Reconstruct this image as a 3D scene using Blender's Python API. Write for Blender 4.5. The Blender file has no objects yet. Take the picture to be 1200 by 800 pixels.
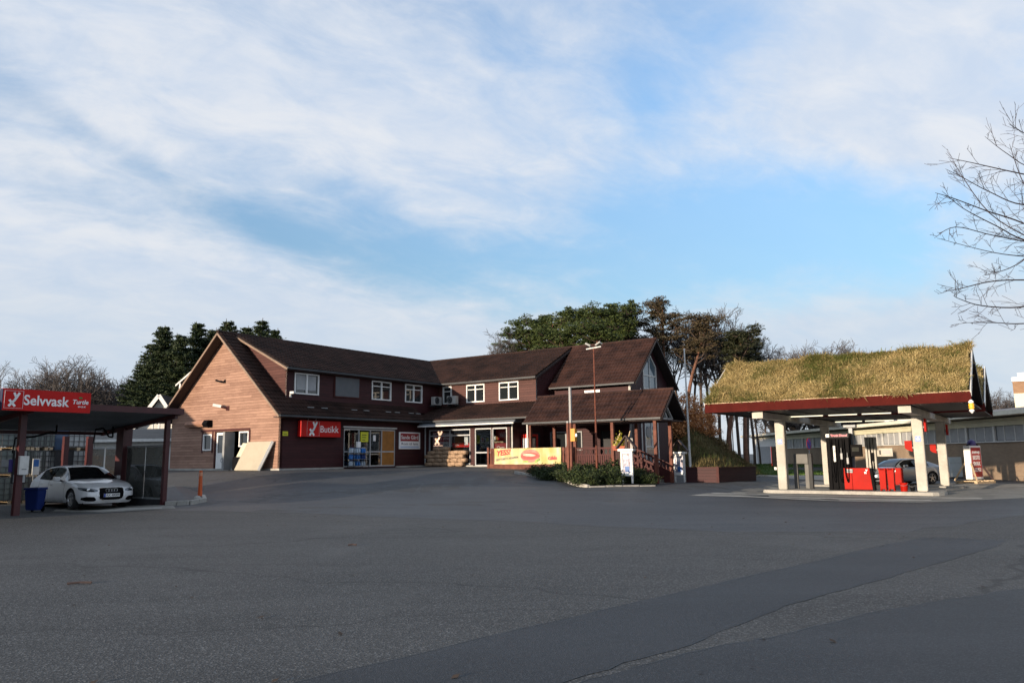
import bpy, bmesh, math, random
import numpy as np
from mathutils import Vector, Matrix
random.seed(7); rng = np.random.default_rng(7)
SC = bpy.context.scene
R = math.radians
# ------------------------------------------------------------------ camera
H = 1.65; F = 886.8; PITCH = .1507; ROLL = .0114
cp, sp, cr, sr = math.cos(PITCH), math.sin(PITCH), math.cos(ROLL), math.sin(ROLL)
FW = Vector((0, cp, sp)); R0 = Vector((1, 0, 0)); U0 = Vector((0, -sp, cp))
RT = R0*cr - U0*sr; UP = R0*sr + U0*cr
cam = bpy.data.cameras.new('camera'); cam_o = bpy.data.objects.new('camera', cam); SC.collection.objects.link(cam_o)
cam_o.matrix_world = Matrix(((RT.x, UP.x, -FW.x, 0), (RT.y, UP.y, -FW.y, 0), (RT.z, UP.z, -FW.z, H), (0, 0, 0, 1)))
cam.sensor_width = 36; cam.lens = 36*F/1200; cam.clip_start = .1; cam.clip_end = 6000
SC.camera = cam_o
# ------------------------------------------------------------------ view, sun, sky
SC.view_settings.view_transform = 'Standard'; SC.view_settings.look = 'None'
SC.view_settings.gamma = 1; SC.view_settings.use_curve_mapping = False
SC.view_settings.exposure = .6
SUN_EL = R(6.4); SUN_XY = Vector((-.722, -.692)).normalized()
sv = Vector((SUN_XY.x*math.cos(SUN_EL), SUN_XY.y*math.cos(SUN_EL), math.sin(SUN_EL)))
sun = bpy.data.lights.new('sun', 'SUN'); sun.energy = 4.8; sun.angle = R(.6); sun.color = (1, .81, .61)
sun_o = bpy.data.objects.new('sun', sun); SC.collection.objects.link(sun_o)
sun_o.rotation_euler = sv.to_track_quat('Z', 'Y').to_euler(); sun_o.location = (-60, -40, 60)
world = bpy.data.worlds.new('World'); SC.world = world; world.use_nodes = True

class NT:
    """small helper to write node graphs as expressions"""
    def __init__(s, tree): s.t = tree; s.n = tree.nodes; s.l = tree.links
    def new(s, typ, ins=None, **kw):
        n = s.n.new(typ)
        for k, v in kw.items(): setattr(n, k, v)
        for k, v in (ins or {}).items(): s.put(n.inputs[k], v)
        return n
    def put(s, sock, v):
        if isinstance(v, bpy.types.NodeSocket): s.l.new(v, sock)
        elif isinstance(v, bpy.types.Node): s.l.new(v.outputs[0], sock)
        else: sock.default_value = v
    def m(s, op, a, b=None, c=None, clamp=False):
        n = s.n.new('ShaderNodeMath'); n.operation = op; n.use_clamp = clamp
        s.put(n.inputs[0], a)
        if b is not None: s.put(n.inputs[1], b)
        if c is not None: s.put(n.inputs[2], c)
        return n.outputs[0]
    def mix(s, f, a, b, blend='MIX'):
        n = s.n.new('ShaderNodeMix'); n.data_type = 'RGBA'; n.blend_type = blend
        s.put(n.inputs[0], f); s.put(n.inputs[6], col(a)); s.put(n.inputs[7], col(b)); return n.outputs[2]
    def ramp(s, f, lo, hi):
        n = s.n.new('ShaderNodeMapRange'); n.interpolation_type = 'SMOOTHSTEP'
        s.put(n.inputs[0], f); n.inputs[1].default_value = lo; n.inputs[2].default_value = hi; return n.outputs[0]
    def noise(s, vec, scale, detail=4, rough=.55, dist=0):
        n = s.new('ShaderNodeTexNoise', {'Scale': scale, 'Detail': detail, 'Roughness': rough, 'Distortion': dist})
        if vec is not None: s.put(n.inputs['Vector'], vec)
        return n.outputs[0]
def col(c): return (*c, 1) if isinstance(c, tuple) and len(c) == 3 else c

def build_sky():
    g = NT(world.node_tree)
    bg = g.n['Background']
    sky = g.new('ShaderNodeTexSky', sky_type='NISHITA', sun_disc=False, sun_elevation=SUN_EL, sun_rotation=math.atan2(SUN_XY.x, SUN_XY.y), air_density=1.0, dust_density=.4, ozone_density=2.0, altitude=20)
    tc = g.new('ShaderNodeTexCoord'); sep = g.new('ShaderNodeSeparateXYZ'); g.l.new(tc.outputs['Generated'], sep.inputs[0])
    x, y, z = sep.outputs
    az = g.m('MULTIPLY', g.m('ARCTAN2', x, y), 57.2958); el = g.m('MULTIPLY', g.m('ARCSINE', z), 57.2958)
    zz = g.m('ADD', g.m('MAXIMUM', z, 0.0), .30)
    px = g.m('DIVIDE', x, zz); py = g.m('DIVIDE', y, zz)
    # rotate the cloud layer so that its streaks run like the photograph's, then stretch
    a = R(28); ca, sa = math.cos(a), math.sin(a)
    u = g.m('ADD', g.m('MULTIPLY', px, ca), g.m('MULTIPLY', py, sa)); v = g.m('SUBTRACT', g.m('MULTIPLY', py, ca), g.m('MULTIPLY', px, sa))
    cv = g.new('ShaderNodeCombineXYZ', {0: g.m('MULTIPLY', u, .62), 1: v, 2: 0.0})
    n1 = g.noise(cv, 2.2, 9, .60, .4); n2 = g.noise(cv, 9.0, 8, .62, .5)
    iso = g.new('ShaderNodeCombineXYZ', {0: px, 1: py, 2: 3.0}); n3 = g.noise(iso, 4.2, 9, .60, .2)
    def blob(ca_, ce, wa, we, rot=0):
        da = g.m('SUBTRACT', az, ca_); de = g.m('SUBTRACT', el, ce); c, s = math.cos(R(rot)), math.sin(R(rot))
        p = g.m('DIVIDE', g.m('ADD', g.m('MULTIPLY', da, c), g.m('MULTIPLY', de, s)), wa)
        q = g.m('DIVIDE', g.m('SUBTRACT', g.m('MULTIPLY', de, c), g.m('MULTIPLY', da, s)), we)
        return g.m('EXPONENT', g.m('MULTIPLY', g.m('ADD', g.m('MULTIPLY', p, p), g.m('MULTIPLY', q, q)), -1.0))
    terms = [(-.74, blob(17, 15.8, 17, 4.9, 4)), (-.36, blob(-9, 15.6, 12, 2.3, -6)), (-.30, blob(11, 26, 6, 5, 20)), (-.24, blob(-28.5, 20.4, 8, 1.0, -22)),
             (-.26, blob(-17, 16.3, 6, 1.2, -14)), (.60, blob(28, 26, 8, 6.5, 0)), (.34, blob(31, 20, 7, 3.2, -8)), (.42, blob(-28, 12.5, 17, 3.4, -9)), (.22, blob(-22, 27, 20, 5, -12)), (.20, blob(-2, 24, 8, 4, -12)),
             (.40, g.ramp(el, 12.5, 8.0)), (-.15, blob(24, 10.2, 10, 1.6, 2))]
    c = g.m('ADD', g.m('MULTIPLY', g.m('SUBTRACT', n1, .5), .90), .60)
    c = g.m('ADD', c, g.m('MULTIPLY', g.m('SUBTRACT', n2, .5), .42))
    c = g.m('ADD', c, g.m('MULTIPLY', g.m('SUBTRACT', n3, .5), .75))
    for w, b in terms: c = g.m('ADD', c, g.m('MULTIPLY', b, w))
    cover = g.m('ADD', g.m('MULTIPLY', g.ramp(c, .10, .86), .86), .08)
    tone = g.ramp(g.m('ADD', g.m('MULTIPLY', n2, .55), g.m('MULTIPLY', n1, .55)), .40, .72)
    cloud = g.mix(tone, (.60, .69, .83), (.80, .82, .86))
    low = g.ramp(el, 17.0, 7.0)
    cloud = g.mix(g.m('MULTIPLY', low, .55), cloud, (.57, .655, .76))
    blue = g.new('ShaderNodeVectorMath', {0: sky.outputs[0], 1: (SKY_K*.86, SKY_K*.92, SKY_K*1.0)}, operation='MULTIPLY')
    fade = g.m('ADD', g.m('MULTIPLY', g.ramp(el, 6, 30), .42), .58)
    blue = g.new('ShaderNodeVectorMath', {0: blue.outputs[0], 1: g.new('ShaderNodeCombineXYZ', {0: fade, 1: fade, 2: fade}).outputs[0]}, operation='MULTIPLY')
    final = g.mix(cover, blue.outputs[0], g.new('ShaderNodeVectorMath', {0: cloud, 1: (CLOUD_K,)*3}, operation='MULTIPLY').outputs[0])
    g.l.new(final, bg.inputs[0]); bg.inputs[1].default_value = .15
SKY_K = 1.75; CLOUD_K = 4.55
build_sky()

# ------------------------------------------------------------------ pixel -> world helpers (1200x800 photograph)
def ray(px, py): return FW + RT*((px-600)/F) - UP*((py-400)/F)
def at(px, py, Y): d = ray(px, py); return Vector((0, 0, H)) + d*(Y/d.y)
def atz(px, py, z): d = ray(px, py); return Vector((0, 0, H)) + d*((z-H)/d.z)
ANG = .9662; RZ = ANG - math.pi/2                      # the house, pumps and car wash share one axis system
UX = Vector((math.cos(ANG), math.sin(ANG), 0)); VX = Vector((-math.sin(ANG), math.cos(ANG), 0))
HX = -VX; HY = UX
C0 = Vector((-12.5243, 41, 1.06)); O0 = Vector((16.994, 32, .04))
def hw(x, y, h): return C0 + HX*x + HY*y + Vector((0, 0, h))
def cw(s, t, h): return O0 + HX*s + HY*t + Vector((0, 0, h))

# ------------------------------------------------------------------ mesh helpers
class MB:
    def __init__(s): s.v = []; s.f = []; s.mi = []; s.mats = []; s.cur = 0
    def m(s, mat):
        if mat not in s.mats: s.mats.append(mat)
        s.cur = s.mats.index(mat); return s
    def face(s, pts):
        n = len(s.v); s.v.extend([tuple(p) for p in pts]); s.f.append(tuple(range(n, n+len(pts)))); s.mi.append(s.cur); return s
    def raw(s, vs, fs):
        n = len(s.v); s.v.extend([tuple(p) for p in vs]); s.f.extend([tuple(i+n for i in f) for f in fs]); s.mi.extend([s.cur]*len(fs)); return s
    def box(s, x0, x1, y0, y1, z0, z1, M=None):
        if x0 > x1: x0, x1 = x1, x0
        if y0 > y1: y0, y1 = y1, y0
        if z0 > z1: z0, z1 = z1, z0
        p = [Vector(q) for q in ((x0,y0,z0),(x1,y0,z0),(x1,y1,z0),(x0,y1,z0),(x0,y0,z1),(x1,y0,z1),(x1,y1,z1),(x0,y1,z1))]
        if M is not None: p = [M @ q for q in p]
        return s.raw(p, [(0,3,2,1),(4,5,6,7),(0,1,5,4),(1,2,6,5),(2,3,7,6),(3,0,4,7)])
    def bbox(s, x0, x1, y0, y1, z0, z1, b=.02, M=None):
        """box with chamfered edges"""
        bm = bmesh.new(); bmesh.ops.create_cube(bm, size=1)
        for v in bm.verts: v.co = Vector((x0+(v.co.x+.5)*(x1-x0), y0+(v.co.y+.5)*(y1-y0), z0+(v.co.z+.5)*(z1-z0)))
        bmesh.ops.bevel(bm, geom=bm.edges[:], offset=b, segments=2, affect='EDGES', profile=.6)
        return s.frombm(bm, M)
    def frombm(s, bm, M=None):
        bm.verts.index_update(); vs = [(M @ v.co) if M is not None else v.co.copy() for v in bm.verts]
        fs = [[v.index for v in f.verts] for f in bm.faces]; bm.free(); return s.raw(vs, fs)
    def beam(s, a, b, w, h, up=(0,0,1)):
        a, b = Vector(a), Vector(b); d = (b-a); L = d.length; d.normalize(); upv = Vector(up)
        if abs(d.dot(upv)) > .98: upv = Vector((0, 1, 0))
        r = d.cross(upv).normalized(); u = r.cross(d)
        M = Matrix(((r.x, d.x, u.x, a.x), (r.y, d.y, u.y, a.y), (r.z, d.z, u.z, a.z), (0,0,0,1)))
        return s.box(-w/2, w/2, 0, L, -h/2, h/2, M)
    def cyl(s, a, b, r0, r1=None, n=10, cap=True):
        r1 = r0 if r1 is None else r1
        a, b = Vector(a), Vector(b); d = (b-a).normalized(); q = Vector((0,0,1)) if abs(d.z) < .9 else Vector((1,0,0))
        r = d.cross(q).normalized(); u = r.cross(d); k = len(s.v); vs = []
        for c, rad in ((a, r0), (b, r1)):
            for i in range(n):
                t = 2*math.pi*i/n; vs.append(c + r*(math.cos(t)*rad) + u*(math.sin(t)*rad))
        fs = [(i, (i+1) % n, n+(i+1) % n, n+i) for i in range(n)]
        if cap: fs += [tuple(range(n-1, -1, -1)), tuple(range(n, 2*n))]
        return s.raw(vs, fs)
    def tube(s, pts, r, n=8):
        for a, b in zip(pts, pts[1:]): s.cyl(a, b, r, r, n)
        return s
    def lathe(s, c, prof, n=16):
        c = Vector(c); vs = []; fs = []
        for (r, z) in prof:
            for i in range(n): t = 2*math.pi*i/n; vs.append(c + Vector((r*math.cos(t), r*math.sin(t), z)))
        for k in range(len(prof)-1):
            for i in range(n): fs.append((k*n+i, k*n+(i+1) % n, (k+1)*n+(i+1) % n, (k+1)*n+i))
        fs.append(tuple(range(n-1, -1, -1))); fs.append(tuple((len(prof)-1)*n+i for i in range(n)))
        return s.raw(vs, fs)
    def prism(s, pts, ext):
        """polygon of 3D points pushed along ext, closed"""
        p = [Vector(q) for q in pts]; e = Vector(ext); n = len(p)
        nrm = sum(((p[i]-p[0]).cross(p[(i+1) % n]-p[0]) for i in range(1, n-1)), Vector())
        if nrm.dot(e) > 0: p = p[::-1]
        vs = p + [q+e for q in p]
        fs = [tuple(range(n)), tuple(range(2*n-1, n-1, -1))] + [(i, n+i, n+(i+1) % n, (i+1) % n) for i in range(n)]
        return s.raw(vs, fs)
    def build(s, name, parent=None, label=None, smooth=False, kind=None, M=None):
        me = bpy.data.meshes.new(name); me.from_pydata(s.v, [], s.f)
        for mt in s.mats: me.materials.append(mt)
        if len(s.mats) > 1: me.polygons.foreach_set('material_index', s.mi)
        if smooth:
            me.polygons.foreach_set('use_smooth', [True]*len(me.polygons))
            if smooth is not True: me.set_sharp_from_angle(angle=smooth)
        me.update(); o = bpy.data.objects.new(name, me); SC.collection.objects.link(o)
        if parent: o.parent = parent
        if label: o['label'] = label
        if kind: o['kind'] = kind
        return o
def tag(o, label, cat, group=None):
    o['label'] = label; o['category'] = cat
    if group: o['group'] = group
    return o
def thing(name, label, cat, loc, rz=0, group=None):
    o = bpy.data.objects.new(name, None); SC.collection.objects.link(o); o.location = loc; o.rotation_euler = (0, 0, rz); o.empty_display_size = .3
    return tag(o, label, cat, group)
def struct(name, mb, mat=None, **k): return mb.build(name, kind='structure', **k)
def copy_tree(o, parent=None):
    c = o.copy(); SC.collection.objects.link(c)
    if parent: c.parent = parent
    for ch in [q for q in SC.objects if q.parent == o]: copy_tree(ch, c)
    return c
def text_verts(txt, size, bold=0.0, shear=0.0, ext=.003, align='CENTER', sx=1.0):
    cu = bpy.data.curves.new('t', 'FONT'); cu.body = txt; cu.size = size; cu.extrude = ext; cu.align_x = align; cu.align_y = 'CENTER'; cu.offset = bold; cu.shear = shear; cu.resolution_u = 3
    o = bpy.data.objects.new('t', cu); SC.collection.objects.link(o); bpy.context.view_layer.update()
    me = bpy.data.meshes.new_from_object(o.evaluated_get(bpy.context.evaluated_depsgraph_get()))
    vs = [(v.co.x*sx, v.co.y, v.co.z) for v in me.vertices]; fs = [tuple(p.vertices) for p in me.polygons]
    bpy.data.objects.remove(o); bpy.data.curves.remove(cu); bpy.data.meshes.remove(me); return vs, fs
def put_text(mb, txt, cx, y, cz, size, rot=0, axis='y', width=None, **k):
    """lettering on a face that looks to -y (axis 'y') or to +x (axis 'x')"""
    vs, fs = text_verts(txt, size, **k); c, s = math.cos(rot), math.sin(rot)
    if width: w0 = max(v[0] for v in vs)-min(v[0] for v in vs); vs = [(v[0]*width/w0, v[1], v[2]) for v in vs]
    out = []
    for a, b, d in vs:
        a, b = a*c-b*s, a*s+b*c
        out.append((cx+a, y-d, cz+b) if axis == 'y' else (y+d, cx+a, cz+b))
    return mb.raw(out, fs)
def logo(mb, cx, y, cz, s, axis='y', t=.004):
    """the Y over X mark: heavy leaning strokes"""
    def bar(p, q, w):
        d = Vector((q[0]-p[0], q[1]-p[1])); n = Vector((-d.y, d.x)).normalized()*w/2
        P = [(p[0]+n.x, p[1]+n.y), (q[0]+n.x, q[1]+n.y), (q[0]-n.x, q[1]-n.y), (p[0]-n.x, p[1]-n.y)]
        P = [(cx+a*s, cz+b*s) for a, b in P]
        pts = [(a, y, b) for a, b in P] if axis == 'y' else [(y, a, b) for a, b in P]
        mb.prism(pts, (0, -t, 0) if axis == 'y' else (t, 0, 0))
    bar((.34, .48), (.02, -.10), .15); bar((.00, .48), (.14, .14), .14)
    bar((-.30, -.46), (.08, .00), .15); bar((-.28, -.02), (.10, -.46), .15)

# ------------------------------------------------------------------ materials
def new_mat(name):
    m = bpy.data.materials.new(name); m.use_nodes = True; g = NT(m.node_tree); return m, g, g.n['Principled BSDF']
def pmat(name, c, rough=.6, var=.18, scale=2.5, bump=.0, bscale=30, metal=0, spec=.5, c2=None, coat=0):
    m, g, b = new_mat(name)
    tc = g.new('ShaderNodeTexCoord').outputs['Object']
    n = g.noise(tc, scale, 6, .62); n2 = g.noise(tc, scale*9, 4, .6)
    f = g.m('ADD', g.m('MULTIPLY', n, .7), g.m('MULTIPLY', n2, .3))
    hi = c2 or tuple(min(1, v*(1+var)) for v in c); lo = tuple(v*(1-var) for v in c)
    g.put(b.inputs['Base Color'], g.mix(g.ramp(f, .32, .68), lo, hi))
    g.put(b.inputs['Roughness'], g.m('ADD', g.m('MULTIPLY', n2, .16), rough-.08)); b.inputs['Metallic'].default_value = metal; b.inputs['Specular IOR Level'].default_value = spec
    if coat: b.inputs['Coat Weight'].default_value = coat; b.inputs['Coat Roughness'].default_value = .05
    if bump:
        bn = g.new('ShaderNodeBump', {'Strength': bump, 'Distance': .02, 'Height': g.noise(tc, bscale, 5, .6)}); g.l.new(bn.outputs[0], b.inputs['Normal'])
    return m
def siding(name, c, board=.16, axis='z', dirt=.35, c2=None):
    """painted weatherboard: each board its own tone, a shadow gap and stains"""
    m, g, b = new_mat(name)
    tc = g.new('ShaderNodeTexCoord').outputs['Object']; sep = g.new('ShaderNodeSeparateXYZ', {0: tc})
    if axis == 'z': k = sep.outputs[2]; along = g.m('ADD', sep.outputs[0], sep.outputs[1])
    else: k = g.m('ADD', sep.outputs[0], sep.outputs[1]); along = sep.outputs[2]
    q = g.m('DIVIDE', k, board); idx = g.m('FLOOR', q); fr = g.m('FRACT', q)
    jit = g.new('ShaderNodeTexWhiteNoise', {'W': idx}, noise_dimensions='1D').outputs[0]
    seg = g.m('FLOOR', g.m('ADD', g.m('DIVIDE', along, 2.6), g.m('MULTIPLY', jit, 7)))
    wn = g.new('ShaderNodeTexWhiteNoise', {'Vector': g.new('ShaderNodeCombineXYZ', {0: idx, 1: seg, 2: 0.0}).outputs[0]}, noise_dimensions='3D').outputs[0]
    stretch = g.new('ShaderNodeMapping', {'Vector': tc, 'Scale': (1, 1, 5) if axis == 'z' else (5, 5, 1)}).outputs[0]
    n = g.noise(stretch, 1.6, 8, .66); n2 = g.noise(tc, .55, 5, .6)
    n3 = g.noise(tc, 9, 5, .7)
    t = g.m('ADD', g.m('ADD', g.m('MULTIPLY', wn, .20), g.m('MULTIPLY', n3, .25)), g.m('ADD', g.m('MULTIPLY', n, .5), g.m('MULTIPLY', n2, .3)))
    base = g.mix(g.ramp(t, .25, 1.0), tuple(v*(1-dirt) for v in c), c2 or tuple(v*(1+dirt) for v in c))
    gap = g.m('LESS_THAN', fr, .07)
    base = g.mix(gap, base, tuple(v*.35 for v in c))
    g.put(b.inputs['Base Color'], base); b.inputs['Roughness'].default_value = .62; b.inputs['Specular IOR Level'].default_value = .3
    hgt = g.m('ADD', g.m('MULTIPLY', g.m('SUBTRACT', 1.0, fr) if axis == 'z' else g.ramp(fr, 0, .12), .8), g.m('MULTIPLY', n, .25))
    bn = g.new('ShaderNodeBump', {'Strength': .8, 'Distance': .02, 'Height': hgt}); g.l.new(bn.outputs[0], b.inputs['Normal'])
    return m
def glass_opaque(name, c=(.015, .018, .02), rough=.03, spec=.9):
    m, g, b = new_mat(name); b.inputs['Base Color'].default_value = col(c); b.inputs['Roughness'].default_value = rough; b.inputs['Specular IOR Level'].default_value = spec
    tc = g.new('ShaderNodeTexCoord').outputs['Object']
    bn = g.new('ShaderNodeBump', {'Strength': .06, 'Distance': .02, 'Height': g.noise(tc, 1.1, 2)}); g.l.new(bn.outputs[0], b.inputs['Normal'])
    return m
def glass_clear(name, tint=(.75, .78, .78), base=.10, dirt=0.0):
    m, g, b = new_mat(name); g.n.remove(b); out = g.n['Material Output']
    tr = g.new('ShaderNodeBsdfTransparent', {'Color': col(tint)}); gl = g.new('ShaderNodeBsdfGlossy', {'Color': (.9, .92, .95, 1), 'Roughness': .03})
    fz = g.new('ShaderNodeFresnel', {'IOR': 1.5}).outputs[0]
    f = g.m('ADD', g.m('MULTIPLY', fz, .9), base, clamp=True)
    sh = g.new('ShaderNodeMixShader', {0: f, 1: tr.outputs[0], 2: gl.outputs[0]})
    if dirt:
        tc = g.new('ShaderNodeTexCoord').outputs['Object']
        df = g.new('ShaderNodeBsdfDiffuse', {'Color': (.20, .21, .20, 1)})
        sh = g.new('ShaderNodeMixShader', {0: g.m('MULTIPLY', g.ramp(g.noise(tc, 1.2, 6, .6), .1, .8), dirt), 1: sh.outputs[0], 2: df.outputs[0]})
    g.l.new(sh.outputs[0], out.inputs[0]); return m
def emit(name, c, k):
    m, g, b = new_mat(name); b.inputs['Base Color'].default_value = (.8, .8, .8, 1); b.inputs['Emission Color'].default_value = col(c); b.inputs['Emission Strength'].default_value = k; return m
def foliage(name, dark, light, rough=.6, third=None, trans=.15):
    m, g, b = new_mat(name)
    rnd = g.new('ShaderNodeNewGeometry').outputs['Random Per Island']
    tc = g.new('ShaderNodeTexCoord').outputs['Object']; n = g.noise(tc, .7, 4, .6)
    c = g.mix(g.ramp(g.m('ADD', g.m('MULTIPLY', rnd, .6), g.m('MULTIPLY', n, .5)), .2, .9), dark, light)
    if third: c = g.mix(g.m('GREATER_THAN', g.m('ADD', g.m('MULTIPLY', rnd, .8), g.m('MULTIPLY', g.m('SUBTRACT', g.noise(tc, .55, 5, .65), .5), 3.4)), .62), c, third)
    g.put(b.inputs['Base Color'], c); b.inputs['Roughness'].default_value = rough; b.inputs['Specular IOR Level'].default_value = .25
    return m
def brickmat(name, c1, c2, mortar, w=.24, h=.075):
    m, g, b = new_mat(name)
    tc = g.new('ShaderNodeTexCoord').outputs['Object']; s = g.new('ShaderNodeSeparateXYZ', {0: tc})
    uv = g.new('ShaderNodeCombineXYZ', {0: g.m('ADD', s.outputs[0], s.outputs[1]), 1: s.outputs[2], 2: 0.0})
    br = g.new('ShaderNodeTexBrick', {'Vector': uv.outputs[0], 'Color1': col(c1), 'Color2': col(c2), 'Mortar': col(mortar), 'Scale': 1.0, 'Mortar Size': .008, 'Brick Width': w, 'Row Height': h})
    n = g.noise(tc, .6, 6, .6)
    g.put(b.inputs['Base Color'], g.mix(g.m('MULTIPLY', g.ramp(n, .3, .75), .4), br.outputs[0], tuple(v*.6 for v in c1))); b.inputs['Roughness'].default_value = .85
    return m

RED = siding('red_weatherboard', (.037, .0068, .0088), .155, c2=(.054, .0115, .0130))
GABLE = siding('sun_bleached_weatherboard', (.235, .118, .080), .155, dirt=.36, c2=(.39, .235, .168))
REDV = siding('red_upright_board', (.032, .0078, .0115), .14, axis='x')
PINK = siding('sunlit_weatherboard', (.068, .021, .018), .155, c2=(.10, .038, .030))  # lighter copy of the red boards, sunlight on those walls put into the colour
REDTRIM = pmat('red_trim_paint', (.055, .012, .011), .6, .25, 3, spec=.25)
REDPOST = pmat('red_post_paint', (.105, .028, .018), .6, .3, 4, c2=(.17, .055, .032), spec=.25)
FASCIA = pmat('oxide_red_board', (.064, .009, .007), .85, .22, 1.4, spec=.1)
TILE = pmat('brown_roof_tile', (.022, .0125, .010), .75, .5, .9, bump=.25, c2=(.042, .021, .016), spec=.15)
TILER = pmat('red_brown_roof_tile', (.028, .0125, .0100), .72, .5, 1.1, bump=.25, c2=(.060, .027, .020), spec=.2)
ROOFSIDE = pmat('dark_roof_board', (.022, .014, .013), .7, .3)
SOFFIT = pmat('dark_soffit_board', (.035, .016, .014), .7, .3)
GUTTER = pmat('grey_gutter', (.055, .06, .065), .5, .2, spec=.3)
WHITE = pmat('white_paint', (.74, .74, .72), .45, .06, 3)
WHITED = pmat('weathered_white_paint', (.58, .58, .56), .5, .14, 3)
CREAM = pmat('cream_concrete_paint', (.39, .372, .325), .6, .18, 1.4, bump=.08, c2=(.47, .452, .40))
BEAMC = pmat('grey_beam_paint', (.33, .325, .30), .6, .2, 1.5)
GREY = pmat('grey_metal', (.22, .23, .235), .45, .15)
GREYD = pmat('dark_grey_metal', (.035, .037, .040), .55, .2, spec=.15)
GREYB = pmat('blue_grey_metal', (.13, .145, .165), .4, .15)
ALU = pmat('aluminium_frame', (.42, .44, .46), .35, .1, metal=.3)
BLACK = pmat('black_plastic', (.006, .006, .007), .6, .2, spec=.04)
REDP = pmat('signal_red_paint', (.35, .009, .004), .5, .12, 2, spec=.07)
REDS = pmat('sign_red_face', (.50, .012, .010), .45, .06, 2, spec=.2)
REDDK = pmat('deep_red_sign_face', (.26, .012, .022), .4, .1, 2)
SIGNW = pmat('sign_white', (.80, .80, .80), .4, .04)
NAVY = pmat('navy_sign_side', (.012, .016, .05), .5, .1)
BLUE = pmat('blue_bin_plastic', (.012, .030, .155), .4, .15)
BLUEC = pmat('blue_crate_plastic', (.03, .12, .36), .4, .2)
YELLOW = pmat('yellow_paper', (.62, .62, .03), .6, .08)
ORANGE = pmat('orange_marker_plastic', (.60, .10, .018), .45, .12)
BOARD = pmat('cream_insulation_board', (.37, .33, .25), .7, .08, 1.2)
ORWOOD = pmat('orange_door_panel', (.30, .12, .02), .55, .2)
SACK = pmat('beige_firewood_sack', (.30, .20, .125), .85, .5, 7, bump=.8, bscale=14)
PLANK = pmat('weathered_pale_wood', (.50, .38, .24), .7, .3, 4)
DKWOOD = pmat('dark_timber', (.030, .014, .013), .7, .3)
CONC = pmat('pale_concrete', (.34, .33, .30), .85, .22, 1.6, bump=.25)
CONCD = pmat('stained_concrete', (.20, .195, .175), .85, .3, 1.0, bump=.25)
KERB = pmat('granite_kerb', (.30, .29, .265), .85, .3, 2.5, bump=.4)
RUBBER = pmat('tyre_rubber', (.014, .014, .015), .75, .2)
RIM = pmat('alloy_rim', (.42, .43, .44), .3, .08, metal=.7)
CHROME = pmat('bright_trim', (.62, .63, .64), .2, .05, metal=.9)
PANE = glass_opaque('window_pane'); PANEB = glass_opaque('gable_window_pane', (.10, .14, .17), .05)
SHOPG = glass_clear('shop_glass', (.80, .82, .82), .04)
PERSPEX = glass_clear('dirty_clear_sheet', (.30, .31, .30), .05, .55)
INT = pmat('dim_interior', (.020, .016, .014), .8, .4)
BLIND = pmat('pale_window_blind', (.34, .35, .36), .7, .12)
BARK = pmat('grey_brown_bark', (.075, .052, .042), .85, .35, 4)
BARKP = pmat('pine_bark', (.135, .062, .038), .85, .4, 3)
TWIG = pmat('bare_twig', (.062, .054, .052), .85, .3, 5)
TWIGD = pmat('dark_near_twig', (.042, .026, .026), .8, .3, 5)
SOIL = pmat('bed_soil', (.035, .026, .018), .9, .4, 4, bump=.5)
# ------------------------------------------------------------------ ground
GP = []
for px_, py_, z_ in [(-12.04,26.5,.13),(-14.7,22.7,.10),(-16,30,.08),(-14.5,26,.02),(-13.5,28,.06),(-11.3,27.5,.2),(-24,30,.2),(-30,24,.2),(-8,26,.12)]: GP.append((px_,py_,z_))
for q in [(0,0,0),(-5,0,0),(-10.3,0,0),(0,4,0),(0,8,0),(0,11.5,0),(3,11.5,0),(6.5,11,0),(7.3,8.6,-.05),(9.5,8.6,-.1),(-10.3,8,0),(-10.3,16,0),(3,6,-.1),(4,9,-.02),(6,7.5,-.12),(0,20,0),(8,20,0)]:
    p = hw(*q); GP.append((p.x, p.y, p.z))
GP += [(.23,40.1,.70),(3.4,34.95,.22),(2,37.3,.45),(6.6,36.5,.2),(7.2,38.6,.2),(8.6,39.9,.2),(9.4,41.8,.2),(11,41.2,.2),(14,44.7,.15),(12,52,.5),(16,50,.2)]
for q in [(-6,-1.5,-.15),(1,-1.5,-.15),(-3,-3,-.15),(-6,3,-.15),(1,3,-.15),(-6,9,-.24),(1,9,-.24),(-3,6,-.2)]:
    p = cw(*q); GP.append((p.x, p.y, p.z+.0))
GP += [(19.4,40,-.03),(24,40,-.02),(31,46,-.1),(29,51,-.1),(31,70,.0),(31,100,.3),(20,60,.0),(19,49.5,-.05),(26,30,-.1),(40,20,0),(14,30,-.12)]
for gx in range(-60, 70, 10):
    for gy in (-40, -25, -10, 0, 6, 12, 17): GP.append((gx, gy, 0))
GP += [(-6,20,.0),(0,22,0),(6,23,0),(12,24,-.03),(-2,29,.12),(3,29,.08),(8,31,.02),(-7,33,.4),(-3,36,.6),(20,25,-.03)]
for gx in range(-80, 90, 16):
    for gy in (75, 100, 140): GP.append((gx, gy, .5))
GPA = np.array(GP)
def gz_arr(X, Y):
    d2 = (X[..., None]-GPA[:, 0])**2 + (Y[..., None]-GPA[:, 1])**2
    w = 1/(d2+.6)**1.8
    return (w*GPA[:, 2]).sum(-1)/w.sum(-1)
def gz(x, y): return float(gz_arr(np.array([x]), np.array([y]))[0])
def gpt(x, y, dz=0): return Vector((x, y, gz(x, y)+dz))
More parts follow.
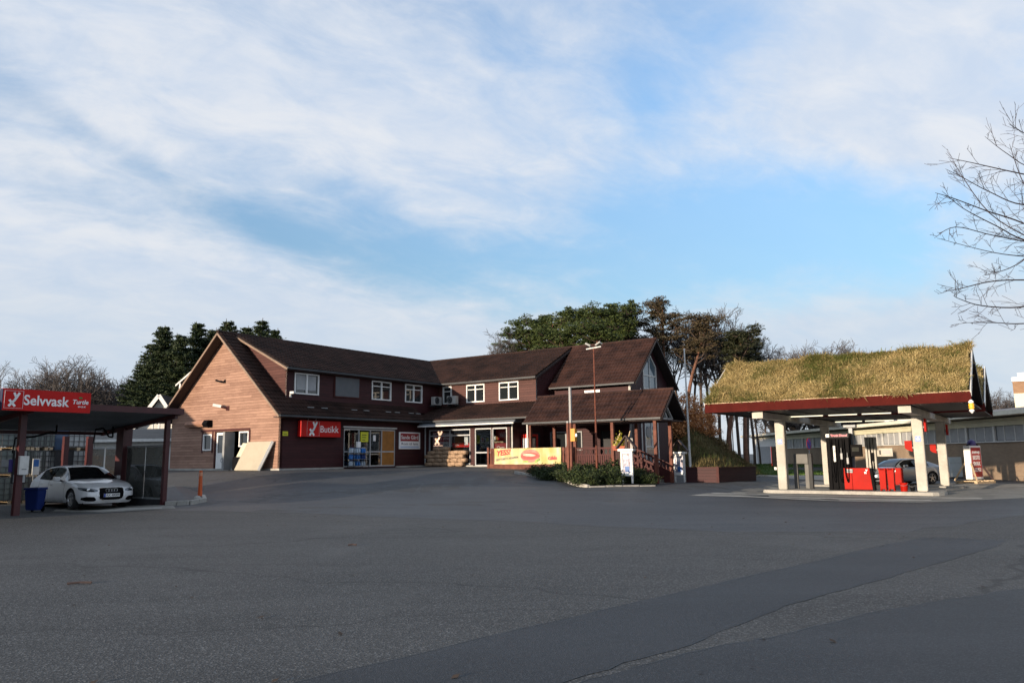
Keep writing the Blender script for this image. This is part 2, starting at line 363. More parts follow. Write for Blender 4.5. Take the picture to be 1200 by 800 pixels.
def gat(px, py):
    """where the sight line through a pixel of the photograph meets the ground"""
    d = ray(px, py); c = Vector((0, 0, H)); Y = np.arange(4, 140, .15); X = d.x/d.y*Y; Zr = H+d.z/d.y*Y; below = np.nonzero(Zr <= gz_arr(X, Y))[0]
    y = Y[below[0]] if len(below) else 140.; p = c+d*(y/d.y); z = gz(p.x, p.y)
    return Vector((p.x, p.y, z))

def asphalt(name, c, var, grain, gtone, wet=.0, cracks=True, coarse=24):
    m, g, b = new_mat(name)
    tc = g.new('ShaderNodeTexCoord').outputs['Object']
    big = g.noise(tc, .09, 6, .6, .6); mid = g.noise(g.new('ShaderNodeMapping', {'Vector': tc, 'Rotation': (0, 0, -.6), 'Scale': (.35, 1.4, 1)}).outputs[0], .55, 7, .62, .3)
    vor = g.new('ShaderNodeTexVoronoi', {'Vector': tc, 'Scale': grain}); sp_ = g.noise(tc, grain*.9, 3, .7)
    stone = g.new('ShaderNodeTexWhiteNoise', {'Vector': vor.outputs['Position']}, noise_dimensions='3D').outputs[0]
    t = g.m('ADD', g.m('MULTIPLY', big, .55), g.m('MULTIPLY', mid, .5))
    base = g.mix(g.ramp(t, .38, .66), tuple(v*(1-var) for v in c), tuple(v*(1+var) for v in c))
    base = g.mix(g.m('MULTIPLY', g.m('POWER', stone, 6.0), gtone), base, tuple(min(1, v*5.0) for v in c))
    base = g.mix(g.m('MULTIPLY', g.m('POWER', g.m('SUBTRACT', 1.0, stone), 5.0), gtone*.7), base, tuple(v*.25 for v in c))
    base = g.mix(g.m('MULTIPLY', g.ramp(sp_, .62, .40), .38), base, tuple(v*.35 for v in c))
    tyre = g.noise(g.new('ShaderNodeMapping', {'Vector': tc, 'Rotation': (0, 0, -.42), 'Scale': (.06, 1.0, 1)}).outputs[0], 1.1, 5, .6, .35); base = g.mix(g.m('MULTIPLY', g.ramp(tyre, .56, .74), .38), base, tuple(v*.55 for v in c)); base = g.mix(g.m('MULTIPLY', g.ramp(g.noise(tc, .22, 5, .62, .8), .52, .74), .5), base, tuple(v*1.8 for v in c))
    # old oil drips and fine cracks
    spot = g.new('ShaderNodeTexVoronoi', {'Vector': g.new('ShaderNodeMapping', {'Vector': tc, 'Scale': (.8, .8, .01)}).outputs[0], 'Scale': 1.0, 'Randomness': 1.0})
    base = g.mix(g.m('MULTIPLY', g.ramp(spot.outputs['Distance'], .13, .02), .30), base, tuple(v*.4 for v in c))
    wv = g.new('ShaderNodeVectorMath', {0: tc, 1: g.new('ShaderNodeVectorMath', {0: g.new('ShaderNodeTexNoise', {'Vector': tc, 'Scale': .5, 'Detail': 5}).outputs['Color'], 1: (2.2, 2.2, 0)}, operation='MULTIPLY').outputs[0]}, operation='ADD').outputs[0]
    crk = g.new('ShaderNodeTexVoronoi', {'Vector': g.new('ShaderNodeMapping', {'Vector': wv, 'Rotation': (0, 0, .5), 'Scale': (.05, .16, .0)}).outputs[0], 'Scale': 1.0}, feature='DISTANCE_TO_EDGE')
    co1 = g.noise(tc, coarse, 4, .75); co2 = g.noise(tc, coarse*.28, 4, .7)
    base = g.mix(g.m('MULTIPLY', g.ramp(co1, .52, .74), .55), base, tuple(v*2.1 for v in c)); base = g.mix(g.m('MULTIPLY', g.ramp(co1, .47, .30), .5), base, tuple(v*.5 for v in c)); base = g.mix(g.m('MULTIPLY', g.ramp(co2, .55, .8), .35), base, tuple(v*1.7 for v in c))
    if cracks: base = g.mix(g.m('MULTIPLY', g.ramp(crk.outputs['Distance'], .005, .001), .5), base, tuple(v*.25 for v in c))
    g.put(b.inputs['Base Color'], base)
    g.put(b.inputs['Roughness'], g.m('ADD', g.m('MULTIPLY', big, .22), .62-wet)); b.inputs['Specular IOR Level'].default_value = .35
    bn = g.new('ShaderNodeBump', {'Strength': .55, 'Distance': .012, 'Height': g.m('ADD', vor.outputs['Distance'], g.m('MULTIPLY', sp_, .6))}); g.l.new(bn.outputs[0], b.inputs['Normal'])
    return m
ASPH = asphalt('old_asphalt', (.053, .054, .054), .30, 60, .62)
ASPH2 = asphalt('smooth_asphalt', (.032, .035, .040), .30, 85, .35, .10, False, 40)
ASPH3 = asphalt('forecourt_asphalt', (.050, .053, .057), .34, 70, .45, .14, True, 16)
def axis_steps(a, b, fine0, fine1, fs, cs):
    v = [a]; 
    while v[-1] < b:
        x = v[-1]; v.append(x + (fs if fine0-fs <= x < fine1 else min(max(cs, .12*max(abs(x-fine0), abs(x-fine1)) if (x < fine0 or x > fine1) else cs), 160)))
    return np.array(v)
def grid_mesh(xs, ys, fz, mat, name, kind='structure', **k):
    X, Y = np.meshgrid(xs, ys); Z = fz(X, Y); nx = len(xs); ny = len(ys)
    mb = MB(); mb.m(mat); V = np.stack([X, Y, Z], -1).reshape(-1, 3).tolist()
    Fc = [(j*nx+i, j*nx+i+1, (j+1)*nx+i+1, (j+1)*nx+i) for j in range(ny-1) for i in range(nx-1)]
    mb.raw(V, Fc); return mb.build(name, kind=kind, smooth=True, **k)
xs = np.concatenate([-np.geomspace(3000, 40, 14), np.arange(-36, 46, .8), np.geomspace(50, 3000, 14)])
ys = np.concatenate([-np.geomspace(3000, 40, 12), np.arange(-36, 15, 2.0), np.arange(15, 62, .7), np.geomspace(64, 4000, 22)])
grid_mesh(xs, ys, gz_arr, ASPH, 'ground')
def sheet(name, poly, mat, dz=.004, step=.8, kind='structure'):
    """a flush sheet that follows the ground, cut to a polygon"""
    P = [Vector((p[0], p[1])) for p in poly]
    x0, x1 = min(p.x for p in P), max(p.x for p in P); y0, y1 = min(p.y for p in P), max(p.y for p in P)
    bm = bmesh.new(); f = bm.faces.new([bm.verts.new((p.x, p.y, 0)) for p in P])
    for axis, a, b in ((0, x0, x1), (1, y0, y1)):
        t = a+step
        while t < b:
            co = (t, 0, 0) if axis == 0 else (0, t, 0); no = (1, 0, 0) if axis == 0 else (0, 1, 0)
            bmesh.ops.bisect_plane(bm, geom=bm.verts[:]+bm.edges[:]+bm.faces[:], plane_co=co, plane_no=no); t += step
    for v in bm.verts: v.co.z = gz(v.co.x, v.co.y)+dz
    bmesh.ops.recalc_face_normals(bm, faces=bm.faces)
    if sum(f.normal.z for f in bm.faces) < 0: bmesh.ops.reverse_faces(bm, faces=bm.faces)
    mb = MB(); mb.m(mat); mb.frombm(bm); return mb.build(name, kind=kind, smooth=True)
def wob(pts, n=6, amp=.05):
    """a cut edge with small wobbles"""
    out = []
    for a, b in zip(pts, pts[1:]):
        for i in range(n):
            t = i/n; out.append((a[0]+(b[0]-a[0])*t + random.uniform(-amp, amp), a[1]+(b[1]-a[1])*t + random.uniform(-amp, amp)))
    out.append(pts[-1]); return out
up_edge = wob([(-3.2,4.4),(-1.65,5.96),(-.03,7.58),(2.04,9.57),(6.87,14.19),(8.0,15.2)], 7, .022)
lo_edge = wob([(9.2,14.6),(8.47,13.64),(4.95,10.41),(2.95,8.62),(1.54,6.97),(.38,5.94),(-.9,4.2)], 7, .03)
sheet('asphalt_trench_patch', up_edge+lo_edge, ASPH2, .003, 1.5)
e3 = wob([(-.5,4.6),(.54,5.94),(1.62,6.82),(2.39,7.25),(3.89,8.33),(6.09,9.49),(9.5,11.0),(16,13.6)], 6, .035)
sheet('asphalt_resurfaced_patch', e3+[(22,12),(18,2),(2,2)], ASPH2, .002, 1.5)
far = wob([(-11,24.0),(-5,22.5),(0,20.0),(4.4,16.6),(8.0,16.2),(13.8,20.5),(19,22.0),(30,24)], 6, .16)
fb = [(30,44),(20,45),(14.5,44),(9,42.3),(7.2,39.0),(6.3,36.3),(3.5,34.8),(.2,40.0),(-1.4,44.0),(-2.2,45.8),(-5.8,50.2),(-12.2,41.3),(-15,38.2),(-12.6,30.2),(-11.2,26.9)]
sheet('forecourt_asphalt', far+fb, ASPH3, .002, 1.0)
# tarry seams along the cut edges
seam = pmat('tar_seam', (.011, .011, .011), .5, .3)
def seam_line(name, pts, w, dz):
    mb = MB(); mb.m(seam)
    for a, b in zip(pts, pts[1:]):
        if random.random() < .2: continue
        a = Vector(a[:2]); b = Vector(b[:2]); d = (b-a).normalized(); n = Vector((-d.y, d.x))*w*random.uniform(.3, .75); e = d*.012
        q = [a-e+n, b+e+n, b+e-n, a-e-n]; q = q[::-1] if (q[1]-q[0]).cross(q[2]-q[1]) < 0 else q
        mb.face([(p.x, p.y, gz(p.x, p.y)+dz) for p in q])
    mb.build(name, kind='structure')
seam_line('tar_seam', up_edge[6:-2], .015, .0045); seam_line('tar_seam', lo_edge[4:-3], .013, .0045); seam_line('tar_seam', e3[5:-4], .015, .0035)
# ------------------------------------------------------------------ hill behind the shop
def hill_z(X, Y):
    s = lambda t: np.clip(t, 0, 1)**2*(3-2*np.clip(t, 0, 1))
    base = 3.2*s((.325*Y-X)/6)*s((Y-(55.5-7.5*s((X-9.5)/3)+np.maximum(0, 4-X)*.9))/8)*s((X+50)/15)*s((88-Y)/12)
    return base + .45*np.sin(X*.7+1)*np.sin(Y*.5)*s((Y-56)/6)*s((.32*Y-X)/4) + gz_arr(X, Y) - .25*(base < .02)
HILL = pmat('rough_hill_turf', (.045, .042, .016), .95, .6, .8, bump=1.0, bscale=4, c2=(.115, .088, .038), spec=.05)
hx = np.arange(-45, 27, 1.2); hy = np.arange(46, 125, 1.2)
grid_mesh(hx, hy, hill_z, HILL, 'hill')
LAWN = pmat('lawn_ground', (.040, .075, .012), .9, .3, 1.5, bump=.6, bscale=40, c2=(.075, .125, .020))

# ------------------------------------------------------------------ tiles and walls
def tiles(mb, o, eu, ev, Lu, Lv, mat, side=ROOFSIDE, tw=.21, th=.34, thick=.13):
    """real pantile relief on a rectangular slope: o = eave corner, eu along the eave, ev up the slope"""
    o = Vector(o); eu = Vector(eu).normalized(); ev = Vector(ev).normalized(); n = eu.cross(ev)
    if n.z < 0: n = -n
    nc = max(1, round(Lv/th)); th = Lv/nc; nu = max(4, int(round(Lu/(tw/4)))); du = Lu/nu
    prof = [0, .026, .048, .030]
    us = np.arange(nu+1)*du; ph = np.array([prof[i % 4] for i in range(nu+1)])
    O, EU, EV, N = (np.array(q) for q in (o, eu, ev, n))
    V = []; Fc = []
    for k in range(nc):
        b = len(V)
        for vv, lift in ((k*th-.02, .0), (k*th-.02, .036), ((k+1)*th-.02, .006)):
            V.extend((O + us[:, None]*EU + vv*EV + (ph*(1 if lift else 0)+lift)[:, None]*N).tolist())
        m = nu+1
        for r in range(2):
            for i in range(nu): Fc.append((b+r*m+i, b+r*m+i+1, b+(r+1)*m+i+1, b+(r+1)*m+i))
    if eu.cross(ev).z < 0: Fc = [f[::-1] for f in Fc]
    mb.m(mat); mb.raw(V, Fc)
    mb.m(side); p = [o, o+eu*Lu, o+eu*Lu+ev*Lv, o+ev*Lv]
    mb.prism([q-n*.004 for q in p], -n*thick)
def wall(mb, o, e, L, Hh, holes, mat, th=.18, reveal=None):
    """an upright wall from o along e with rectangular openings (a0, a1, h0, h1); seen from the left of e's right-hand side (normal = e x z)"""
    o = Vector(o); e = Vector(e).normalized(); n = e.cross(Vector((0, 0, 1)))
    xs_ = sorted({0, L, *[h[0] for h in holes], *[h[1] for h in holes]}); zs_ = sorted({0, Hh, *[h[2] for h in holes], *[h[3] for h in holes]})
    P = lambda a, z, d=0: o + e*a + Vector((0, 0, z)) - n*d
    for i in range(len(xs_)-1):
        for j in range(len(zs_)-1):
            a0, a1, z0, z1 = xs_[i], xs_[i+1], zs_[j], zs_[j+1]; ca, cz = (a0+a1)/2, (z0+z1)/2
            if any(h[0] < ca < h[1] and h[2] < cz < h[3] for h in holes): continue
            mb.m(mat); mb.face([P(a0,z0), P(a1,z0), P(a1,z1), P(a0,z1)]); mb.face([P(a1,z0,th), P(a0,z0,th), P(a0,z1,th), P(a1,z1,th)])
    mb.m(reveal or mat)
    for a0, a1, z0, z1 in holes:
        mb.face([P(a0,z0), P(a0,z1), P(a0,z1,th), P(a0,z0,th)]); mb.face([P(a1,z0), P(a1,z0,th), P(a1,z1,th), P(a1,z1)])
        mb.face([P(a0,z1), P(a1,z1), P(a1,z1,th), P(a0,z1,th)]); mb.face([P(a0,z0), P(a0,z0,th), P(a1,z0,th), P(a1,z0)])
    for a, z0, z1 in ((0, 0, Hh), (L, 0, Hh)): mb.face([P(a,z0), P(a,z0,th), P(a,z1,th), P(a,z1)])
    mb.face([P(0,Hh), P(L,Hh), P(L,Hh,th), P(0,Hh,th)])
    return mb

# ================================================================== THE SHOP
shop = thing('roadside_shop', 'long dark red timber shop with brown tiled roofs, a sunlit gable and porch', 'shop building', C0, RZ)
AW = 10.334; RX = -AW/2; RH = 7.95; SL = (RH-2.94)/(.6-RX); DS = (RH-5.62)/(-.15-RX); RY = 18.13; BS = (RH-5.6)/(RY-13.4)
sl = lambda x: RH - SL*abs(x-RX)
# gable wall with openings
mb = MB()
GH = [(AW-7.0, AW-6.12, 1.11, 2.10), (AW-5.76, AW-2.66, .0, 2.2)]
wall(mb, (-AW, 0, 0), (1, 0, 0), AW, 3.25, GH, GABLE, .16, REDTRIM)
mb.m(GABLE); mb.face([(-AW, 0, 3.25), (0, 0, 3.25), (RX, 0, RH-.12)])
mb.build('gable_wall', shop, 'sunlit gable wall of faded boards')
mb = MB()
AH = [(4.56, 8.9, .06, 2.36)]
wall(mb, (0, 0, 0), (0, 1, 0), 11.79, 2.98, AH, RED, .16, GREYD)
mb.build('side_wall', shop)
mb = MB()
BH = [(.28, 3.75, .08, 2.42), (4.12, 5.42, .0, 2.42), (5.5, 6.62, .08, 2.42)]
wall(mb, (0, 11.79, 0), (1, 0, 0), 7.0, 2.98, BH, RED, .16, GREYD)
mb.build('shopfront_wall', shop)
mb = MB(); wall(mb, (7.0, 11.79, 0), (0, 1, 0), 3.61, 2.98, [(1.9, 3.2, .0, 2.1)], RED, .16, GREYD)
wall(mb, (7.0, 15.4, 0), (1, 0, 0), 6.35, 4.8, [(.5, 2.9, .9, 2.15), (4.2, 5.15, 0, 2.1)], RED, .16, GREYD)
mb.build('porch_wall', shop)
mb = MB()
CW = 5.46
wall(mb, (13.35, 15.4, -.9), (0, 1, 0), CW, 5.75, [(1.75, 3.75, 1.0, 5.75)], REDV, .16, WHITED)
mb.m(REDV); cy0, cy1, cpk = 15.4, 15.4+CW, RY
# triangle over the upright boards, left open for the tall window
mb.face([(13.35, 15.4, 4.85), (13.35, 17.15, 4.85), (13.35, 17.15, 6.25), (13.35, 15.4, RH-.915*(RY-15.4)-.1)])
mb.face([(13.35, 17.15, 6.25), (13.35, RY, 7.1), (13.35, RY, RH-.12), (13.35, 15.4, RH-.915*(RY-15.4)-.1)])
mb.face([(13.35, RY, 7.1), (13.35, 19.15, 6.25), (13.35, cy1, RH-.915*(cy1-RY)-.1), (13.35, RY, RH-.12)])
mb.face([(13.35, 19.15, 6.25), (13.35, 19.15, 4.85), (13.35, cy1, 4.85), (13.35, cy1, RH-.915*(cy1-RY)-.1)])
mb.build('end_gable_wall', shop, 'dark upright boarded end gable around a tall window')
mb = MB(); mb.m(RED)
mb.box(-AW, -AW+.15, .16, 20.86, 0, 3.3); mb.box(-AW+.15, 13.19, 20.7, 20.86, 0, 5.2)
mb.build('rear_wall', shop)
# dormer walls
wz0, wz1 = 4.20, 5.40
AWIN = [(1.22, 3.02), (4.22, 6.12), (7.24, 9.0), (10.28, 12.0)]
mb = MB(); wall(mb, (-.5, .7, 3.55), (0, 1, 0), 13.0, 2.18, [(a-.7, b-.7, wz0-3.55, wz1-3.55) for a, b in AWIN], RED, .14, WHITED)
mb.m(PINK); mb.face([(RX+.05, .7, RH-.13), (-.5, .7, sl(-.5)-.05), (-.5, .7, 5.72)])
mb.m(RED); mb.face([(RX-.05, .7, RH-.13), (-AW+.5, .7, 5.72), (-AW+.5, .7, sl(.5-AW)-.05)])
mb.face([(-AW+.5, .7, 3.5), (-AW+.5, .7, 5.72), (-AW+.5, 18, 5.72), (-AW+.5, 18, 3.5)])
mb.build('dormer_wall', shop)
BWIN = [(-.12, .70), (1.95, 3.52), (4.66, 6.26)]
mb = MB(); wall(mb, (-.5, 13.7, 3.7), (1, 0, 0), 8.06, 2.1, [(a+.5, b+.5, wz0-3.7, wz1-3.7) for a, b in BWIN], PINK, .14, WHITED)
mb.m(RED); mb.face([(7.56, 13.7, 3.0), (7.56, 18.1, 3.0), (7.56, 18.1, RH-.15), (7.56, 13.7, RH-BS*(RY-13.7)-.14)])
mb.build('dormer_wall', shop)
# roofs
c_ = math.cos; 
def slope(mb, eave, ridge, axis, a0, a1, mat):
    """eave/ridge = (offset, height); axis 'y': the ridge runs along y and offset is x"""
    d = Vector((ridge[0]-eave[0], 0, ridge[1]-eave[1])) if axis == 'y' else Vector((0, ridge[0]-eave[0], ridge[1]-eave[1]))
    o = (eave[0], a0, eave[1]) if axis == 'y' else (a0, eave[0], eave[1]); eu = (0, 1, 0) if axis == 'y' else (1, 0, 0)
    tiles(mb, o, eu, d, a1-a0, d.length, mat)
mb = MB()
slope(mb, (.6, 2.94), (RX, RH), 'y', -.6, .72, TILE); slope(mb, (-AW-.6, 2.94), (RX, RH), 'y', -.6, .72, TILE)
slope(mb, (.6, 2.94), (-.5, sl(-.5)), 'y', .72, 11.2, TILE)
mb.build('main_roof', shop)
mb = MB(); slope(mb, (-.15, 5.62), (RX, RH+.004), 'y', .45, 18.13, TILE); slope(mb, (-.5-AW, 5.36), (RX, RH+.004), 'y', .45, 20.9, TILE)
mb.build('dormer_roof', shop)
mb = MB(); slope(mb, (13.4, 5.6), (RY, RH+.002), 'x', RX, 7.76, TILE); slope(mb, (22.8, 5.6), (RY, RH+.002), 'x', RX, 7.9, TILE)
mb.build('dormer_roof', shop)
mb = MB(); slope(mb, (10.79, 2.94), (13.7, 4.02), 'x', -.45, 9.7, TILE); mb.build('skirt_roof', shop)
mb = MB(); slope(mb, (14.83, 4.93), (RY, RH), 'x', 7.79, 13.93, TILER); slope(mb, (2*RY-14.83, 4.93), (RY, RH), 'x', 7.92, 13.93, TILER)
mb.build('end_roof', shop)
PY, PH, PE0, PEH = 10.58, 3.98, 9.02, 2.49
mb = MB(); slope(mb, (PE0, PEH), (PY, PH), 'x', 9.72, 18.07, TILER); slope(mb, (2*PY-PE0, PEH), (PY, PH), 'x', 9.72, 18.07, TILER)
mb.build('porch_roof', shop)
mb = MB(); mb.m(ROOFSIDE); mb.box(9.75, 13.3, 12.2, 15.35, 2.5, 2.62); mb.build('porch_flat_roof', shop)
# ridge caps
def ridge(p, q, mat, r=.11):
    mb = MB(); mb.m(mat); p, q = Vector(p), Vector(q); d = (q-p); L = d.length; d.normalize(); n = int(L/.4)
    for i in range(n): mb.cyl(p+d*(i*L/n), p+d*((i+1.06)*L/n), r, r*.92, 8)
    mb.build('ridge_cap', shop, smooth=.6)
ridge((RX, -.62, RH), (RX, 18.1, RH), TILE); ridge((RX, RY, RH+.01), (7.76, RY, RH+.01), TILE); ridge((7.76, RY, RH), (13.95, RY, RH), TILER); ridge((9.72, PY, PH), (18.09, PY, PH), TILER, .09)
# verge boards
VERGE = pmat('pale_verge_board', (.20, .135, .095), .6, .2)
def verge(y, pe, pr, mat, axis='y', lab=None, w=.05, h=.11, extra=None):
    mb = MB(); mb.m(mat); a = Vector((pe[0], y, pe[1]-.10)); b = Vector((pr[0], y, pr[1]-.10))
    if axis == 'x': a = Vector((y, pe[0], pe[1]-.10)); b = Vector((y, pr[0], pr[1]-.10))
    mb.beam(a, b, w, h)
    if extra: mb.beam(*extra, .16, .16)
    mb.build('bargeboard', shop, lab)
verge(-.63, (.62, 2.92), (RX, RH), VERGE, lab='thin pale bargeboard on the right edge of the sunlit gable'); verge(-.63, (-AW-.62, 2.92), (RX, RH), VERGE, lab='thin pale bargeboard on the left edge of the sunlit gable')
verge(.42, (-.52-AW, 5.34), (RX-.3, RH-.13), WHITED, lab='white bargeboard and post of the rear dormer', extra=((-.1-AW, .52, 3.6), (-.1-AW, .52, 5.35)))
verge(.42, (-.13, 5.6), (RX+.3, RH-.13), VERGE); verge(7.79, (13.38, 5.58), (RY, RH), ROOFSIDE, 'x'); verge(13.96, (14.8, 4.92), (RY, RH), ROOFSIDE, 'x'); verge(13.96, (2*RY-14.8, 4.92), (RY, RH), ROOFSIDE, 'x')
verge(18.10, (PE0-.02, PEH), (PY, PH), ROOFSIDE, 'x'); verge(18.10, (2*PY-PE0+.02, PEH), (PY, PH), ROOFSIDE, 'x')
# soffits and gutters
mb = MB(); mb.m(SOFFIT); mb.box(.0, .58, -.5, 11.0, 2.80, 2.86); mb.box(-.4, 9.6, 10.85, 11.79, 2.80, 2.86); mb.box(-.5, -.17, .5, 13.3, 5.46, 5.52); mb.box(-.5, 7.7, 13.45, 13.7, 5.44, 5.5)
mb.box(9.8, 18.0, PE0+.1, 2*PY-PE0-.1, 2.32, 2.38); mb.build('soffit', shop)
def gutter(a, b):
    g_ = MB(); g_.m(GUTTER); a, b = Vector(a), Vector(b); g_.beam(a, b, .11, .10); g_.build('gutter', shop)
gutter((-.09, .4, 5.56), (-.09, 13.3, 5.56)); gutter((-.1, 13.33, 5.54), (7.78, 13.33, 5.54)); gutter((.66, -.6, 2.88), (.66, 10.7, 2.88)); gutter((.66, 10.72, 2.87), (9.7, 10.72, 2.87)); gutter((7.9, 14.76, 4.88), (13.9, 14.76, 4.88)); gutter((9.7, 8.95, 2.42), (18.05, 8.95, 2.42))
for (x, y, z0, z1, mt) in ((13.42, 16.62, -.8, 4.7, WHITED), (.06, 11.7, 0, 2.85, ALU), (7.06, 11.72, 0, 2.85, WHITED), (9.9, 9.12, 0, 2.4, WHITED)):
    g_ = MB(); g_.m(mt); g_.cyl((x, y, z0), (x, y, z1), .045, n=8); g_.build('downpipe', shop, smooth=.6)
# windows: frame, mullion, pane, something pale behind some of the panes
def window(o, e, a0, a1, z0, z1, d=.05, fw=.075, mull=1, trans=True, mat=WHITE, pane=PANE, label=None, fill=None, parent=None):
    """frame centred in an opening; o, e as for wall()"""
    parent = parent or shop
    o = Vector(o); e = Vector(e); n = e.cross(Vector((0, 0, 1)))
    M = Matrix(((e.x, -n.x, 0, o.x), (e.y, -n.y, 0, o.y), (0, 0, 1, o.z), (0, 0, 0, 1)))
    mb = MB(); mb.m(mat); y0, y1 = -.035, d
    mb.box(a0, a0+fw, y0, y1, z0, z1, M); mb.box(a1-fw, a1, y0, y1, z0, z1, M); mb.box(a0+fw, a1-fw, y0, y1, z1-fw, z1, M); mb.box(a0+fw, a1-fw, y0-.02, y1, z0, z0+fw, M)
    for k in range(mull):
        c = a0 + (a1-a0)*(k+1)/(mull+1); mb.box(c-fw*.65, c+fw*.65, y0+.005, y1, z0+fw, z1-fw, M)
    if trans:
        zt = z0+(z1-z0)*.72
        cs = [a0+fw]+[a0+(a1-a0)*(k+1)/(mull+1) for k in range(mull)]+[a1-fw]
        for p, q in zip(cs, cs[1:]): mb.box(p+.055, q-.055, y0+.01, y1-.005, zt-.025, zt+.025, M)
    w = mb.build('window', parent, label)
    mb = MB(); mb.m(pane); mb.box(a0+fw*.5, a1-fw*.5, d+.002, d+.012, z0+fw*.5, z1-fw*.5, M); mb.build('pane', w)
    if fill:
        mb = MB(); mb.m(fill[0]); f0, f1, g0, g1 = fill[1]; mb.box(a0+(a1-a0)*f0, a0+(a1-a0)*f1, d-.004, d+.001, z0+(z1-z0)*g0, z0+(z1-z0)*g1, M); mb.build('curtain', w)
    return w
for i, (a, b) in enumerate(AWIN):
    if i == 1:
        mb = MB(); mb.m(REDTRIM); mb.box(-.5, -.44, a-.08, b+.08, wz0-.02, wz1+.06); mb.m(pmat('grey_blind_slats', (.085, .095, .105), .5, .1)); mb.box(-.44, -.425, a, b, wz0+.05, wz1); mb.build('shutter', shop, 'closed grey blind filling one upper window')
    else:
        window((-.5, 0, 0), (0, 1, 0), a+.02, b-.02, wz0, wz1, trans=i > 0, fill=[(BLIND, (.1, .9, .22, .9)), None, None, None][i] if i == 0 else None)
for i, (a, b) in enumerate(BWIN): window((0, 13.7, 0), (1, 0, 0), a+.02, b-.02, wz0, wz1, mull=0 if i == 0 else 1)
window((-AW, 0, 0), (1, 0, 0), AW-6.98, AW-6.14, 1.13, 2.08, mull=0, trans=False)
w_ = window((-AW, 0, 0), (1, 0, 0), AW-3.56, AW-2.70, 1.3, 2.16, mull=0, trans=False)
# gable door and dark entry
mb = MB(); mb.m(REDTRIM)
mb.box(-7.25, -2.6, -.03, -.002, 2.22, 2.34); mb.box(-7.12, -7.0, -.028, -.002, 1.0, 2.22); mb.box(-6.12, -6.0, -.028, -.002, 1.0, 2.22); mb.box(-2.66, -2.56, -.028, -.002, 0, 2.22); mb.box(-5.86, -5.77, -.028, -.002, 0, 2.22)
mb.build('opening_trim', shop)
mb = MB(); mb.m(WHITE)
mb.box(-5.68, -5.56, -.0, .06, .05, 2.14); mb.box(-4.62, -4.5, -.0, .06, .05, 2.14); mb.box(-5.56, -4.62, 0, .06, 2.0, 2.14); mb.box(-5.56, -4.62, .0, .06, .05, .98)
d_ = mb.build('door', shop, 'white door with a glazed upper half')
mb = MB(); mb.m(PANE); mb.box(-5.57, -4.61, .03, .04, .98, 2.0); mb.build('pane', d_)
mb = MB(); mb.m(ALU); mb.cyl((-4.57, -.06, 1.05), (-4.45, -.06, 1.05), .02); mb.cyl((-4.57, -.06, 1.05), (-4.57, .0, 1.05), .02); mb.build('handle', d_)
mb = MB(); mb.m(GREYD); mb.tube([(-5.09+.13*math.cos(a)*(1-.06*a), -.004, .55+.15*math.sin(a)*(1-.06*a)) for a in np.linspace(0, 8, 26)], .012, 5); mb.build('emblem', d_)
mb = MB(); mb.m(GREY); mb.box(-4.30, -4.12, -.55, .1, .03, 2.14); d2 = mb.build('door', shop, 'grey metal door standing open edge-on')
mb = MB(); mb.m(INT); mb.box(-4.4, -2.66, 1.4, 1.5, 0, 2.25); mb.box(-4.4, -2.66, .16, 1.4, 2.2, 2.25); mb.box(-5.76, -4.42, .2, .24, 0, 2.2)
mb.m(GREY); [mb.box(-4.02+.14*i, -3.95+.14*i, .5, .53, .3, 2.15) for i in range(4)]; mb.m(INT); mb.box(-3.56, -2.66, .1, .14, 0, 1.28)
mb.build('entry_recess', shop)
# side entrance
S = (0, 0, 0)
def glazed(name, a0, a1, z0, z1, bars, hbars, o, e, pane, label=None, fr=ALU, fw=.06):
    o = Vector(o); e = Vector(e); n = e.cross(Vector((0, 0, 1)))
    M = Matrix(((e.x, -n.x, 0, o.x), (e.y, -n.y, 0, o.y), (0, 0, 1, o.z), (0, 0, 0, 1)))
    mb = MB(); mb.m(fr); xs_ = [a0]+bars+[a1]
    for x in xs_: mb.box(x-fw/2, x+fw/2, .02, .10, z0, z1, M)
    for p, q in zip(xs_, xs_[1:]):
        for z in [z0+.04, z1-.04]+hbars: mb.box(p+fw/2, q-fw/2, .025, .095, z-.04, z+.04, M)
    f = mb.build(name, shop, label)
    mb = MB(); mb.m(pane); mb.box(a0, a1, .055, .062, z0+.02, z1-.02, M); mb.build('pane', f); return f, M
f1, M1 = glazed('entrance_glazing', 4.6, 8.86, .08, 2.34, [5.8, 6.75, 7.72], [.98], S, (0, 1, 0), SHOPG)
mb = MB(); mb.m(ORWOOD); mb.box(7.76, 8.82, .03, .05, .16, .94, M1); mb.box(7.76, 8.82, .03, .05, 1.03, 2.26, M1); mb.build('door_panel', shop, 'orange-brown panel filling the right side of the entrance')
mb = MB(); mb.m(YELLOW); mb.box(5.93, 6.55, .015, .05, 1.56, 2.16, M1); mb.m(GREYD)
for k in range(3): mb.box(6.02, 6.30+.05*k, .012, .014, 1.66+.15*k, 1.70+.15*k, M1)
mb.build('paper_notice', shop, 'yellow paper notice taped inside the entrance glass')
mb = MB(); mb.m(SIGNW); mb.box(6.98, 7.18, .015, .05, 1.62, 1.98, M1); mb.build('paper_notice', shop)
mb = MB(); mb.m(WHITED); mb.box(.02, .10, 4.45, 8.95, 2.38, 2.47); mb.build('head_trim', shop)
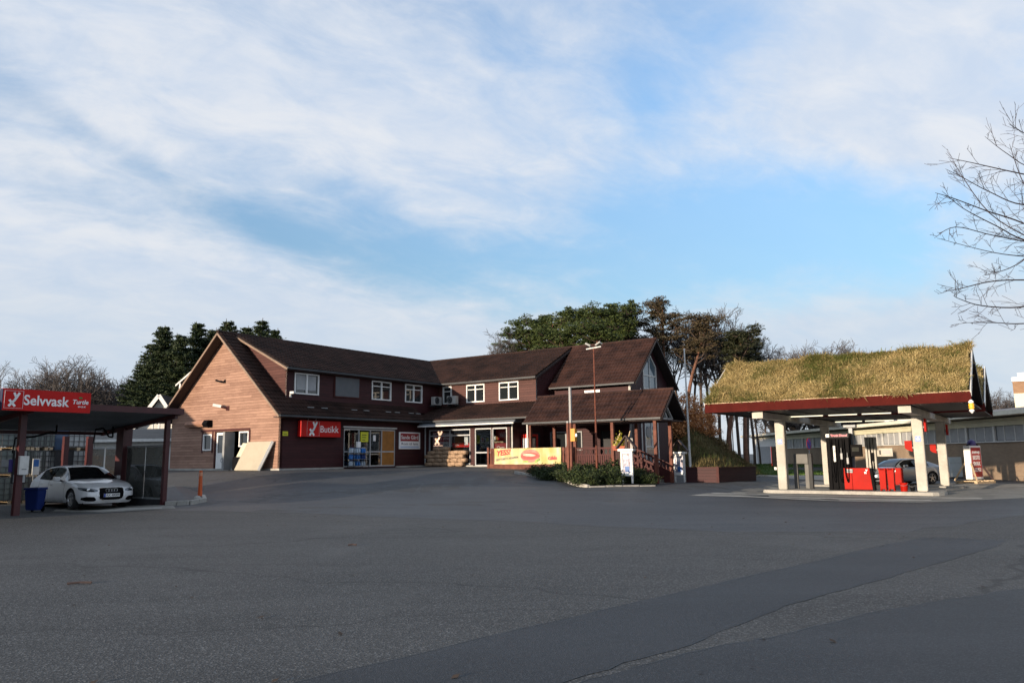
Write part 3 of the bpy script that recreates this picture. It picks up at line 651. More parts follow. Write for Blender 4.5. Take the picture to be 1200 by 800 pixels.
# shopfront glazing
f2, M2 = glazed('shop_window', .32, 3.72, .12, 2.38, [2.05], [1.98], (0, 11.79, 0), (1, 0, 0), SHOPG)
f3, M3 = glazed('glass_door', 4.15, 5.40, .02, 2.38, [], [.86], (0, 11.79, 0), (1, 0, 0), SHOPG)
f4, M4 = glazed('shop_window', 5.52, 6.58, .12, 2.38, [], [], (0, 11.79, 0), (1, 0, 0), SHOPG)
mb = MB(); mb.m(REDDK); mb.box(5.6, 6.5, .10, .12, .9, 1.42, M4); mb.m(SIGNW); put_text(mb, 'Chess', 6.05, 11.88, 1.15, .24, shear=.2); mb.build('red_poster', shop)
mb = MB(); mb.m(REDS); mb.box(2.2, 3.6, .12, .14, 1.22, 1.48, M2); mb.m(SIGNW); put_text(mb, 'BESTE', 2.6, 11.905, 1.35, .13); mb.build('price_strip', shop)
mb = MB(); mb.m(SIGNW); mb.box(3.2, 3.5, .10, .115, 1.36, 1.86, M2); mb.build('paper_notice', shop)
mb = MB(); mb.m(SHELFW := pmat('lit_shelf_edge', (.42, .34, .22), .6, .2)); mb.box(2.1, 3.7, .30, .5, 1.93, 1.99, M2); mb.box(.4, 6.6, 2.9, 3.2, .9, 1.0, M2); mb.box(.4, 6.6, 2.9, 3.2, 1.5, 1.6, M2)
for k in range(46):
    c = random.choice([REDS, YELLOW, BLUEC, SIGNW, GREY, ORWOOD]); mb.m(c); x = .5+6*random.random(); z = random.choice([1.0, 1.6, .3]); mb.box(x, x+.16, 2.92+random.random()*.1, 3.12, z+.003, z+.16+.2*random.random(), M2)
mb.build('shop_shelf', shop)
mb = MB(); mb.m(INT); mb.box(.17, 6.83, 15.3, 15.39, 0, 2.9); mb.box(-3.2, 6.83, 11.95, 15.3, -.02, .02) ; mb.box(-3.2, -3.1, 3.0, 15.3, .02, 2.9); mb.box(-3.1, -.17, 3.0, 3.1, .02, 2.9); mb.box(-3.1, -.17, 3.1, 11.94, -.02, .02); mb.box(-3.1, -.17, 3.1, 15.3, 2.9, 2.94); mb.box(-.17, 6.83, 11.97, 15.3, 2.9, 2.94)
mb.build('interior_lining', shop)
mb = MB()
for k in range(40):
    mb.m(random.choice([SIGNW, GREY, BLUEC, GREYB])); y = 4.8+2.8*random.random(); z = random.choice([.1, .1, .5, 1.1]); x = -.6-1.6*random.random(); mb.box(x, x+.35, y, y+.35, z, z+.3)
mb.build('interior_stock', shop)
# lit mark hanging in the shop window
mb = MB(); mb.m(REDDK); mb.box(.55, 1.45, 11.89, 11.93, .98, 2.36); lm = mb.build('window_sign', shop, 'dark red hanging panel with a lit orange-white mark')
mb = MB(); mb.m(emit('warm_lit_mark', (1, .62, .38), 1.6)); logo(mb, 1.02, 11.885, 1.84, .92); mb.box(.62, 1.4, 11.88, 11.889, 1.33, 1.36); put_text(mb, '7bare', 1.02, 11.885, 1.16, .2); mb.build('lit_mark', lm)
# awning cassette
mb = MB(); mb.m(GREYB); mb.prism([(.35, 11.45, 2.79), (.35, 10.80, 2.79), (.35, 10.60, 2.60), (.35, 11.45, 2.62)], (7.6, 0, 0)); mb.m(WHITED); mb.box(.36, 7.94, 10.57, 10.60, 2.53, 2.62)
mb.build('awning', shop, 'closed grey awning over the shop window')
# end gable window
GWY = (17.2, 19.1); gp = [(13.36, 17.2, .15), (13.36, 19.1, .15), (13.36, 19.1, 6.2), (13.36, 18.15, 7.02), (13.36, 17.2, 6.2)]
mb = MB(); mb.m(WHITED)
loop = gp+[gp[0]]
for a, b in zip(loop, loop[1:]): mb.beam(a, b, .09, .09, up=(1, 0, 0))
for z in (1.1, 2.9, 3.9, 4.75, 5.6): mb.box(13.33, 13.39, 17.25, 19.05, z-.035, z+.035)
for z0, z1 in ((1.14, 2.86), (3.94, 4.71), (4.79, 5.56), (5.64, 6.8)): mb.box(13.335, 13.385, 18.12, 18.19, z0, z1)
gw = mb.build('gable_window', shop, 'tall white framed window with a pointed top in the end gable')
mb = MB(); mb.m(PANEB); mb.prism([(13.34, p[1], p[2]) for p in gp], (-.012, 0, 0)); mb.build('pane', gw)
mb = MB(); mb.m(GREYB); mb.cyl((13.36, 17.75, 2.0), (13.375, 17.75, 2.0), .36, n=20); mb.build('round_decal', gw)
mb = MB(); mb.m(SIGNW); mb.box(10.15, 11.25, 15.34, 15.395, 4.28, 4.66); mb.build('bright_window_panel', shop)  # bright window drawn as a white sheet, its light put into the colour
window((7.0, 15.4, 0), (1, 0, 0), .52, 2.88, .92, 2.13, mull=1, trans=False, mat=GREY)
mb = MB(); mb.m(GREYD); mb.box(11.25, 12.1, 15.42, 15.47, 0, 2.08); d_ = mb.build('door', shop, 'dark door under the porch'); mb = MB(); mb.m(ALU); mb.cyl((11.95, 15.4, 1.0), (12.06, 15.4, 1.0), .02); mb.build('handle', d_)
mb = MB(); mb.m(GREYD); mb.box(6.94, 6.98, 13.72, 14.96, 0, 2.08); mb.build('door', shop, 'dark side door by the drinks machine')
# porch: deck, posts, stairs, rails, truss
mb = MB(); mb.m(DKWOOD); mb.box(7.05, 15.6, 8.98, 11.75, -.12, 0); mb.box(7.2, 13.3, 11.79, 15.38, -.12, -.002); mb.m(RED); mb.box(7.1, 15.58, 9.02, 9.06, -1.2, -.12); mb.box(15.5, 15.56, 9.06, 12.3, -1.3, -.12); mb.build('porch_deck', shop)
for x, y, zb in ((17.59, 9.27, -.85), (17.59, 11.16, -.85), (15.17, 9.27, 0), (12.9, 9.27, 0), (10.0, 9.27, 0), (15.3, 11.9, 0), (10.0, 11.9, 0)):
    mb = MB(); mb.m(REDPOST); mb.bbox(x-.085, x+.085, y-.085, y+.085, zb, 2.3, .012); mb.build('porch_post', shop)
mb = MB(); mb.m(CONCD)
for k in range(5): mb.box(15.6+.38*k, 15.6+.38*(k+1)+.02, 9.4, 11.1, -1.0, -.17*(k+1)+.0)
mb.build('stairs', shop)
for y in (9.27, 11.12):
    mb = MB(); mb.m(REDTRIM)
    mb.beam((15.5, y, .95), (17.52, y, .08), .06, .11)
    mb.beam((15.5, y, .62), (17.52, y, -.24), .05, .07)
    for k in range(9):
        t = k/8; x = 15.55+1.9*t; z = .92-.86*t; mb.beam((x, y, z-.3), (x+.07, y, z), .03, .05); mb.beam((x+.13, y, z-.35), (x+.05, y, z-.04), .03, .05)
    mb.prism([(15.5, y-.02, .62), (17.5, y-.02, -.24), (17.5, y-.02, -.9), (15.5, y-.02, -.9)], (0, .04, 0))
    mb.build('stair_rail', shop)
for x0, x1 in ((12.95, 15.1), (10.1, 12.85)):
    mb = MB(); mb.m(REDTRIM); mb.box(x0, x1, 9.22, 9.30, .93, 1.02); mb.box(x0, x1, 9.23, 9.29, .08, .16); mb.box(x0, x1, 9.235, 9.285, .60, .66)
    n = int((x1-x0)/.13)
    for k in range(n):
        x = x0+.05+k*.13; mb.box(x, x+.095, 9.24, 9.28, .16, .60)
        if k % 2 == 0: mb.beam((x, 9.26, .66), (x+.13, 9.26, .93), .03, .045); mb.beam((x+.13, 9.26, .66), (x, 9.26, .93), .028, .04)
    mb.build('porch_railing', shop)
mb = MB(); mb.m(WHITED); tx = 17.5
ap = (tx, 10.58, 3.42)
for a, b in (((tx, 9.5, 2.46), ap), (ap, (tx, 11.66, 2.46)), ((tx, 11.66, 2.46), (tx, 9.5, 2.46)), ((tx, 10.2, 2.46), (tx, 10.58, 2.9)), ((tx, 10.96, 2.46), (tx, 10.58, 2.9))): mb.beam(a, b, .09, .13, up=(1, 0, 0))
mb.build('porch_truss', shop, 'pale triangular truss at the end of the porch roof')
mb = MB(); mb.m(GREY); mb.face([(17.2, PE0+.15, 2.44), (17.2, 2*PY-PE0-.15, 2.44), (17.2, PY, PH-.16)]); mb.build('porch_gable_board', shop)
# snow guards on the skirt roof
mb = MB(); mb.m(GREY)
for y in (1.7, 2.7, 5.0, 6.0, 7.9, 8.7, 10.0, 10.7):
    x = .12; z = sl(x)+.06; mb.box(x-.02, x+.05, y, y+.42, z, z+.05)
mb.build('snow_guard', shop)
mb = MB(); mb.m(GREY)
for t in np.linspace(.02, .98, 12):
    a = Vector((-.2, 13.4, 5.66)).lerp(Vector((RX, RY, RH+.03)), t); b = Vector((-.2, 13.4, 5.66)).lerp(Vector((RX, RY, RH+.03)), min(1, t+.09)); mb.beam(a, b, .14, .02)
mb.build('valley_flashing', shop)
mb = MB(); mb.m(CONC); mb.box(-AW-.1, .12, -.10, -.001, -.25, .10); mb.box(.001, .10, 0, 4.5, -.25, .09); mb.box(.001, .10, 8.95, 11.6, -.25, .09); mb.box(.1, 4.1, 11.60, 11.788, -.25, .08); mb.box(4.1, 5.5, 11.30, 11.788, -.2, .04); mb.build('plinth', shop)
# ------------------------------------------------------------------ frames and sight-line helpers for measuring the photograph
def hit(px, py, p, n):
    d = ray(px, py); c = Vector((0, 0, H)); return c + d*((Vector(p)-c).dot(n)/d.dot(n))
def inframe(p, o): d = Vector(p)-o; return Vector((d.dot(HX), d.dot(HY), d.z))
def on_t(px, py, t): return inframe(hit(px, py, O0+HY*t, HY), O0)        # pumps frame, plane at depth t
# ================================================================== TURF-ROOFED PUMP CANOPY
canopy = thing('fuel_canopy', 'open petrol station canopy with two turf covered gabled roofs on cream columns', 'canopy', O0, RZ)
for s, t, zb in ((0, 0, 0), (-5.641, 0, 0), (0, 8.8, -.1), (-5.641, 8.8, -.1)):
    mb = MB(); mb.m(CREAM); n = .19; m_ = .205
    bm = bmesh.new(); vs = [bm.verts.new((s+a*q, t+b*q, z)) for z, q in ((zb, n), (3.10, m_)) for a, b in ((-1,-1),(1,-1),(1,1),(-1,1))]
    for f in ((3,2,1,0),(4,5,6,7),(0,1,5,4),(1,2,6,5),(2,3,7,6),(3,0,4,7)): bm.faces.new([vs[i] for i in f])
    bmesh.ops.bevel(bm, geom=bm.edges[:], offset=.025, segments=2, affect='EDGES'); mb.frombm(bm); mb.build('column', canopy)
for s in (0, -5.641):
    mb = MB(); mb.m(BEAMC); mb.bbox(s-.22, s+.22, -3.35, 12.1, 3.105, 3.37, .015); mb.m(CREAM); mb.box(s-.225, s+.225, -3.36, -3.352, 3.10, 3.375); mb.build('cross_beam', canopy)
TS = (-7.774, 2.235)
GRASS = foliage('dry_roof_grass', (.25, .195, .075), (.60, .475, .235), .75, third=(.115, .130, .034))
THATCH = pmat('turf_thatch', (.07, .055, .018), .95, .6, 1.6, bump=1.0, bscale=9, c2=(.18, .14, .05))
def blades(n, o, eu, ev, Lu, Lv, nrm, mat, lmin, lmax, w, clump=1.0, seedv=1):
    """n thin bent grass blades on a slope, denser and longer in tussocks"""
    r = np.random.default_rng(seedv); O, EU, EV, N = (np.array(q, float) for q in (o, eu, ev, nrm))
    nt = max(3, int(Lu*Lv*3.0)); tc = np.stack([r.random(nt)*Lu, r.random(nt)*Lv], 1); tl = r.random(nt)**1.6
    k = r.integers(0, nt, n); loose = r.random(n) < .55
    uv = np.where(loose[:, None], np.stack([r.random(n)*Lu, r.random(n)*Lv], 1), tc[k]+r.normal(0, .17, (n, 2)))
    uv[:, 0] = np.clip(uv[:, 0], 0, Lu); uv[:, 1] = np.clip(uv[:, 1], -.05, Lv)
    L = lmin+(lmax-lmin)*(1+.9*(r.random(n) < .06))*(np.where(loose, .45*r.random(n), .25+.75*tl[k]))*(.6+.4*r.random(n))
    base = O+uv[:, :1]*EU+uv[:, 1:]*EV
    up = N*.55+np.array([0, 0, .55])-EV*.35
    d = up+r.normal(0, .38, (n, 3)); d += np.where(loose, 0, 1)[:, None]*EU*((uv[:, :1]-tc[k][:, :1])*1.4)
    d /= np.linalg.norm(d, axis=1)[:, None]
    bend = np.array([0, 0, -1.0])*.42-EV*.25+EU*r.normal(.12, .25, (n, 1))
    side = np.cross(d, r.normal(0, 1, (n, 3))); side /= np.linalg.norm(side, axis=1)[:, None]
    mid = base+d*(L*.55)[:, None]; tip = base+d*(L*.92)[:, None]+bend*(L*.42)[:, None]
    W = (w*(.6+.8*r.random(n)))[:, None]
    V = np.stack([base-side*W, base+side*W, mid+side*W*.8, mid-side*W*.8, tip], 1).reshape(-1, 3)
    fs = []
    for i in range(n): b = i*5; fs.append((b, b+1, b+2, b+3)); fs.append((b+3, b+2, b+4))
    mb = MB(); mb.m(mat); mb.v = V.tolist(); mb.f = fs; mb.mi = [0]*len(fs); return mb
FZ = 3.80; RZc = 5.70
for tr, hwid, big in ((-.47, 3.2, True), (7.9, 3.2, False)):
    for sg in (-1, 1):
        e = Vector((0, tr+sg*hwid, FZ)); rdg = Vector((0, tr, RZc)); ev = (rdg-e).normalized(); Lv = (rdg-e).length; eu = Vector((1, 0, 0)); nrm = eu.cross(ev) if sg < 0 else ev.cross(eu)
        mb = MB(); mb.m(ROOFSIDE); a = Vector((TS[0], e.y, FZ)); b = Vector((TS[1], e.y, FZ)); c = Vector((TS[1], tr, RZc)); d = Vector((TS[0], tr, RZc))
        mb.prism([q-nrm*.06 for q in (a, b, c, d)], -nrm*.14); mb.build('roof_slab', canopy)
        # lumpy turf body
        nx, ny = 72, 26; r = np.random.default_rng(int(tr*10+sg*3+40)); V = []
        for j in range(ny+1):
            for i in range(nx+1):
                u = .05+(TS[1]-TS[0]-.1)*i/nx; v = Lv*j/ny
                h = .06+.025*math.sin(u*2.1+v)+.02*math.sin(u*5.3-v*3.1)+.03*r.random()
                if i in (0, nx) or j == 0: h = -.05
                V.append(a+eu*u+ev*v+nrm*h)
        Fc = [(j*(nx+1)+i, j*(nx+1)+i+1, (j+1)*(nx+1)+i+1, (j+1)*(nx+1)+i) for j in range(ny) for i in range(nx)]
        if sg > 0: Fc = [f[::-1] for f in Fc]
        mb = MB(); mb.m(THATCH); mb.raw(V, Fc); mb.build('turf', canopy, smooth=True)
        nb = 120000 if (big and sg < 0) else (9000 if sg < 0 else 5000)
        g_ = blades(nb, a+nrm*.05+eu*.06, eu, ev, TS[1]-TS[0]-.12, Lv+.06, nrm, GRASS, .10, .52, .0075 if big and sg < 0 else .014, seedv=int(tr)+sg+20)
        g_.build('roof_grass', canopy, 'dry straw and moss coloured grass on the roof slope', kind='stuff')
    if big:   # ragged ridge and eave
        e = Vector((0, tr-hwid, FZ)); rdg = Vector((0, tr, RZc)); ev = (rdg-e).normalized(); Lv = (rdg-e).length; eu = Vector((1, 0, 0)); nrm = eu.cross(ev); a = Vector((TS[0]+.06, e.y, FZ))+nrm*.05
        for v0, lv, n_, l0, l1, sd in ((Lv-.25, .3, 5200, .12, .55, 61), (-.06, .16, 4200, .10, .38, 62)):
            blades(n_, a+ev*v0, eu, ev, TS[1]-TS[0]-.12, lv, nrm if v0 > 0 else (nrm*.4-ev*.9), GRASS, l0, l1, .0085, seedv=sd).build('roof_grass', canopy, 'longer ragged grass along the ridge and eave' if sd == 61 else None, kind='stuff')
    # fascia, gable timbers, ceiling
    y0 = tr-hwid
    mb = MB(); mb.m(FASCIA); mb.box(TS[0]-.03, TS[1]+.03, y0-.07, y0-.025, 3.40, 3.78); mb.m(PLANK); mb.box(TS[0]-.03, TS[1]+.03, y0-.075, y0-.02, 3.782, 3.815); mb.build('fascia', canopy)
    mb = MB(); mb.m(FASCIA); mb.box(TS[0]-.03, TS[1]+.03, tr+hwid+.025, tr+hwid+.07, 3.40, 3.78); mb.build('fascia', canopy)
    for s_, nm in ((TS[0], -1), (TS[1], 1)):
        for sg in (-1, 1):
            mb = MB(); mb.m(WHITED if sg < 0 else GREYD); mb.beam((s_+nm*.03, tr+sg*(hwid+.05), 3.70), (s_+nm*.03, tr, RZc-.05), .04, .24); mb.m(GREYD); mb.beam((s_-nm*.25, tr+sg*(hwid-.1), 3.60), (s_-nm*.25, tr, RZc-.26), .09, .14); mb.build('bargeboard', canopy)
        mb = MB(); mb.m(SOFFIT); xx = s_-nm*.5; mb.prism([(xx, tr-hwid+.1, 3.46), (xx, tr+hwid-.1, 3.46), (xx, tr, RZc-.35)], (nm*.04, 0, 0)); mb.m(GREY); mb.box(xx+nm*.06, xx+nm*.10, tr-hwid+.2, tr+hwid-.2, 3.47, 3.66); mb.box(xx+nm*.06, xx+nm*.10, tr-.9, tr+.9, 4.65, 4.85); mb.build('gable_shade_infill', canopy)  # dark sheet stands for the shaded inside of the open gable
    mb = MB(); mb.m(GREYD); mb.box(TS[0]+.02, TS[1]-.02, y0+.0, tr+hwid-.0, 3.40, 3.44)
    for k in range(7): x = TS[0]+.3+k*(TS[1]-TS[0]-.6)/6; mb.box(x-.05, x+.05, y0+.05, tr+hwid-.05, 3.375, 3.40)
    mb.build('ceiling', canopy)
LAMP = emit('warm_tube_light', (1, .88, .62), 1.15)
for t, pxs in ((1.0, [(927, 964, 487.3), (971, 1004, 485.3), (1010, 1044, 483.3)]), (9.4, [(979, 1010, 495.5), (1014, 1047, 493.0), (1052, 1068, 491.5)])):
    for a, b, py in pxs:
        p, q = on_t(a, py, t), on_t(b, py, t); mb = MB(); mb.m(GREY); mb.box(p.x-.03, q.x+.03, t-.10, t+.10, 3.335, 3.373); mb.m(LAMP); mb.box(p.x, q.x, t-.06, t+.06, 3.295, 3.334); mb.build('strip_light', canopy)
# number plates and stickers that belong to the columns
for s, t, lab in ((-5.641, 0, 'blue square sticker on the left front column'), (0, 0, 'blue square sticker on the right front column')):
    mb = MB(); mb.m(pmat('sticker_blue', (.03, .12, .42), .4, .05)); y = t-.196; mb.box(s-.11, s+.11, y-.006, y, 2.03, 2.26); mb.m(SIGNW); mb.box(s-.06, s+.06, y-.009, y-.006, 2.12, 2.15); mb.box(s-.015, s+.015, y-.009, y-.006, 2.15, 2.21); o = tag(mb.build('column_sticker'), lab, 'sticker'); o.location = O0; o.rotation_euler = (0, 0, RZ)
def local_thing(name, label, cat, o=O0, group=None): return thing(name, label, cat, o, RZ, group)
for t, lab in ((0.0, 'red blade sign high on the right front canopy column'), (8.8, 'red blade sign high on the right rear canopy column')):
    o = local_thing('blade_sign', lab, 'sign'); mb = MB(); mb.m(REDP); mb.bbox(.26, .34, t-.22, t+.22, 2.44, 2.98, .01); mb.build('panel', o); mb = MB(); mb.m(GREY); mb.box(.19, .262, t-.1, t+.1, 2.6, 2.66); mb.build('bracket', o)
for t, z0, z1, lab in ((0.0, 1.62, 2.08, 'red plate fixed beside the right front column'), (8.8, 1.52, 2.0, 'red plate fixed beside the right rear column')):
    o = local_thing('red_plate', lab, 'sign'); mb = MB(); mb.m(REDP); mb.prism([(-.54, t-.05, z1), (-.26, t-.05, z1), (-.26, t-.05, z0), (-.46, t-.05, z0+.08), (-.54, t-.05, z0+.16)], (0, .05, 0)); mb.build('panel', o); mb = MB(); mb.m(GREY); mb.box(-.27, -.19, t-.04, t, z0+.15, z0+.2); mb.build('bracket', o)
o = local_thing('payment_box', 'black box with a red left side on the left front column', 'machine'); mb = MB(); mb.m(BLACK); mb.bbox(-6.06, -5.87, -.18, .12, 1.05, 1.93, .015); mb.build('housing', o); mb = MB(); mb.m(REDP); mb.box(-6.075, -6.062, -.185, .1, 1.05, 1.93); mb.build('red_side', o); mb = MB(); mb.m(WHITED); mb.bbox(-6.0, -5.88, -.12, .05, .86, 1.0, .02); mb.build('holder', o); mb = MB(); mb.m(GREY); mb.box(-5.875, -5.825, -.1, .1, 1.3, 1.6); mb.build('bracket', o)
# islands
for nm, t0, t1, z1, zb in (('front', -1.05, 1.35, 0, -.5), ('rear', 7.9, 9.9, -.1, -.6)):
    mb = MB(); mb.m(CONC); bm = bmesh.new(); pts = []
    for cx, sgn in ((.45, 1), (-6.1, -1)):
        for k in range(7):
            a = -math.pi/2+math.pi*k/6; rr = (t1-t0)/2; pts.append((cx+sgn*math.cos(a)*.42, (t0+t1)/2+sgn*math.sin(a)*rr))
    f = bm.faces.new([bm.verts.new((a, b, zb)) for a, b in pts]); r_ = bmesh.ops.extrude_face_region(bm, geom=[f])
    for v in [e for e in r_['geom'] if isinstance(e, bmesh.types.BMVert)]: v.co.z = z1
    bmesh.ops.recalc_face_normals(bm, faces=bm.faces); bmesh.ops.bevel(bm, geom=[e for e in bm.edges if all(abs(v.co.z-z1) < .001 for v in e.verts)], offset=.03, segments=2, affect='EDGES')
    mb.frombm(bm); o = mb.build('pump_island', None, kind='structure'); o.location = O0; o.rotation_euler = (0, 0, RZ)
cwp = lambda s, t: (cw(s, t, 0).x, cw(s, t, 0).y)
sheet('concrete_apron', [cwp(-7.6, -6.65), cwp(.6, -6.65), cwp(2.4, -3.0), cwp(4.0, -1.0), cwp(5.2, 3), cwp(5.2, 12), cwp(-7.6, 12)], CONCD, .009, 1.0)
PCS = pmat('pale_concrete_strip', (.40, .385, .345), .85, .25, 2.0)
for t0, t1, mt in ((-2.7, -1.9, PCS), (-4.7, -3.9, PCS), (-6.6, -6.15, PCS)): sheet('drain_kerb', [cwp(-7.4, t0), cwp(1.9+.25*t0 if t0 < -3 else 2.2, t0), cwp(1.9+.25*t0 if t0 < -3 else 2.2, t1), cwp(-7.4, t1)], mt, .014, 1.0)
for s in (-5.2, -2.6):
    p = cw(s, -5.4, 0); mb = MB(); mb.m(GREYD); c = gpt(p.x, p.y, .0125); mb.cyl(c-Vector((0, 0, .03)), c, .42, .42, 20); tag(mb.build('manhole_cover'), 'dark round tank cover in the concrete, '+('left' if s < -4 else 'right')+' one before the pump island', 'manhole cover')
# hanging lantern at the right end of the fascia
o = local_thing('hanging_lantern', 'small yellow and white lantern hanging from the right end of the red canopy board', 'lantern')
p = inframe(hit(1138.5, 477, O0+HY*-3.75, HY), O0); x, y, z = p.x, -3.75, p.z
mb = MB(); mb.m(pmat('lantern_yellow', (.72, .40, .03), .5, .1)); mb.lathe((x, y, z-.08), [(.06, 0), (.10, .05), (.085, .11), (.10, .17), (.07, .24)], 12); mb.build('shade', o, smooth=.7)
mb = MB(); mb.m(SIGNW); mb.lathe((x, y, z-.22), [(.02, 0), (.09, .09), (.07, .14)], 12); mb.lathe((x, y, z+.155), [(.08, 0), (.09, .05), (.03, .12)], 12); mb.build('cap', o, smooth=.7)
mb = MB(); mb.m(GREYD); mb.cyl((x, y, z+.26), (x, y, 3.42), .01, n=6); mb.build('hook', o)
# ------------------------------------------------------------------ pumps
def hose(mb, pts, r=.022):
    P = [Vector(p) for p in pts]; out = []
    for i in range(len(P)-1):
        p0, p1, p2, p3 = P[max(0, i-1)], P[i], P[i+1], P[min(len(P)-1, i+2)]
        for k in range(6):
            t = k/6; out.append(.5*((2*p1)+(p2-p0)*t+(2*p0-5*p1+4*p2-p3)*t*t+(3*p1-p0-3*p2+p3)*t**3))
    out.append(P[-1]); mb.tube(out, r, 7)
pump = local_thing('fuel_pump', 'tall black fuel pump with hoses and a red lower cabinet on the front island', 'fuel pump')
mb = MB(); mb.m(BLACK)
mb.bbox(-3.64, -2.70, -.20, .24, .0, 2.40, .02)
mb.m(BLACK)
for x in (-3.52, -3.28, -3.02): mb.bbox(x-.055, x+.055, -.27, -.20, .05, 2.22, .015)
mb.build('housing', pump)
mb = MB(); mb.m(GREYD); mb.bbox(-3.66, -2.68, -.26, .26, 2.26, 2.46, .015); hd = mb.build('header', pump); mb = MB(); mb.m(SIGNW); mb.box(-3.62, -3.48, -.268, -.261, 2.30, 2.43); mb.m(pmat('pink_lettering', (.75, .06, .12), .4, .05)); put_text(mb, 'Truck Diesel', -3.08, -.264, 2.36, .13, bold=.004); mb.build('lettering', hd)
for x, z in ((-3.40, 1.4), (-3.12, 1.5), (-2.88, 1.3)):
    mb = MB(); mb.m(BLACK); hose(mb, [(x, -.24, 2.2), (x-.02, -.36, 1.6), (x, -.40, .7), (x+.08, -.34, .35), (x+.12, -.30, .9), (x+.10, -.30, z)], .021); h_ = mb.build('hose', pump, smooth=True)
    mb = MB(); mb.m(WHITED if x < -3.3 else GREY); mb.bbox(x+.06, x+.16, -.36, -.27, z-.18, z+.52 if x < -3.3 else z+.1, .02); mb.cyl((x+.11, -.33, z+.1), (x+.12, -.40, z+.32), .02, .014, 7); mb.build('nozzle', pump)
mb = MB(); mb.m(REDP); mb.prism([(-2.66, -.24, .95), (-1.96, -.24, .95), (-1.88, -.24, .04), (-2.66, -.24, .04)], (0, .44, 0)); mb.box(-2.98, -2.665, -.285, -.24, .05, .95); cb = mb.build('cabinet', pump)
mb = MB(); mb.m(BLACK); mb.prism([(-1.955, -.235, .95), (-1.87, -.235, .92), (-1.79, -.235, .0), (-1.875, -.235, .0)], (0, .43, 0)); mb.box(-2.66, -1.88, -.22, .18, 0, .04); mb.build('cabinet_edge', pump)
mb = MB(); mb.m(SIGNW); logo(mb, -2.10, -.243, .80, .19); mb.build('emblem', cb)
mb = MB(); mb.m(GREY); mb.box(-2.90, -2.62, -.292, -.287, .75, .91); mb.m(GREYD); put_text(mb, 'Diesel', -2.76, -.293, .83, .10); mb.build('label_plate', cb)
mb = MB(); mb.m(BLACK); mb.bbox(-2.74, -2.22, -.05, .12, 1.44, 1.96, .02); dp = mb.build('display', pump); mb = MB(); mb.m(pmat('dim_screen', (.035, .038, .033), .55, .3, 5, spec=.05)); mb.box(-2.62, -2.34, -.056, -.051, 1.66, 1.84); mb.build('screen', dp)
mb = MB(); mb.m(GREYB); mb.bbox(-2.78, -2.60, .28, .42, .95, 2.72, .02); mb.bbox(-2.98, -2.44, .20, .48, 2.70, 2.84, .03); mb.build('mast', pump)
p0 = on_t(1013, 511, 8.7); p1 = on_t(1031, 568, 8.7)
pump2 = local_thing('fuel_pump', 'cream fuel pump with upright ribs and red base on the rear island', 'fuel pump')
X0, X1, Zt = p0.x, p1.x, p0.z-.05; W_ = X1-X0
mb = MB(); mb.m(CREAM)
for k in range(4): x = X0+W_*(k+.5)/4; mb.bbox(x-W_*.095, x+W_*.095, 8.46, 8.9, -.1, Zt, .015)
mb.m(BLACK); mb.box(X0+.03, X1-.03, 8.56, 8.84, -.1, Zt-.03); mb.build('housing', pump2)
for k in (2,): 
    x = X0+W_*k/4; mb = MB(); mb.m(BLACK); hose(mb, [(x, 8.5, Zt-.2), (x, 8.38, 1.7), (x+.03, 8.34, .8), (x+.1, 8.36, .5), (x+.13, 8.4, 1.0), (x+.1, 8.42, 1.5)], .024); mb.build('hose', pump2, smooth=True); mb = MB(); mb.m(BLACK); mb.bbox(x+.05, x+.16, 8.36, 8.46, 1.15, 1.6, .02); mb.build('nozzle', pump2)
a, b = on_t(1032, 525, 8.7), on_t(1047, 534.5, 8.7)
mb = MB(); mb.m(CREAM); mb.bbox(X1-.06, b.x, 8.6, 8.8, b.z, a.z, .02); dp = mb.build('display', pump2); mb = MB(); mb.m(GREYD); mb.box(X1+.12, X1+.2, 8.594, 8.599, b.z+.1, a.z-.1); mb.m(GREY); mb.box(X1+.28, b.x-.12, 8.594, 8.599, b.z+.12, a.z-.1); mb.build('screen', dp)
a, b = on_t(1026, 548, 8.7), on_t(1059, 567.5, 8.7)
mb = MB(); mb.m(REDP); mb.bbox(X1-.02, b.x, 8.48, 8.92, -.08, a.z, .02); cb = mb.build('cabinet', pump2); mb = MB(); mb.m(SIGNW); logo(mb, b.x-.38, 8.478, a.z-.24, .24); mb.build('emblem', cb)
BARR = pmat('dull_grey_steel', (.10, .10, .095), .6, .2)
o = local_thing('crash_barrier', 'grey steel portal frame standing beside the left front column', 'barrier')
mb = MB(); mb.m(BARR); mb.bbox(-5.36, -4.72, .85, 1.05, 1.12, 1.58, .03); mb.build('top_panel', o)
for x in (-5.30, -4.80): mb = MB(); mb.m(BARR); mb.bbox(x-.09, x+.09, .86, 1.04, 0, 1.12, .02); mb.build('leg', o)
mb = MB(); mb.m(GREYD); mb.bbox(-4.71, -4.55, .84, 1.06, 0, 1.6, .02); mb.build('end_post', o)
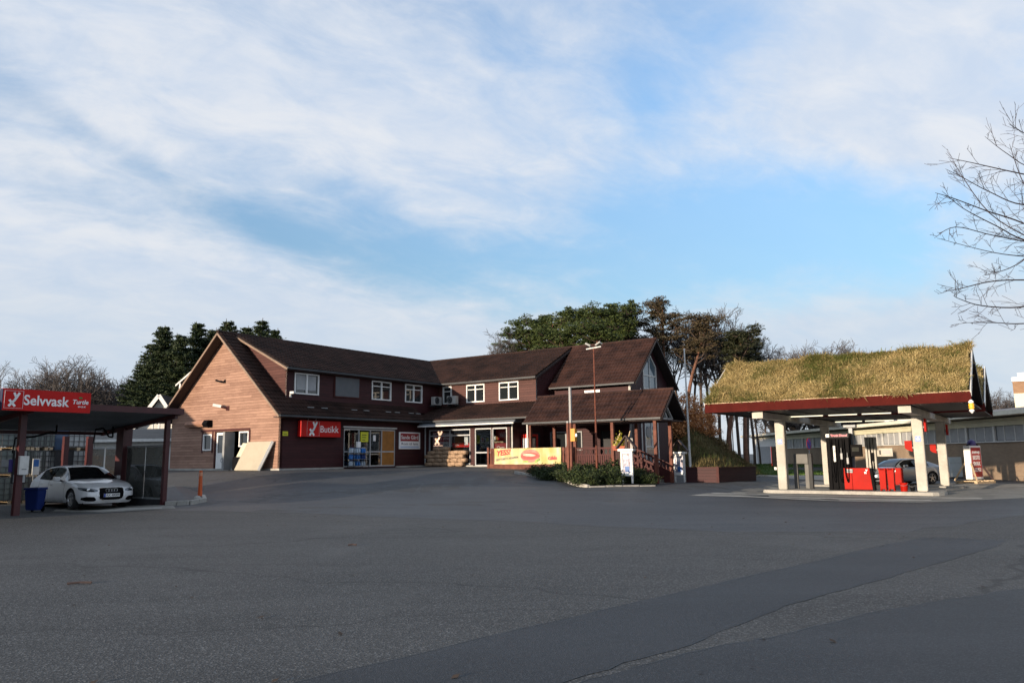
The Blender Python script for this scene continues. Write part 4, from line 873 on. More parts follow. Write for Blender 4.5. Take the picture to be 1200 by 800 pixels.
# bins and buckets
for i, (x0, x1, t, lab) in enumerate(((-1.56, -1.30, -.30, 'red wheeled litter bin next to the red pump cabinet'), (-1.27, -1.01, -.16, 'red wheeled litter bin nearest the red bucket'))):
    o = local_thing('litter_bin', lab, 'bin', group='red litter bins on the pump island'); mb = MB(); mb.m(REDP); z0 = .08
    mb.prism([(x0+.02, t-.16, z0), (x1-.02, t-.16, z0), (x1, t-.18, .86), (x0, t-.18, .86)], (0, .36, 0)); mb.build('body', o)
    mb = MB(); mb.m(REDP); mb.bbox(x0-.012, x1+.012, t-.2, t+.2, .86, .94, .015); mb.m(BLACK); mb.box(x0+.05, x1-.05, t-.205, t-.198, .885, .915); mb.build('lid', o)
    for x in (x0+.03, x1-.03): mb = MB(); mb.m(REDP); mb.cyl((x-.02, t-.12, .05), (x+.02, t-.12, .05), .05, n=10); mb.cyl((x-.02, t+.12, .05), (x+.02, t+.12, .05), .05, n=10); mb.build('wheel', o)
def bucket(x, t, r, h, mat, lab):
    o = local_thing('bucket', lab, 'bucket'); mb = MB(); mb.m(mat); mb.lathe((x, t, 0), [(r*.8, 0), (r*.97, h*.96), (r*1.08, h*.96), (r*1.08, h), (r*.92, h), (r*.76, .03)], 18); mb.build('body', o, smooth=.6)
    mb = MB(); mb.m(GREY); P = [(x+r*1.05*math.cos(a), t, h*.95-r*.6*math.sin(a)) for a in np.linspace(0, math.pi, 9)]; P = [(p[0], p[1]-.2*r-abs(h*.95-p[2])*.4-r*.9*math.sin(a), p[2]) for p, a in zip(P, np.linspace(0, math.pi, 9))]; mb.tube(P, .006, 5); mb.build('handle', o)
bucket(-.66, -.35, .16, .34, REDP, 'red plastic bucket left of the right front column'); bucket(-.36, -.25, .10, .26, BLACK, 'small black bucket against the right front column')
# ------------------------------------------------------------------ things around the pumps
g0 = gat(950.5, 562); o = thing('no_parking_sign', 'round blue and red no parking sign on a thin grey post', 'road sign', g0, RZ+R(82))
mb = MB(); mb.m(GREY); mb.cyl((0, 0, -.1), (0, 0, 2.55), .03, n=8); mb.build('post', o, smooth=True)
k = g0.y/F; zt = at(950, 513, g0.y).z-g0.z; zb_ = at(950, 526.5, g0.y).z-g0.z; zc = (zt+zb_)/2; rr = (zt-zb_)/2
mb = MB(); mb.m(REDS); mb.cyl((-.05, -.045, zc), (-.05, -.03, zc), rr, n=28); mb.m(pmat('sign_blue', (.02, .05, .30), .4, .05)); mb.cyl((-.05, -.05, zc), (-.05, -.045, zc), rr*.87, n=28); mb.m(REDS); mb.beam((-.05-rr*.6, -.053, zc+rr*.6), (-.05+rr*.6, -.053, zc-rr*.6), .006, rr*.10, up=(0, 1, 0)); mb.build('disc', o)
g0 = gat(1121, 560); o = thing('utility_cabinet', 'pale grey street utility cabinet against the brick building', 'cabinet', g0, RZ+.25)
mb = MB(); mb.m(pmat('pale_blue_grey', (.42, .47, .48), .5, .08)); mb.bbox(-.36, .36, -.2, .2, .08, 1.38, .02); mb.build('body', o); mb = MB(); mb.m(GREYD); mb.box(-.34, .34, -.19, .19, -.05, .079); mb.build('plinth', o)
mb = MB(); mb.m(GREY); mb.box(-.35, .35, -.204, -.201, 1.0, 1.012); mb.box(-.35, .35, -.204, -.201, .42, .432); mb.build('door_gap', o)
# banner board on a pallet, braced with battens
g0 = gat(1143, 566); o = thing('promotion_board', 'red and white advertising board braced with timber battens on a wooden base', 'advertising board', g0, R(34))
mb = MB(); mb.m(SIGNW); mb.bbox(-.60, .60, -.16, .16, .22, 1.98, .012); bd = mb.build('board', o)
mb = MB(); mb.m(REDDK2 := pmat('red_board_face', (.40, .03, .03), .4, .12)); mb.box(-.48, .54, -.168, -.163, .34, 1.88); mb.build('red_face', bd)
mb = MB(); mb.m(SIGNW)
for z, sz, tx in ((1.62, .17, 'KAMPANJE'), (1.34, .30, 'BESTE'), (1.02, .30, 'SMAK'), (.70, .27, 'LEDIG!')): put_text(mb, tx, .03, -.169, z, sz, bold=.008)
mb.build('lettering', bd)
mb = MB(); mb.m(PLANK)
for z in (0.0, .06): mb.box(-.95, 1.05, -.55, -.40, z, z+.05); mb.box(-.95, 1.05, .40, .55, z, z+.05)
for x in (-.9, -.3, .3, .9): mb.box(x-.06, x+.06, -.56, .56, .112, .15)
mb.build('pallet', o)
for a, b in (((-.62, -.17, 1.05), (-.92, -.52, .15)), ((-.62, .17, 1.05), (-.86, .62, .15)), ((.58, .17, 1.1), (.95, .55, .15)), ((.62, -.17, .9), (.9, -.5, .15))): mb = MB(); mb.m(PLANK if a[0] < 0 else DKWOOD); mb.beam(a, b, .05, .09); mb.build('batten', o)
mb = MB(); mb.m(pmat('violet_lamp_dome', (.06, .045, .20), .4, .2)); mb.lathe((.0, 0, 1.99), [(.20, 0), (.22, .12), (.17, .24), (.07, .31), (.01, .32)], 14); mb.build('lamp_dome', o, smooth=.8)
mb = MB(); mb.m(BLACK); mb.beam((.16, 0, 2.12), (.62, 0, 1.99), .08, .10); mb.beam((-.16, 0, 2.08), (-.52, 0, 2.0), .06, .05); mb.build('lamp_arm', o)
# ================================================================== LONG LOW BUILDING ON THE RIGHT
BR = brickmat('brown_brick', (.25, .17, .11), (.32, .225, .145), (.32, .28, .22))
yel = pmat('pale_yellow_render', (.62, .59, .43), .6, .1, .6)
A_ = atz(1195, 563, -.1); B_ = at(884, 541, 98); dv = Vector((B_.x-A_.x, B_.y-A_.y, 0)); LB = dv.length; dv.normalize()
rz = math.atan2(dv.y, dv.x); NEAR = 26.0
lowb = thing('low_brick_building', 'long low brick building with white window band and flat overhanging roof', 'building', (A_.x, A_.y, -.1), rz)
# local: x runs away along the wall, +y is towards the left (the camera side)
TOPZ = max(4.08, at(1195, 484.5, A_.y).z+.1)
mb = MB(); mb.m(BR); mb.box(-NEAR, LB-9, -12, 0, -.4, 2.28); mb.m(WHITE); mb.box(LB-9, LB, -12, .02, -.4, 3.55); mb.build('wall', lowb)
mb = MB(); mb.m(pmat('dull_window_band', (.11, .12, .12), .35, .2, .5)); mb.box(-NEAR, LB-9, -.16, -.06, 2.36, 3.28); mb.build('window_band', lowb)
mb = MB(); mb.m(BLIND)
for k in range(22): x = -NEAR+1+k*3.0; mb.box(x+.10, x+2.76, -.055, -.045, 2.40, 3.27) if x+3 < LB-9 else None
mb.build('blind', lowb)
mb = MB(); mb.m(WHITED); mb.box(-NEAR, LB-9.01, -.2, .10, 2.28, 2.36)
for k in range(24):
    x = -NEAR+1+k*3.0
    if x < LB-9: mb.box(x-.14, x+.06, -.04, .06, 2.362, 3.28)
    for j in (1, 2):
        if x+j < LB-9: mb.box(x+j-.03, x+j+.03, -.04, -.01, 2.362, 3.28)
mb.build('window_frame', lowb)
mb = MB(); mb.m(BLIND); mb.box(LB-6.6, LB-1.5, .025, .05, .55, 2.6); mb.m(GREY)
for k in range(9): mb.box(LB-6.6, LB-1.5, .05, .06, .75+.22*k, .77+.22*k)
mb.build('roller_shutter', lowb)
mb = MB(); mb.m(yel); mb.box(-NEAR, LB+.0, -12, .16, 3.56, 3.80); mb.box(-NEAR, LB-9.01, -.3, .12, 3.28, 3.55); mb.m(DKWOOD); mb.box(-NEAR, LB+.1, .165, .3, 3.74, 3.78); mb.build('cornice', lowb)
mb = MB(); mb.m(pmat('pale_fascia', (.70, .67, .56), .6, .1, .6)); mb.box(-NEAR, LB+1.2, -12.5, 1.25, 3.83, TOPZ); mb.build('flat_roof', lowb)
mb = MB(); mb.m(pmat('grey_roof_sheet', (.13, .13, .14), .6, .15, .4)); mb.prism([(-NEAR, -2.0, TOPZ), (-NEAR, -3.4, TOPZ+.5), (-NEAR, -12.4, TOPZ+.5), (-NEAR, -12.4, TOPZ)], (NEAR+22, 0, 0)); mb.build('upper_roof', lowb)
tb = at(1199, 470, 66); o = thing('brick_tower', 'brown brick stair tower with a pale cap behind the low building', 'tower', (tb.x, tb.y, 0), RZ)
zt = at(1194, 447, 66).z; zm = at(1194, 461, 66).z; zc = at(1194, 437, 66).z
mb = MB(); mb.m(brickmat('tan_brick', (.24, .13, .07), (.30, .17, .09), (.25, .2, .15))); mb.box(-.62, 5, -.6, 5, zm, zt); mb.build('wall', o); mb = MB(); mb.m(yel); mb.box(-.6, 5, -.58, 5, -.2, zm); mb.build('lower_wall', o)
mb = MB(); mb.m(SIGNW); mb.box(-.66, 5.1, -.64, 5.1, zt, zt+.35); mb.box(-.2, 4.6, -.2, 4.6, zt+.352, zc); mb.build('cap', o)
lawn_poly = [tuple(at(886, 557, 62).xy), tuple(at(963, 557, 56).xy), (29.0, 58), (30.2, 66), (30.6, 90), (22.5, 92), (19.5, 75)]
sheet('lawn', lawn_poly, LAWN, .03, 2.0)
pk = [tuple(at(880, 562, 50).xy), tuple(at(985, 562, 46).xy), (29, 52), (29, 57.5), tuple(at(963, 557, 55.5).xy), tuple(at(886, 557, 61.5).xy)]
sheet('pavement', pk, CONCD, .02, 2.0)
# ================================================================== THINGS ON AND AROUND THE SHOP
def shop_thing(name, label, cat, group=None): return thing(name, label, cat, C0, RZ, group)
o = shop_thing('shop_sign', 'long red box sign reading Butikk over the shaded side wall', 'sign')
mb = MB(); mb.m(REDS); mb.bbox(.02, .30, 1.14, 4.02, 1.80, 2.70, .015); mb.build('box', o)
mb = MB(); mb.m(SIGNW); logo(mb, 1.98, .302, 2.25, .80, 'x'); put_text(mb, 'Butikk', 3.16, .303, 2.22, .54, axis='x', width=1.35); mb.build('lettering', o)
mb = MB(); mb.m(WHITED)
for a, b in (((.303, 1.55, 1.84), (.303, 1.55, 2.66)), ((.303, 2.42, 1.84), (.303, 2.42, 2.66)), ((.303, 1.55, 2.65), (.303, 2.42, 2.65)), ((.303, 1.55, 1.85), (.303, 2.42, 1.85))): mb.beam(a, b, .006, .025, up=(1, 0, 0))
mb.build('emblem_frame', o)
for y in (1.75, 2.3): mb = MB(); mb.m(WHITED); mb.cyl((.1, y, 2.70), (.22, y, 2.86), .02, n=6); mb.bbox(.18, .32, y-.08, y+.08, 2.82, 2.92, .02); mb.build('sign_lamp', o)
o = shop_thing('guest_house_sign', 'white sign with dark red upper half reading Sande Gard beside the entrance', 'sign')
mb = MB(); mb.m(SIGNW); mb.bbox(.01, .06, 9.2, 11.2, 1.14, 2.22, .01); mb.build('board', o); mb = MB(); mb.m(REDDK); mb.box(.061, .066, 9.32, 11.05, 1.64, 2.14); mb.build('red_field', o)
mb = MB(); mb.m(SIGNW); put_text(mb, 'Sande Gård', 10.18, .067, 1.88, .34, axis='x', bold=.004, width=1.6); mb.m(NAVY); put_text(mb, 'Rom til leie', 10.18, .062, 1.47, .22, axis='x', width=1.55); mb.m(pmat('pale_blue_print', (.40, .50, .68), .5, .1)); mb.box(.061, .064, 9.32, 11.05, 1.22, 1.32); mb.build('lettering', o)
o = shop_thing('wall_sticker', 'small yellow square sticker near the sunny corner of the side wall', 'sticker'); mb = MB(); mb.m(YELLOW); mb.box(.004, .012, .14, .50, 1.84, 2.08); mb.build('sheet', o); mb = MB(); mb.m(GREYD); mb.box(.012, .015, .2, .44, 1.92, 1.95); mb.build('print', o)
def heat_pump(lab, M):
    o = shop_thing('heat_pump', lab, 'heat pump', 'outdoor heat pump units under the upper windows')
    mb = MB(); mb.m(pmat('heat_pump_casing', (.34, .335, .32), .5, .12)); mb.bbox(-.38, .38, -.16, .16, .1, .66, .02, M); mb.build('casing', o)
    mb = MB(); mb.m(BLACK); mb.cyl(M @ Vector((-.12, -.163, .40)), M @ Vector((-.12, -.17, .40)), .24, n=24); mb.m(GREY)
    for r in (.08, .15, .22):
        P = [M @ Vector((-.12+r*math.cos(a), -.176, .40+r*math.sin(a))) for a in np.linspace(0, 2*math.pi, 21)]; mb.tube(P, .006, 4)
    mb.build('fan_grille', o)
    for bx in (-.35, .29): mb = MB(); mb.m(GREYD); mb.box(bx, bx+.06, -.1, .3, 0, .1, M); mb.build('bracket', o)
heat_pump('heat pump unit in the corner beside the small upper window', Matrix.Translation((-.05, 12.95, 4.0)) @ Matrix.Rotation(math.pi/2, 4, 'Z'))
heat_pump('heat pump unit between the small and middle upper windows', Matrix.Translation((1.12, 13.25, 4.02)))
o = shop_thing('security_camera', 'grey security camera on the sunlit gable above the door', 'camera'); mb = MB(); mb.m(WHITED); mb.beam((-5.35, -.55, 3.72), (-4.95, -.28, 3.62), .15, .15); mb.build('housing', o); mb = MB(); mb.m(REDTRIM); mb.cyl((-4.95, -.28, 3.58), (-4.75, -.02, 3.5), .05); mb.box(-4.86, -4.6, -.04, -.002, 3.38, 3.66); mb.build('bracket', o)
o = shop_thing('wall_lamp', 'small black lamp high on the sunlit gable', 'lamp'); mb = MB(); mb.m(BLACK); mb.beam((-5.62, -.28, 5.18), (-5.3, -.1, 5.06), .12, .10); mb.cyl((-5.3, -.12, 5.06), (-5.15, -.0, 5.12), .04); mb.build('lamp_head', o); mb = MB(); mb.m(BLACK); mb.box(-5.2, -5.05, -.03, -.002, 5.0, 5.2); mb.build('wall_plate', o)
o = shop_thing('vent_box', 'long horizontal box with a dark end on the sunlit gable wall', 'wall box'); mb = MB(); mb.m(pmat('faded_red_box', (.30, .16, .105), .6, .2)); hx6 = [(-.0, 2.52), (-.22, 2.52), (-.34, 2.68), (-.22, 2.86), (0, 2.86)]; mb.prism([(-8.5, y-.004, z) for y, z in hx6], (1.85, 0, 0)); mb.build('casing', o); mb = MB(); mb.m(BLACK); mb.prism([(-6.64, y*1.15-.004, 2.69+(z-2.69)*1.2) for y, z in hx6], (.45, 0, 0)); mb.build('end_cap', o)
o = shop_thing('camera_bracket', 'white camera by the first upper window', 'camera'); mb = MB(); mb.m(WHITED); mb.bbox(-.42, -.1, .86, 1.04, 4.16, 4.30, .02); mb.build('housing', o); mb = MB(); mb.m(WHITED); mb.box(-.498, -.40, .9, 1.0, 3.98, 4.16); mb.build('bracket', o)
# insulation boards leaning on the gable
o = shop_thing('leaning_panel', 'large cream panel leaning on the gable wall', 'panel'); mb = MB(); mb.m(BOARD); P = [(-2.88, -.74, .02), (-.78, -.74, .02), (-.42, -.16, 1.55), (-2.58, -.16, 1.55)]; mb.prism(P, Vector((.03, .11, -.04))); mb.m(WHITED); mb.beam(P[1], P[2], .05, .13); mb.build('sheet', o)
o = shop_thing('leaning_panel', 'small pale panel behind the large cream one', 'panel'); mb = MB(); mb.m(pmat('pale_green_board', (.52, .50, .36), .7, .1)); mb.prism([(-3.3, -.40, .62), (-2.5, -.45, .55), (-2.45, -.12, 1.48), (-3.05, -.12, 1.50)], Vector((0, .04, 0))); mb.m(BLACK); mb.box(-3.5, -2.7, -.42, -.14, 0.02, .74); mb.build('sheet', o)
# firewood sacks stacked against the shop window
def sack(w, d, h, seedv):
    bm = bmesh.new(); bmesh.ops.create_uvsphere(bm, u_segments=14, v_segments=8, radius=1); r = random.Random(seedv)
    for v in bm.verts:
        c = v.co; q = [math.copysign(abs(a)**.55, a) for a in c]; v.co = Vector((q[0]*w/2, q[1]*d/2, q[2]*h/2)) + Vector((r.uniform(-.02, .02), r.uniform(-.02, .02), r.uniform(-.018, .018)))
    mb = MB(); mb.m(SACK); mb.frombm(bm); return mb
proto = [sack(.68, .4, .27, k) for k in range(3)]; first = []
rows = ['bottom', 'second', 'third', 'fourth', 'top']
cnt = 0
for r_ in range(5):
    for k in range(5):
        if r_ == 4 and k not in (1, 2): continue
        i = (r_*2+k) % 3; x = .66+.64*k+(.2 if r_ % 2 else 0)
        if x > 3.45: x = 3.4
        lab = f'beige firewood sack in the {rows[r_]} row, '+['first from the left', 'second from the left', 'middle one', 'fourth from the left', 'at the right end'][k]
        if len(first) < 3 and not any(f[0] == i for f in first): s_ = proto[i].build('firewood_sack', None, smooth=True); first.append((i, s_))
        else: s_ = [f for f in first if f[0] == i][0][1].copy(); SC.collection.objects.link(s_)
        p = hw(x, 11.42+.03*(k % 2)+.02*r_, .14+.245*r_+.0); s_.location = p; s_.rotation_euler = (random.uniform(-.05, .05), random.uniform(-.06, .06), RZ+random.uniform(-.12, .12)); tag(s_, lab, 'sack', 'firewood sacks piled against the shop window')
# rack of bottle packs by the entrance
o = shop_thing('display_rack', 'metal rack for bottle packs at the left of the shop entrance', 'rack')
mb = MB(); mb.m(GREYD)
for x in (.30, .82):
    for y in (4.62, 5.78): mb.cyl((x, y, .06), (x, y, 1.24), .018, n=6)
mb.build('frame', o)
for z in (.14, .52, .88): mb = MB(); mb.m(GREYB); mb.box(.27, .85, 4.58, 5.82, z, z+.03); mb.build('shelf', o)
BOT = [pmat('blue_bottles', (.02, .16, .50), .3, .35, 14), pmat('pale_bottles', (.42, .50, .58), .35, .3, 14), pmat('deep_blue_bottles', (.015, .06, .26), .3, .3, 14)]
def pack(mat, cap):
    mb = MB(); mb.m(mat)
    for i in range(3):
        for j in range(2): mb.lathe((i*.10, j*.17, 0), [(.045, 0), (.05, .02), (.05, .19), (.022, .24), (.022, .27)], 8)
    mb.m(cap)
    for i in range(3):
        for j in range(2): mb.cyl((i*.10, j*.17, .27), (i*.10, j*.17, .30), .024, n=6)
    return mb
pk_ = [pack(BOT[0], SIGNW), pack(BOT[1], BLUEC), pack(BOT[2], SIGNW)]; pm = {}
for si, z in enumerate((.172, .552, .912)):
    for k in range(3):
        c = [1, 0, 1, 0, 0, 2, 1, 1, 0][si*3+k]
        if c not in pm: b_ = pk_[c].build('bottle_pack', None, smooth=.6); pm[c] = b_
        else: b_ = pm[c].copy(); SC.collection.objects.link(b_)
        b_.location = hw(.36, 4.70+.42*k, z); b_.rotation_euler = (0, 0, RZ); tag(b_, f"{['bright blue', 'pale', 'dark blue'][c]} pack of bottles on the {['bottom', 'middle', 'top'][si]} shelf, {['nearest the corner', 'in the middle', 'at the door end'][k]}", 'bottles', 'bottle packs on the entrance rack')
b_ = MB(); b_.m(SIGNW); b_.bbox(-.08, .08, -.12, .12, 0, .34, .02); q = b_.build('canister', None); q.location = hw(.55, 5.2, 1.215); q.rotation_euler = (0, 0, RZ); tag(q, 'white canister standing on top of the bottle rack', 'canister')
# drinks machine and posters on the wall under the porch
o = shop_thing('vending_machine', 'red drinks machine under the porch roof', 'vending machine'); mb = MB(); mb.m(REDS); mb.bbox(7.02, 7.7, 12.75, 13.65, 0, 1.95, .02); mb.m(BLACK); mb.box(7.701, 7.706, 12.85, 13.4, .8, 1.8); mb.build('cabinet', o); mb = MB(); mb.m(pmat('poster_print', (.55, .45, .36), .5, .6, 6)); mb.box(7.707, 7.711, 12.95, 13.3, 1.1, 1.7); mb.m(SIGNW); mb.box(7.12, 7.6, 12.738, 12.748, .9, 1.7); mb.build('front_panel', o)
# banner fence
o = shop_thing('slatted_fence', 'low red slatted fence that carries the yellow banner', 'fence')
mb = MB(); mb.m(REDPOST); mb.box(7.42, 12.85, 8.66, 8.72, -.14, .17); mb.build('base_board', o)
for x in (7.5, 12.78): mb = MB(); mb.m(REDPOST); mb.box(x-.06, x+.06, 8.62, 8.74, -.6, 1.12); mb.build('post', o)
mb = MB(); mb.m(REDPOST)
for k in range(31):
    x = 7.68+k*.166
    if x < 12.7: mb.box(x-.05, x+.05, 8.665, 8.70, .172, 1.06)
mb.build('slats', o); mb = MB(); mb.m(REDPOST); mb.box(7.56, 12.72, 8.701, 8.74, .9, .99); mb.build('rail', o)
o = shop_thing('food_banner', 'pale yellow banner reading YESS with a pink sausage picture', 'banner')
m_, g, b = new_mat('banner_yellow'); tc = g.new('ShaderNodeTexCoord').outputs['Object']; g.put(b.inputs['Base Color'], g.mix(g.ramp(g.noise(tc, .9, 3), .35, .65), (.42, .355, .11), (.50, .45, .25))); b.inputs['Roughness'].default_value = .4
mb = MB(); mb.m(m_); nx = 40
V = []; 
for j in range(5):
    for i in range(nx+1): x = 7.95+4.42*i/nx; V.append((x, 8.635+.012*math.sin(i*.9+j)+.006*math.sin(i*2.3), .17+.88*j/4-.012*math.sin(math.pi*i/nx)))
mb.raw(V, [(j*(nx+1)+i, j*(nx+1)+i+1, (j+1)*(nx+1)+i+1, (j+1)*(nx+1)+i) for j in range(4) for i in range(nx)]); mb.build('sheet', o, smooth=True)
yb = 8.612
mb = MB(); mb.m(pmat('print_red', (.60, .035, .03), .4, .1)); put_text(mb, 'YESS!', 8.58, yb, .80, .42, rot=.10, shear=.25, bold=.012); mb.m(pmat('print_brown', (.12, .07, .10), .5, .1)); put_text(mb, 'GRYTERETT-MENYEN', 8.82, yb, .47, .17, rot=.10, shear=.1, sx=.95); mb.m(pmat('print_red2', (.62, .05, .05), .4, .1)); put_text(mb, 'Gilde', 11.82, yb, .48, .26, rot=.06, shear=.2, bold=.01); mb.build('lettering', o)
mb = MB(); mb.m(pmat('print_pink', (.62, .16, .12), .45, .35, 5)); 
def oval(cx, cz, a, b_, y, rot=0, n=26): return [(cx+a*math.cos(t)*math.cos(rot)-b_*math.sin(t)*math.sin(rot), y, cz+a*math.cos(t)*math.sin(rot)+b_*math.sin(t)*math.cos(rot)) for t in np.linspace(0, 2*math.pi, n, endpoint=False)]
mb.face(oval(10.38, .62, .62, .36, yb+.002)); mb.m(pmat('print_dark_red', (.50, .05, .04), .45, .3, 5)); mb.face(oval(10.38, .60, .60, .20, yb-.002, .03)); mb.m(pmat('print_light', (.75, .42, .30), .45, .3, 5)); mb.face(oval(10.34, .66, .42, .07, yb-.005, -.05)); mb.m(pmat('print_green', (.22, .36, .06), .5, .4, 6)); mb.face(oval(10.85, .36, .18, .07, yb-.005, .5)); mb.face(oval(10.1, .31, .2, .05, yb-.005)); mb.build('picture', o)
# planting bed, kerb stones, shrubs
K0, K1, K2 = gat(604, 554.5), gat(690, 571), gat(768, 569.5)
bed = [tuple(K0.xy), tuple(K0.lerp(K1, .5).xy), tuple(K1.xy), tuple(K2.xy), tuple(hw(16.9, 8.6, 0).xy), tuple(hw(12.9, 8.75, 0).xy), tuple(hw(11.5, 8.3, 0).xy)]
sheet('planting_bed', bed, SOIL, .06, .7)
kp = [K0, gat(625, 558.5), gat(646, 562.5), gat(668, 567), K1]
def kerb_run(pts, lab, name='kerb_stone', w=.16, h=.13, n_=2):
    k = 0
    for a, b in zip(pts, pts[1:]):
        for i in range(n_):
            p, q = a.lerp(b, i/n_), a.lerp(b, (i+1)/n_); d = (q-p).normalized(); p = p+d*.015; q = q-d*.015
            mb = MB(); mb.m(KERB); L = (q-p).length; mb.bbox(0, L, -w/2, w/2, -.15, h+random.uniform(-.02, .02), .025); o_ = mb.build(name, None, kind='structure'); o_.matrix_world = Matrix.Translation(p) @ d.to_track_quat('X', 'Z').to_matrix().to_4x4()
kerb_run(kp, 'kerb'); kerb_run([K1, K1.lerp(K2, .5), K2], 'kerb', w=.12, h=.07)
# posts and lamp in the bed
def base_at(px, py, Y): p = at(px, py, Y); return Vector((p.x, p.y, gz(p.x, p.y)))
b0 = base_at(669, 561, 36.6); o = thing('sign_post', 'twin plank red and grey post with a yellow box standing in the shrubs', 'post', b0, RZ)
zt = at(669, 453.5, 36.6).z-b0.z
for dx in (-.10, .06): mb = MB(); mb.m(REDPOST); mb.box(dx-.055, dx+.055, -.06, .06, -.2, zt*.62); mb.m(GREY); mb.box(dx-.05, dx+.05, -.055, .055, zt*.62+.002, zt) if dx > 0 else mb.box(dx-.05, dx+.05, -.055, .055, zt*.62+.002, zt*.64); mb.build('plank', o)
z0, z1 = at(673, 517, 36.6).z-b0.z, at(673, 502, 36.6).z-b0.z
mb = MB(); mb.m(pmat('ochre_box_paint', (.55, .24, .015), .5, .15)); mb.bbox(.08, .32, -.1, .1, z0, z1, .015); mb.build('yellow_box', o); mb = MB(); mb.m(emit('small_lamp', (1, .9, .75), .9)); mb.lathe((.37, -.05, (z0+z1)/2), [(.04, -.08), (.045, .0), (.02, .06)], 8); mb.build('bulb', o)
b0 = base_at(699.5, 547, 37.6); top = at(693.5, 405.5, 37.6); o = thing('lamp_post', 'tall thin rusty lamp post with twin floodlights', 'lamp post', b0, RZ)
zt = top.z-b0.z
mb = MB(); mb.m(REDPOST); mb.cyl((0, 0, -.2), (0, 0, zt*.45), .055, .05, 10); mb.cyl((0, 0, zt*.45), (0, 0, zt-.1), .042, .034, 10); mb.build('pole', o, smooth=.6)
mb = MB(); mb.m(WHITED); mb.beam((-.42, 0, zt-.12), (.42, 0, zt-.06), .05, .05); mb.build('cross_arm', o)
for sx in (-1, 1): mb = MB(); mb.m(pmat('dull_lamp_casing', (.30, .30, .285), .5, .15)); M = Matrix.Translation((sx*.30, -.02, zt+.06)) @ Matrix.Rotation(sx*-.5, 4, 'Y') @ Matrix.Rotation(-.5, 4, 'X'); mb.bbox(-.16, .16, -.11, .11, -.05, .05, .025, M); f_ = mb.build('floodlight', o); mb = MB(); mb.m(PANE); mb.box(-.12, .12, -.08, .08, -.056, -.051, M); mb.build('lens', f_)
b0 = Vector((*at(809, 547, 50.5).xy, 0)); b0.z = hill_z(np.array([b0.x]), np.array([b0.y]))[0]; o = thing('flagpole', 'bare white flagpole beyond the porch', 'flagpole', b0); zt = at(804, 411, b0.y).z-b0.z
mb = MB(); mb.m(WHITE); mb.cyl((0, 0, -.2), (-.05, 0, zt), .085, .04, 12); mb.build('pole', o, smooth=.6); mb = MB(); mb.m(WHITE); mb.lathe((-.05, 0, zt), [(.02, 0), (.07, .05), (.05, .12), (.01, .15)], 10); mb.build('finial', o, smooth=True); mb = MB(); mb.m(GREY); mb.cyl((.02, -.14, .5), (-.04, -.05, zt-.1), .008, n=5); mb.box(-.15, .15, -.15, .15, -.2, .12); mb.build('halyard_and_foot', o)
# white framed poster stands
POSTER = pmat('poster_mixed_print', (.50, .20, .24), .4, .8, 5, c2=(.45, .52, .66))
def stand(lab, pxc, pyb, Y, ptop, roof):
    b0 = base_at(pxc, pyb, Y); b0.z = max(at(pxc, pyb, Y).z, b0.z-.05); o = thing('poster_stand', lab, 'poster stand', b0, RZ, 'white poster stands by the porch steps'); h = at(pxc, ptop, Y).z-b0.z; w = .31
    mb = MB(); mb.m(WHITE)
    for x in (-w, w-.10): mb.bbox(x, x+.10, -.06, .06, .30, h-.12, .015)
    mb.bbox(-w+.09, w-.09, -.05, .05, h-.24, h-.13, .012); mb.bbox(-w+.09, w-.09, -.06, .06, .30, .44, .015); mb.build('frame', o)
    mb = MB(); mb.m(POSTER); mb.box(-w+.10, w-.10, -.01, .01, .44, h-.24); mb.m(SIGNW); mb.box(-w+.14, w-.26, -.013, -.011, h-.5, h-.32); put_text(mb, 'IS', .05, -.012, h-.42, .16); mb.m(BLUEC); mb.box(-.1, w-.18, -.013, -.011, .5, .75); mb.build('poster', o)
    for x in (-w+.05, w-.05): mb = MB(); mb.m(WHITE); mb.bbox(x-.035, x+.035, -.05, .05, -.05, .30, .01); mb.build('leg', o)
    mb = MB(); mb.m(WHITE); mb.bbox(-w-.10, w+.10, -.16, .16, h-.12, h-.0, .03); mb.build('cap', o)
    if roof:
        mb = MB(); mb.m(DKWOOD)
        for sg in (-1, 1): mb.beam((sg*.52, 0, h+.02), (0, 0, h+.62), .26, .05)
        mb.box(-.05, .05, -.04, .04, h+.001, h+.5); mb.build('little_roof', o)
    return o
stand('white poster stand in the shrubs left of the steps, under dark crossed timbers', 735.5, 565, 36.7, 525.5, True); stand('white poster stand under a little dark gabled roof right of the steps', 797, 563.5, 40.6, 529, True)
# hanging planter by the first stand
p = at(727, 516, 38.0); o = thing('flower_planter', 'terracotta planter with a yellow green plant next to the left poster stand', 'planter', (p.x, p.y, at(727, 527.5, 38.0).z), RZ)
mb = MB(); mb.m(pmat('terracotta', (.30, .07, .03), .7, .2)); mb.prism([(-.42, -.13, .22), (.30, -.13, .22), (.24, -.13, 0), (-.36, -.13, 0)], (0, .26, 0)); mb.build('trough', o)
mb = MB(); mb.m(PLANK); mb.beam((-.36, 0, .2), (-.0, 0, .85), .03, .04); mb.beam((.32, 0, .2), (.55, 0, .95), .03, .04); mb.build('trellis', o)
mb = MB(); mb.m(DKWOOD); mb.box(-.1, -.02, -.04, .04, -.75, 0); mb.box(.1, .18, -.04, .04, -.75, 0); mb.build('stand', o)
PLANT = foliage('yellow_green_leaf', (.10, .11, .012), (.42, .36, .03)); r = np.random.default_rng(5); mb = MB(); mb.m(PLANT)
for k in range(260):
    c = Vector((r.normal(-.02, .16), r.normal(0, .10), .22+abs(r.normal(0, .24)))); a = Vector(r.normal(0, 1, 3)).normalized()*.06; b_ = Vector(r.normal(0, 1, 3)).normalized()*.035; mb.face([c-a, c+b_, c+a, c-b_])
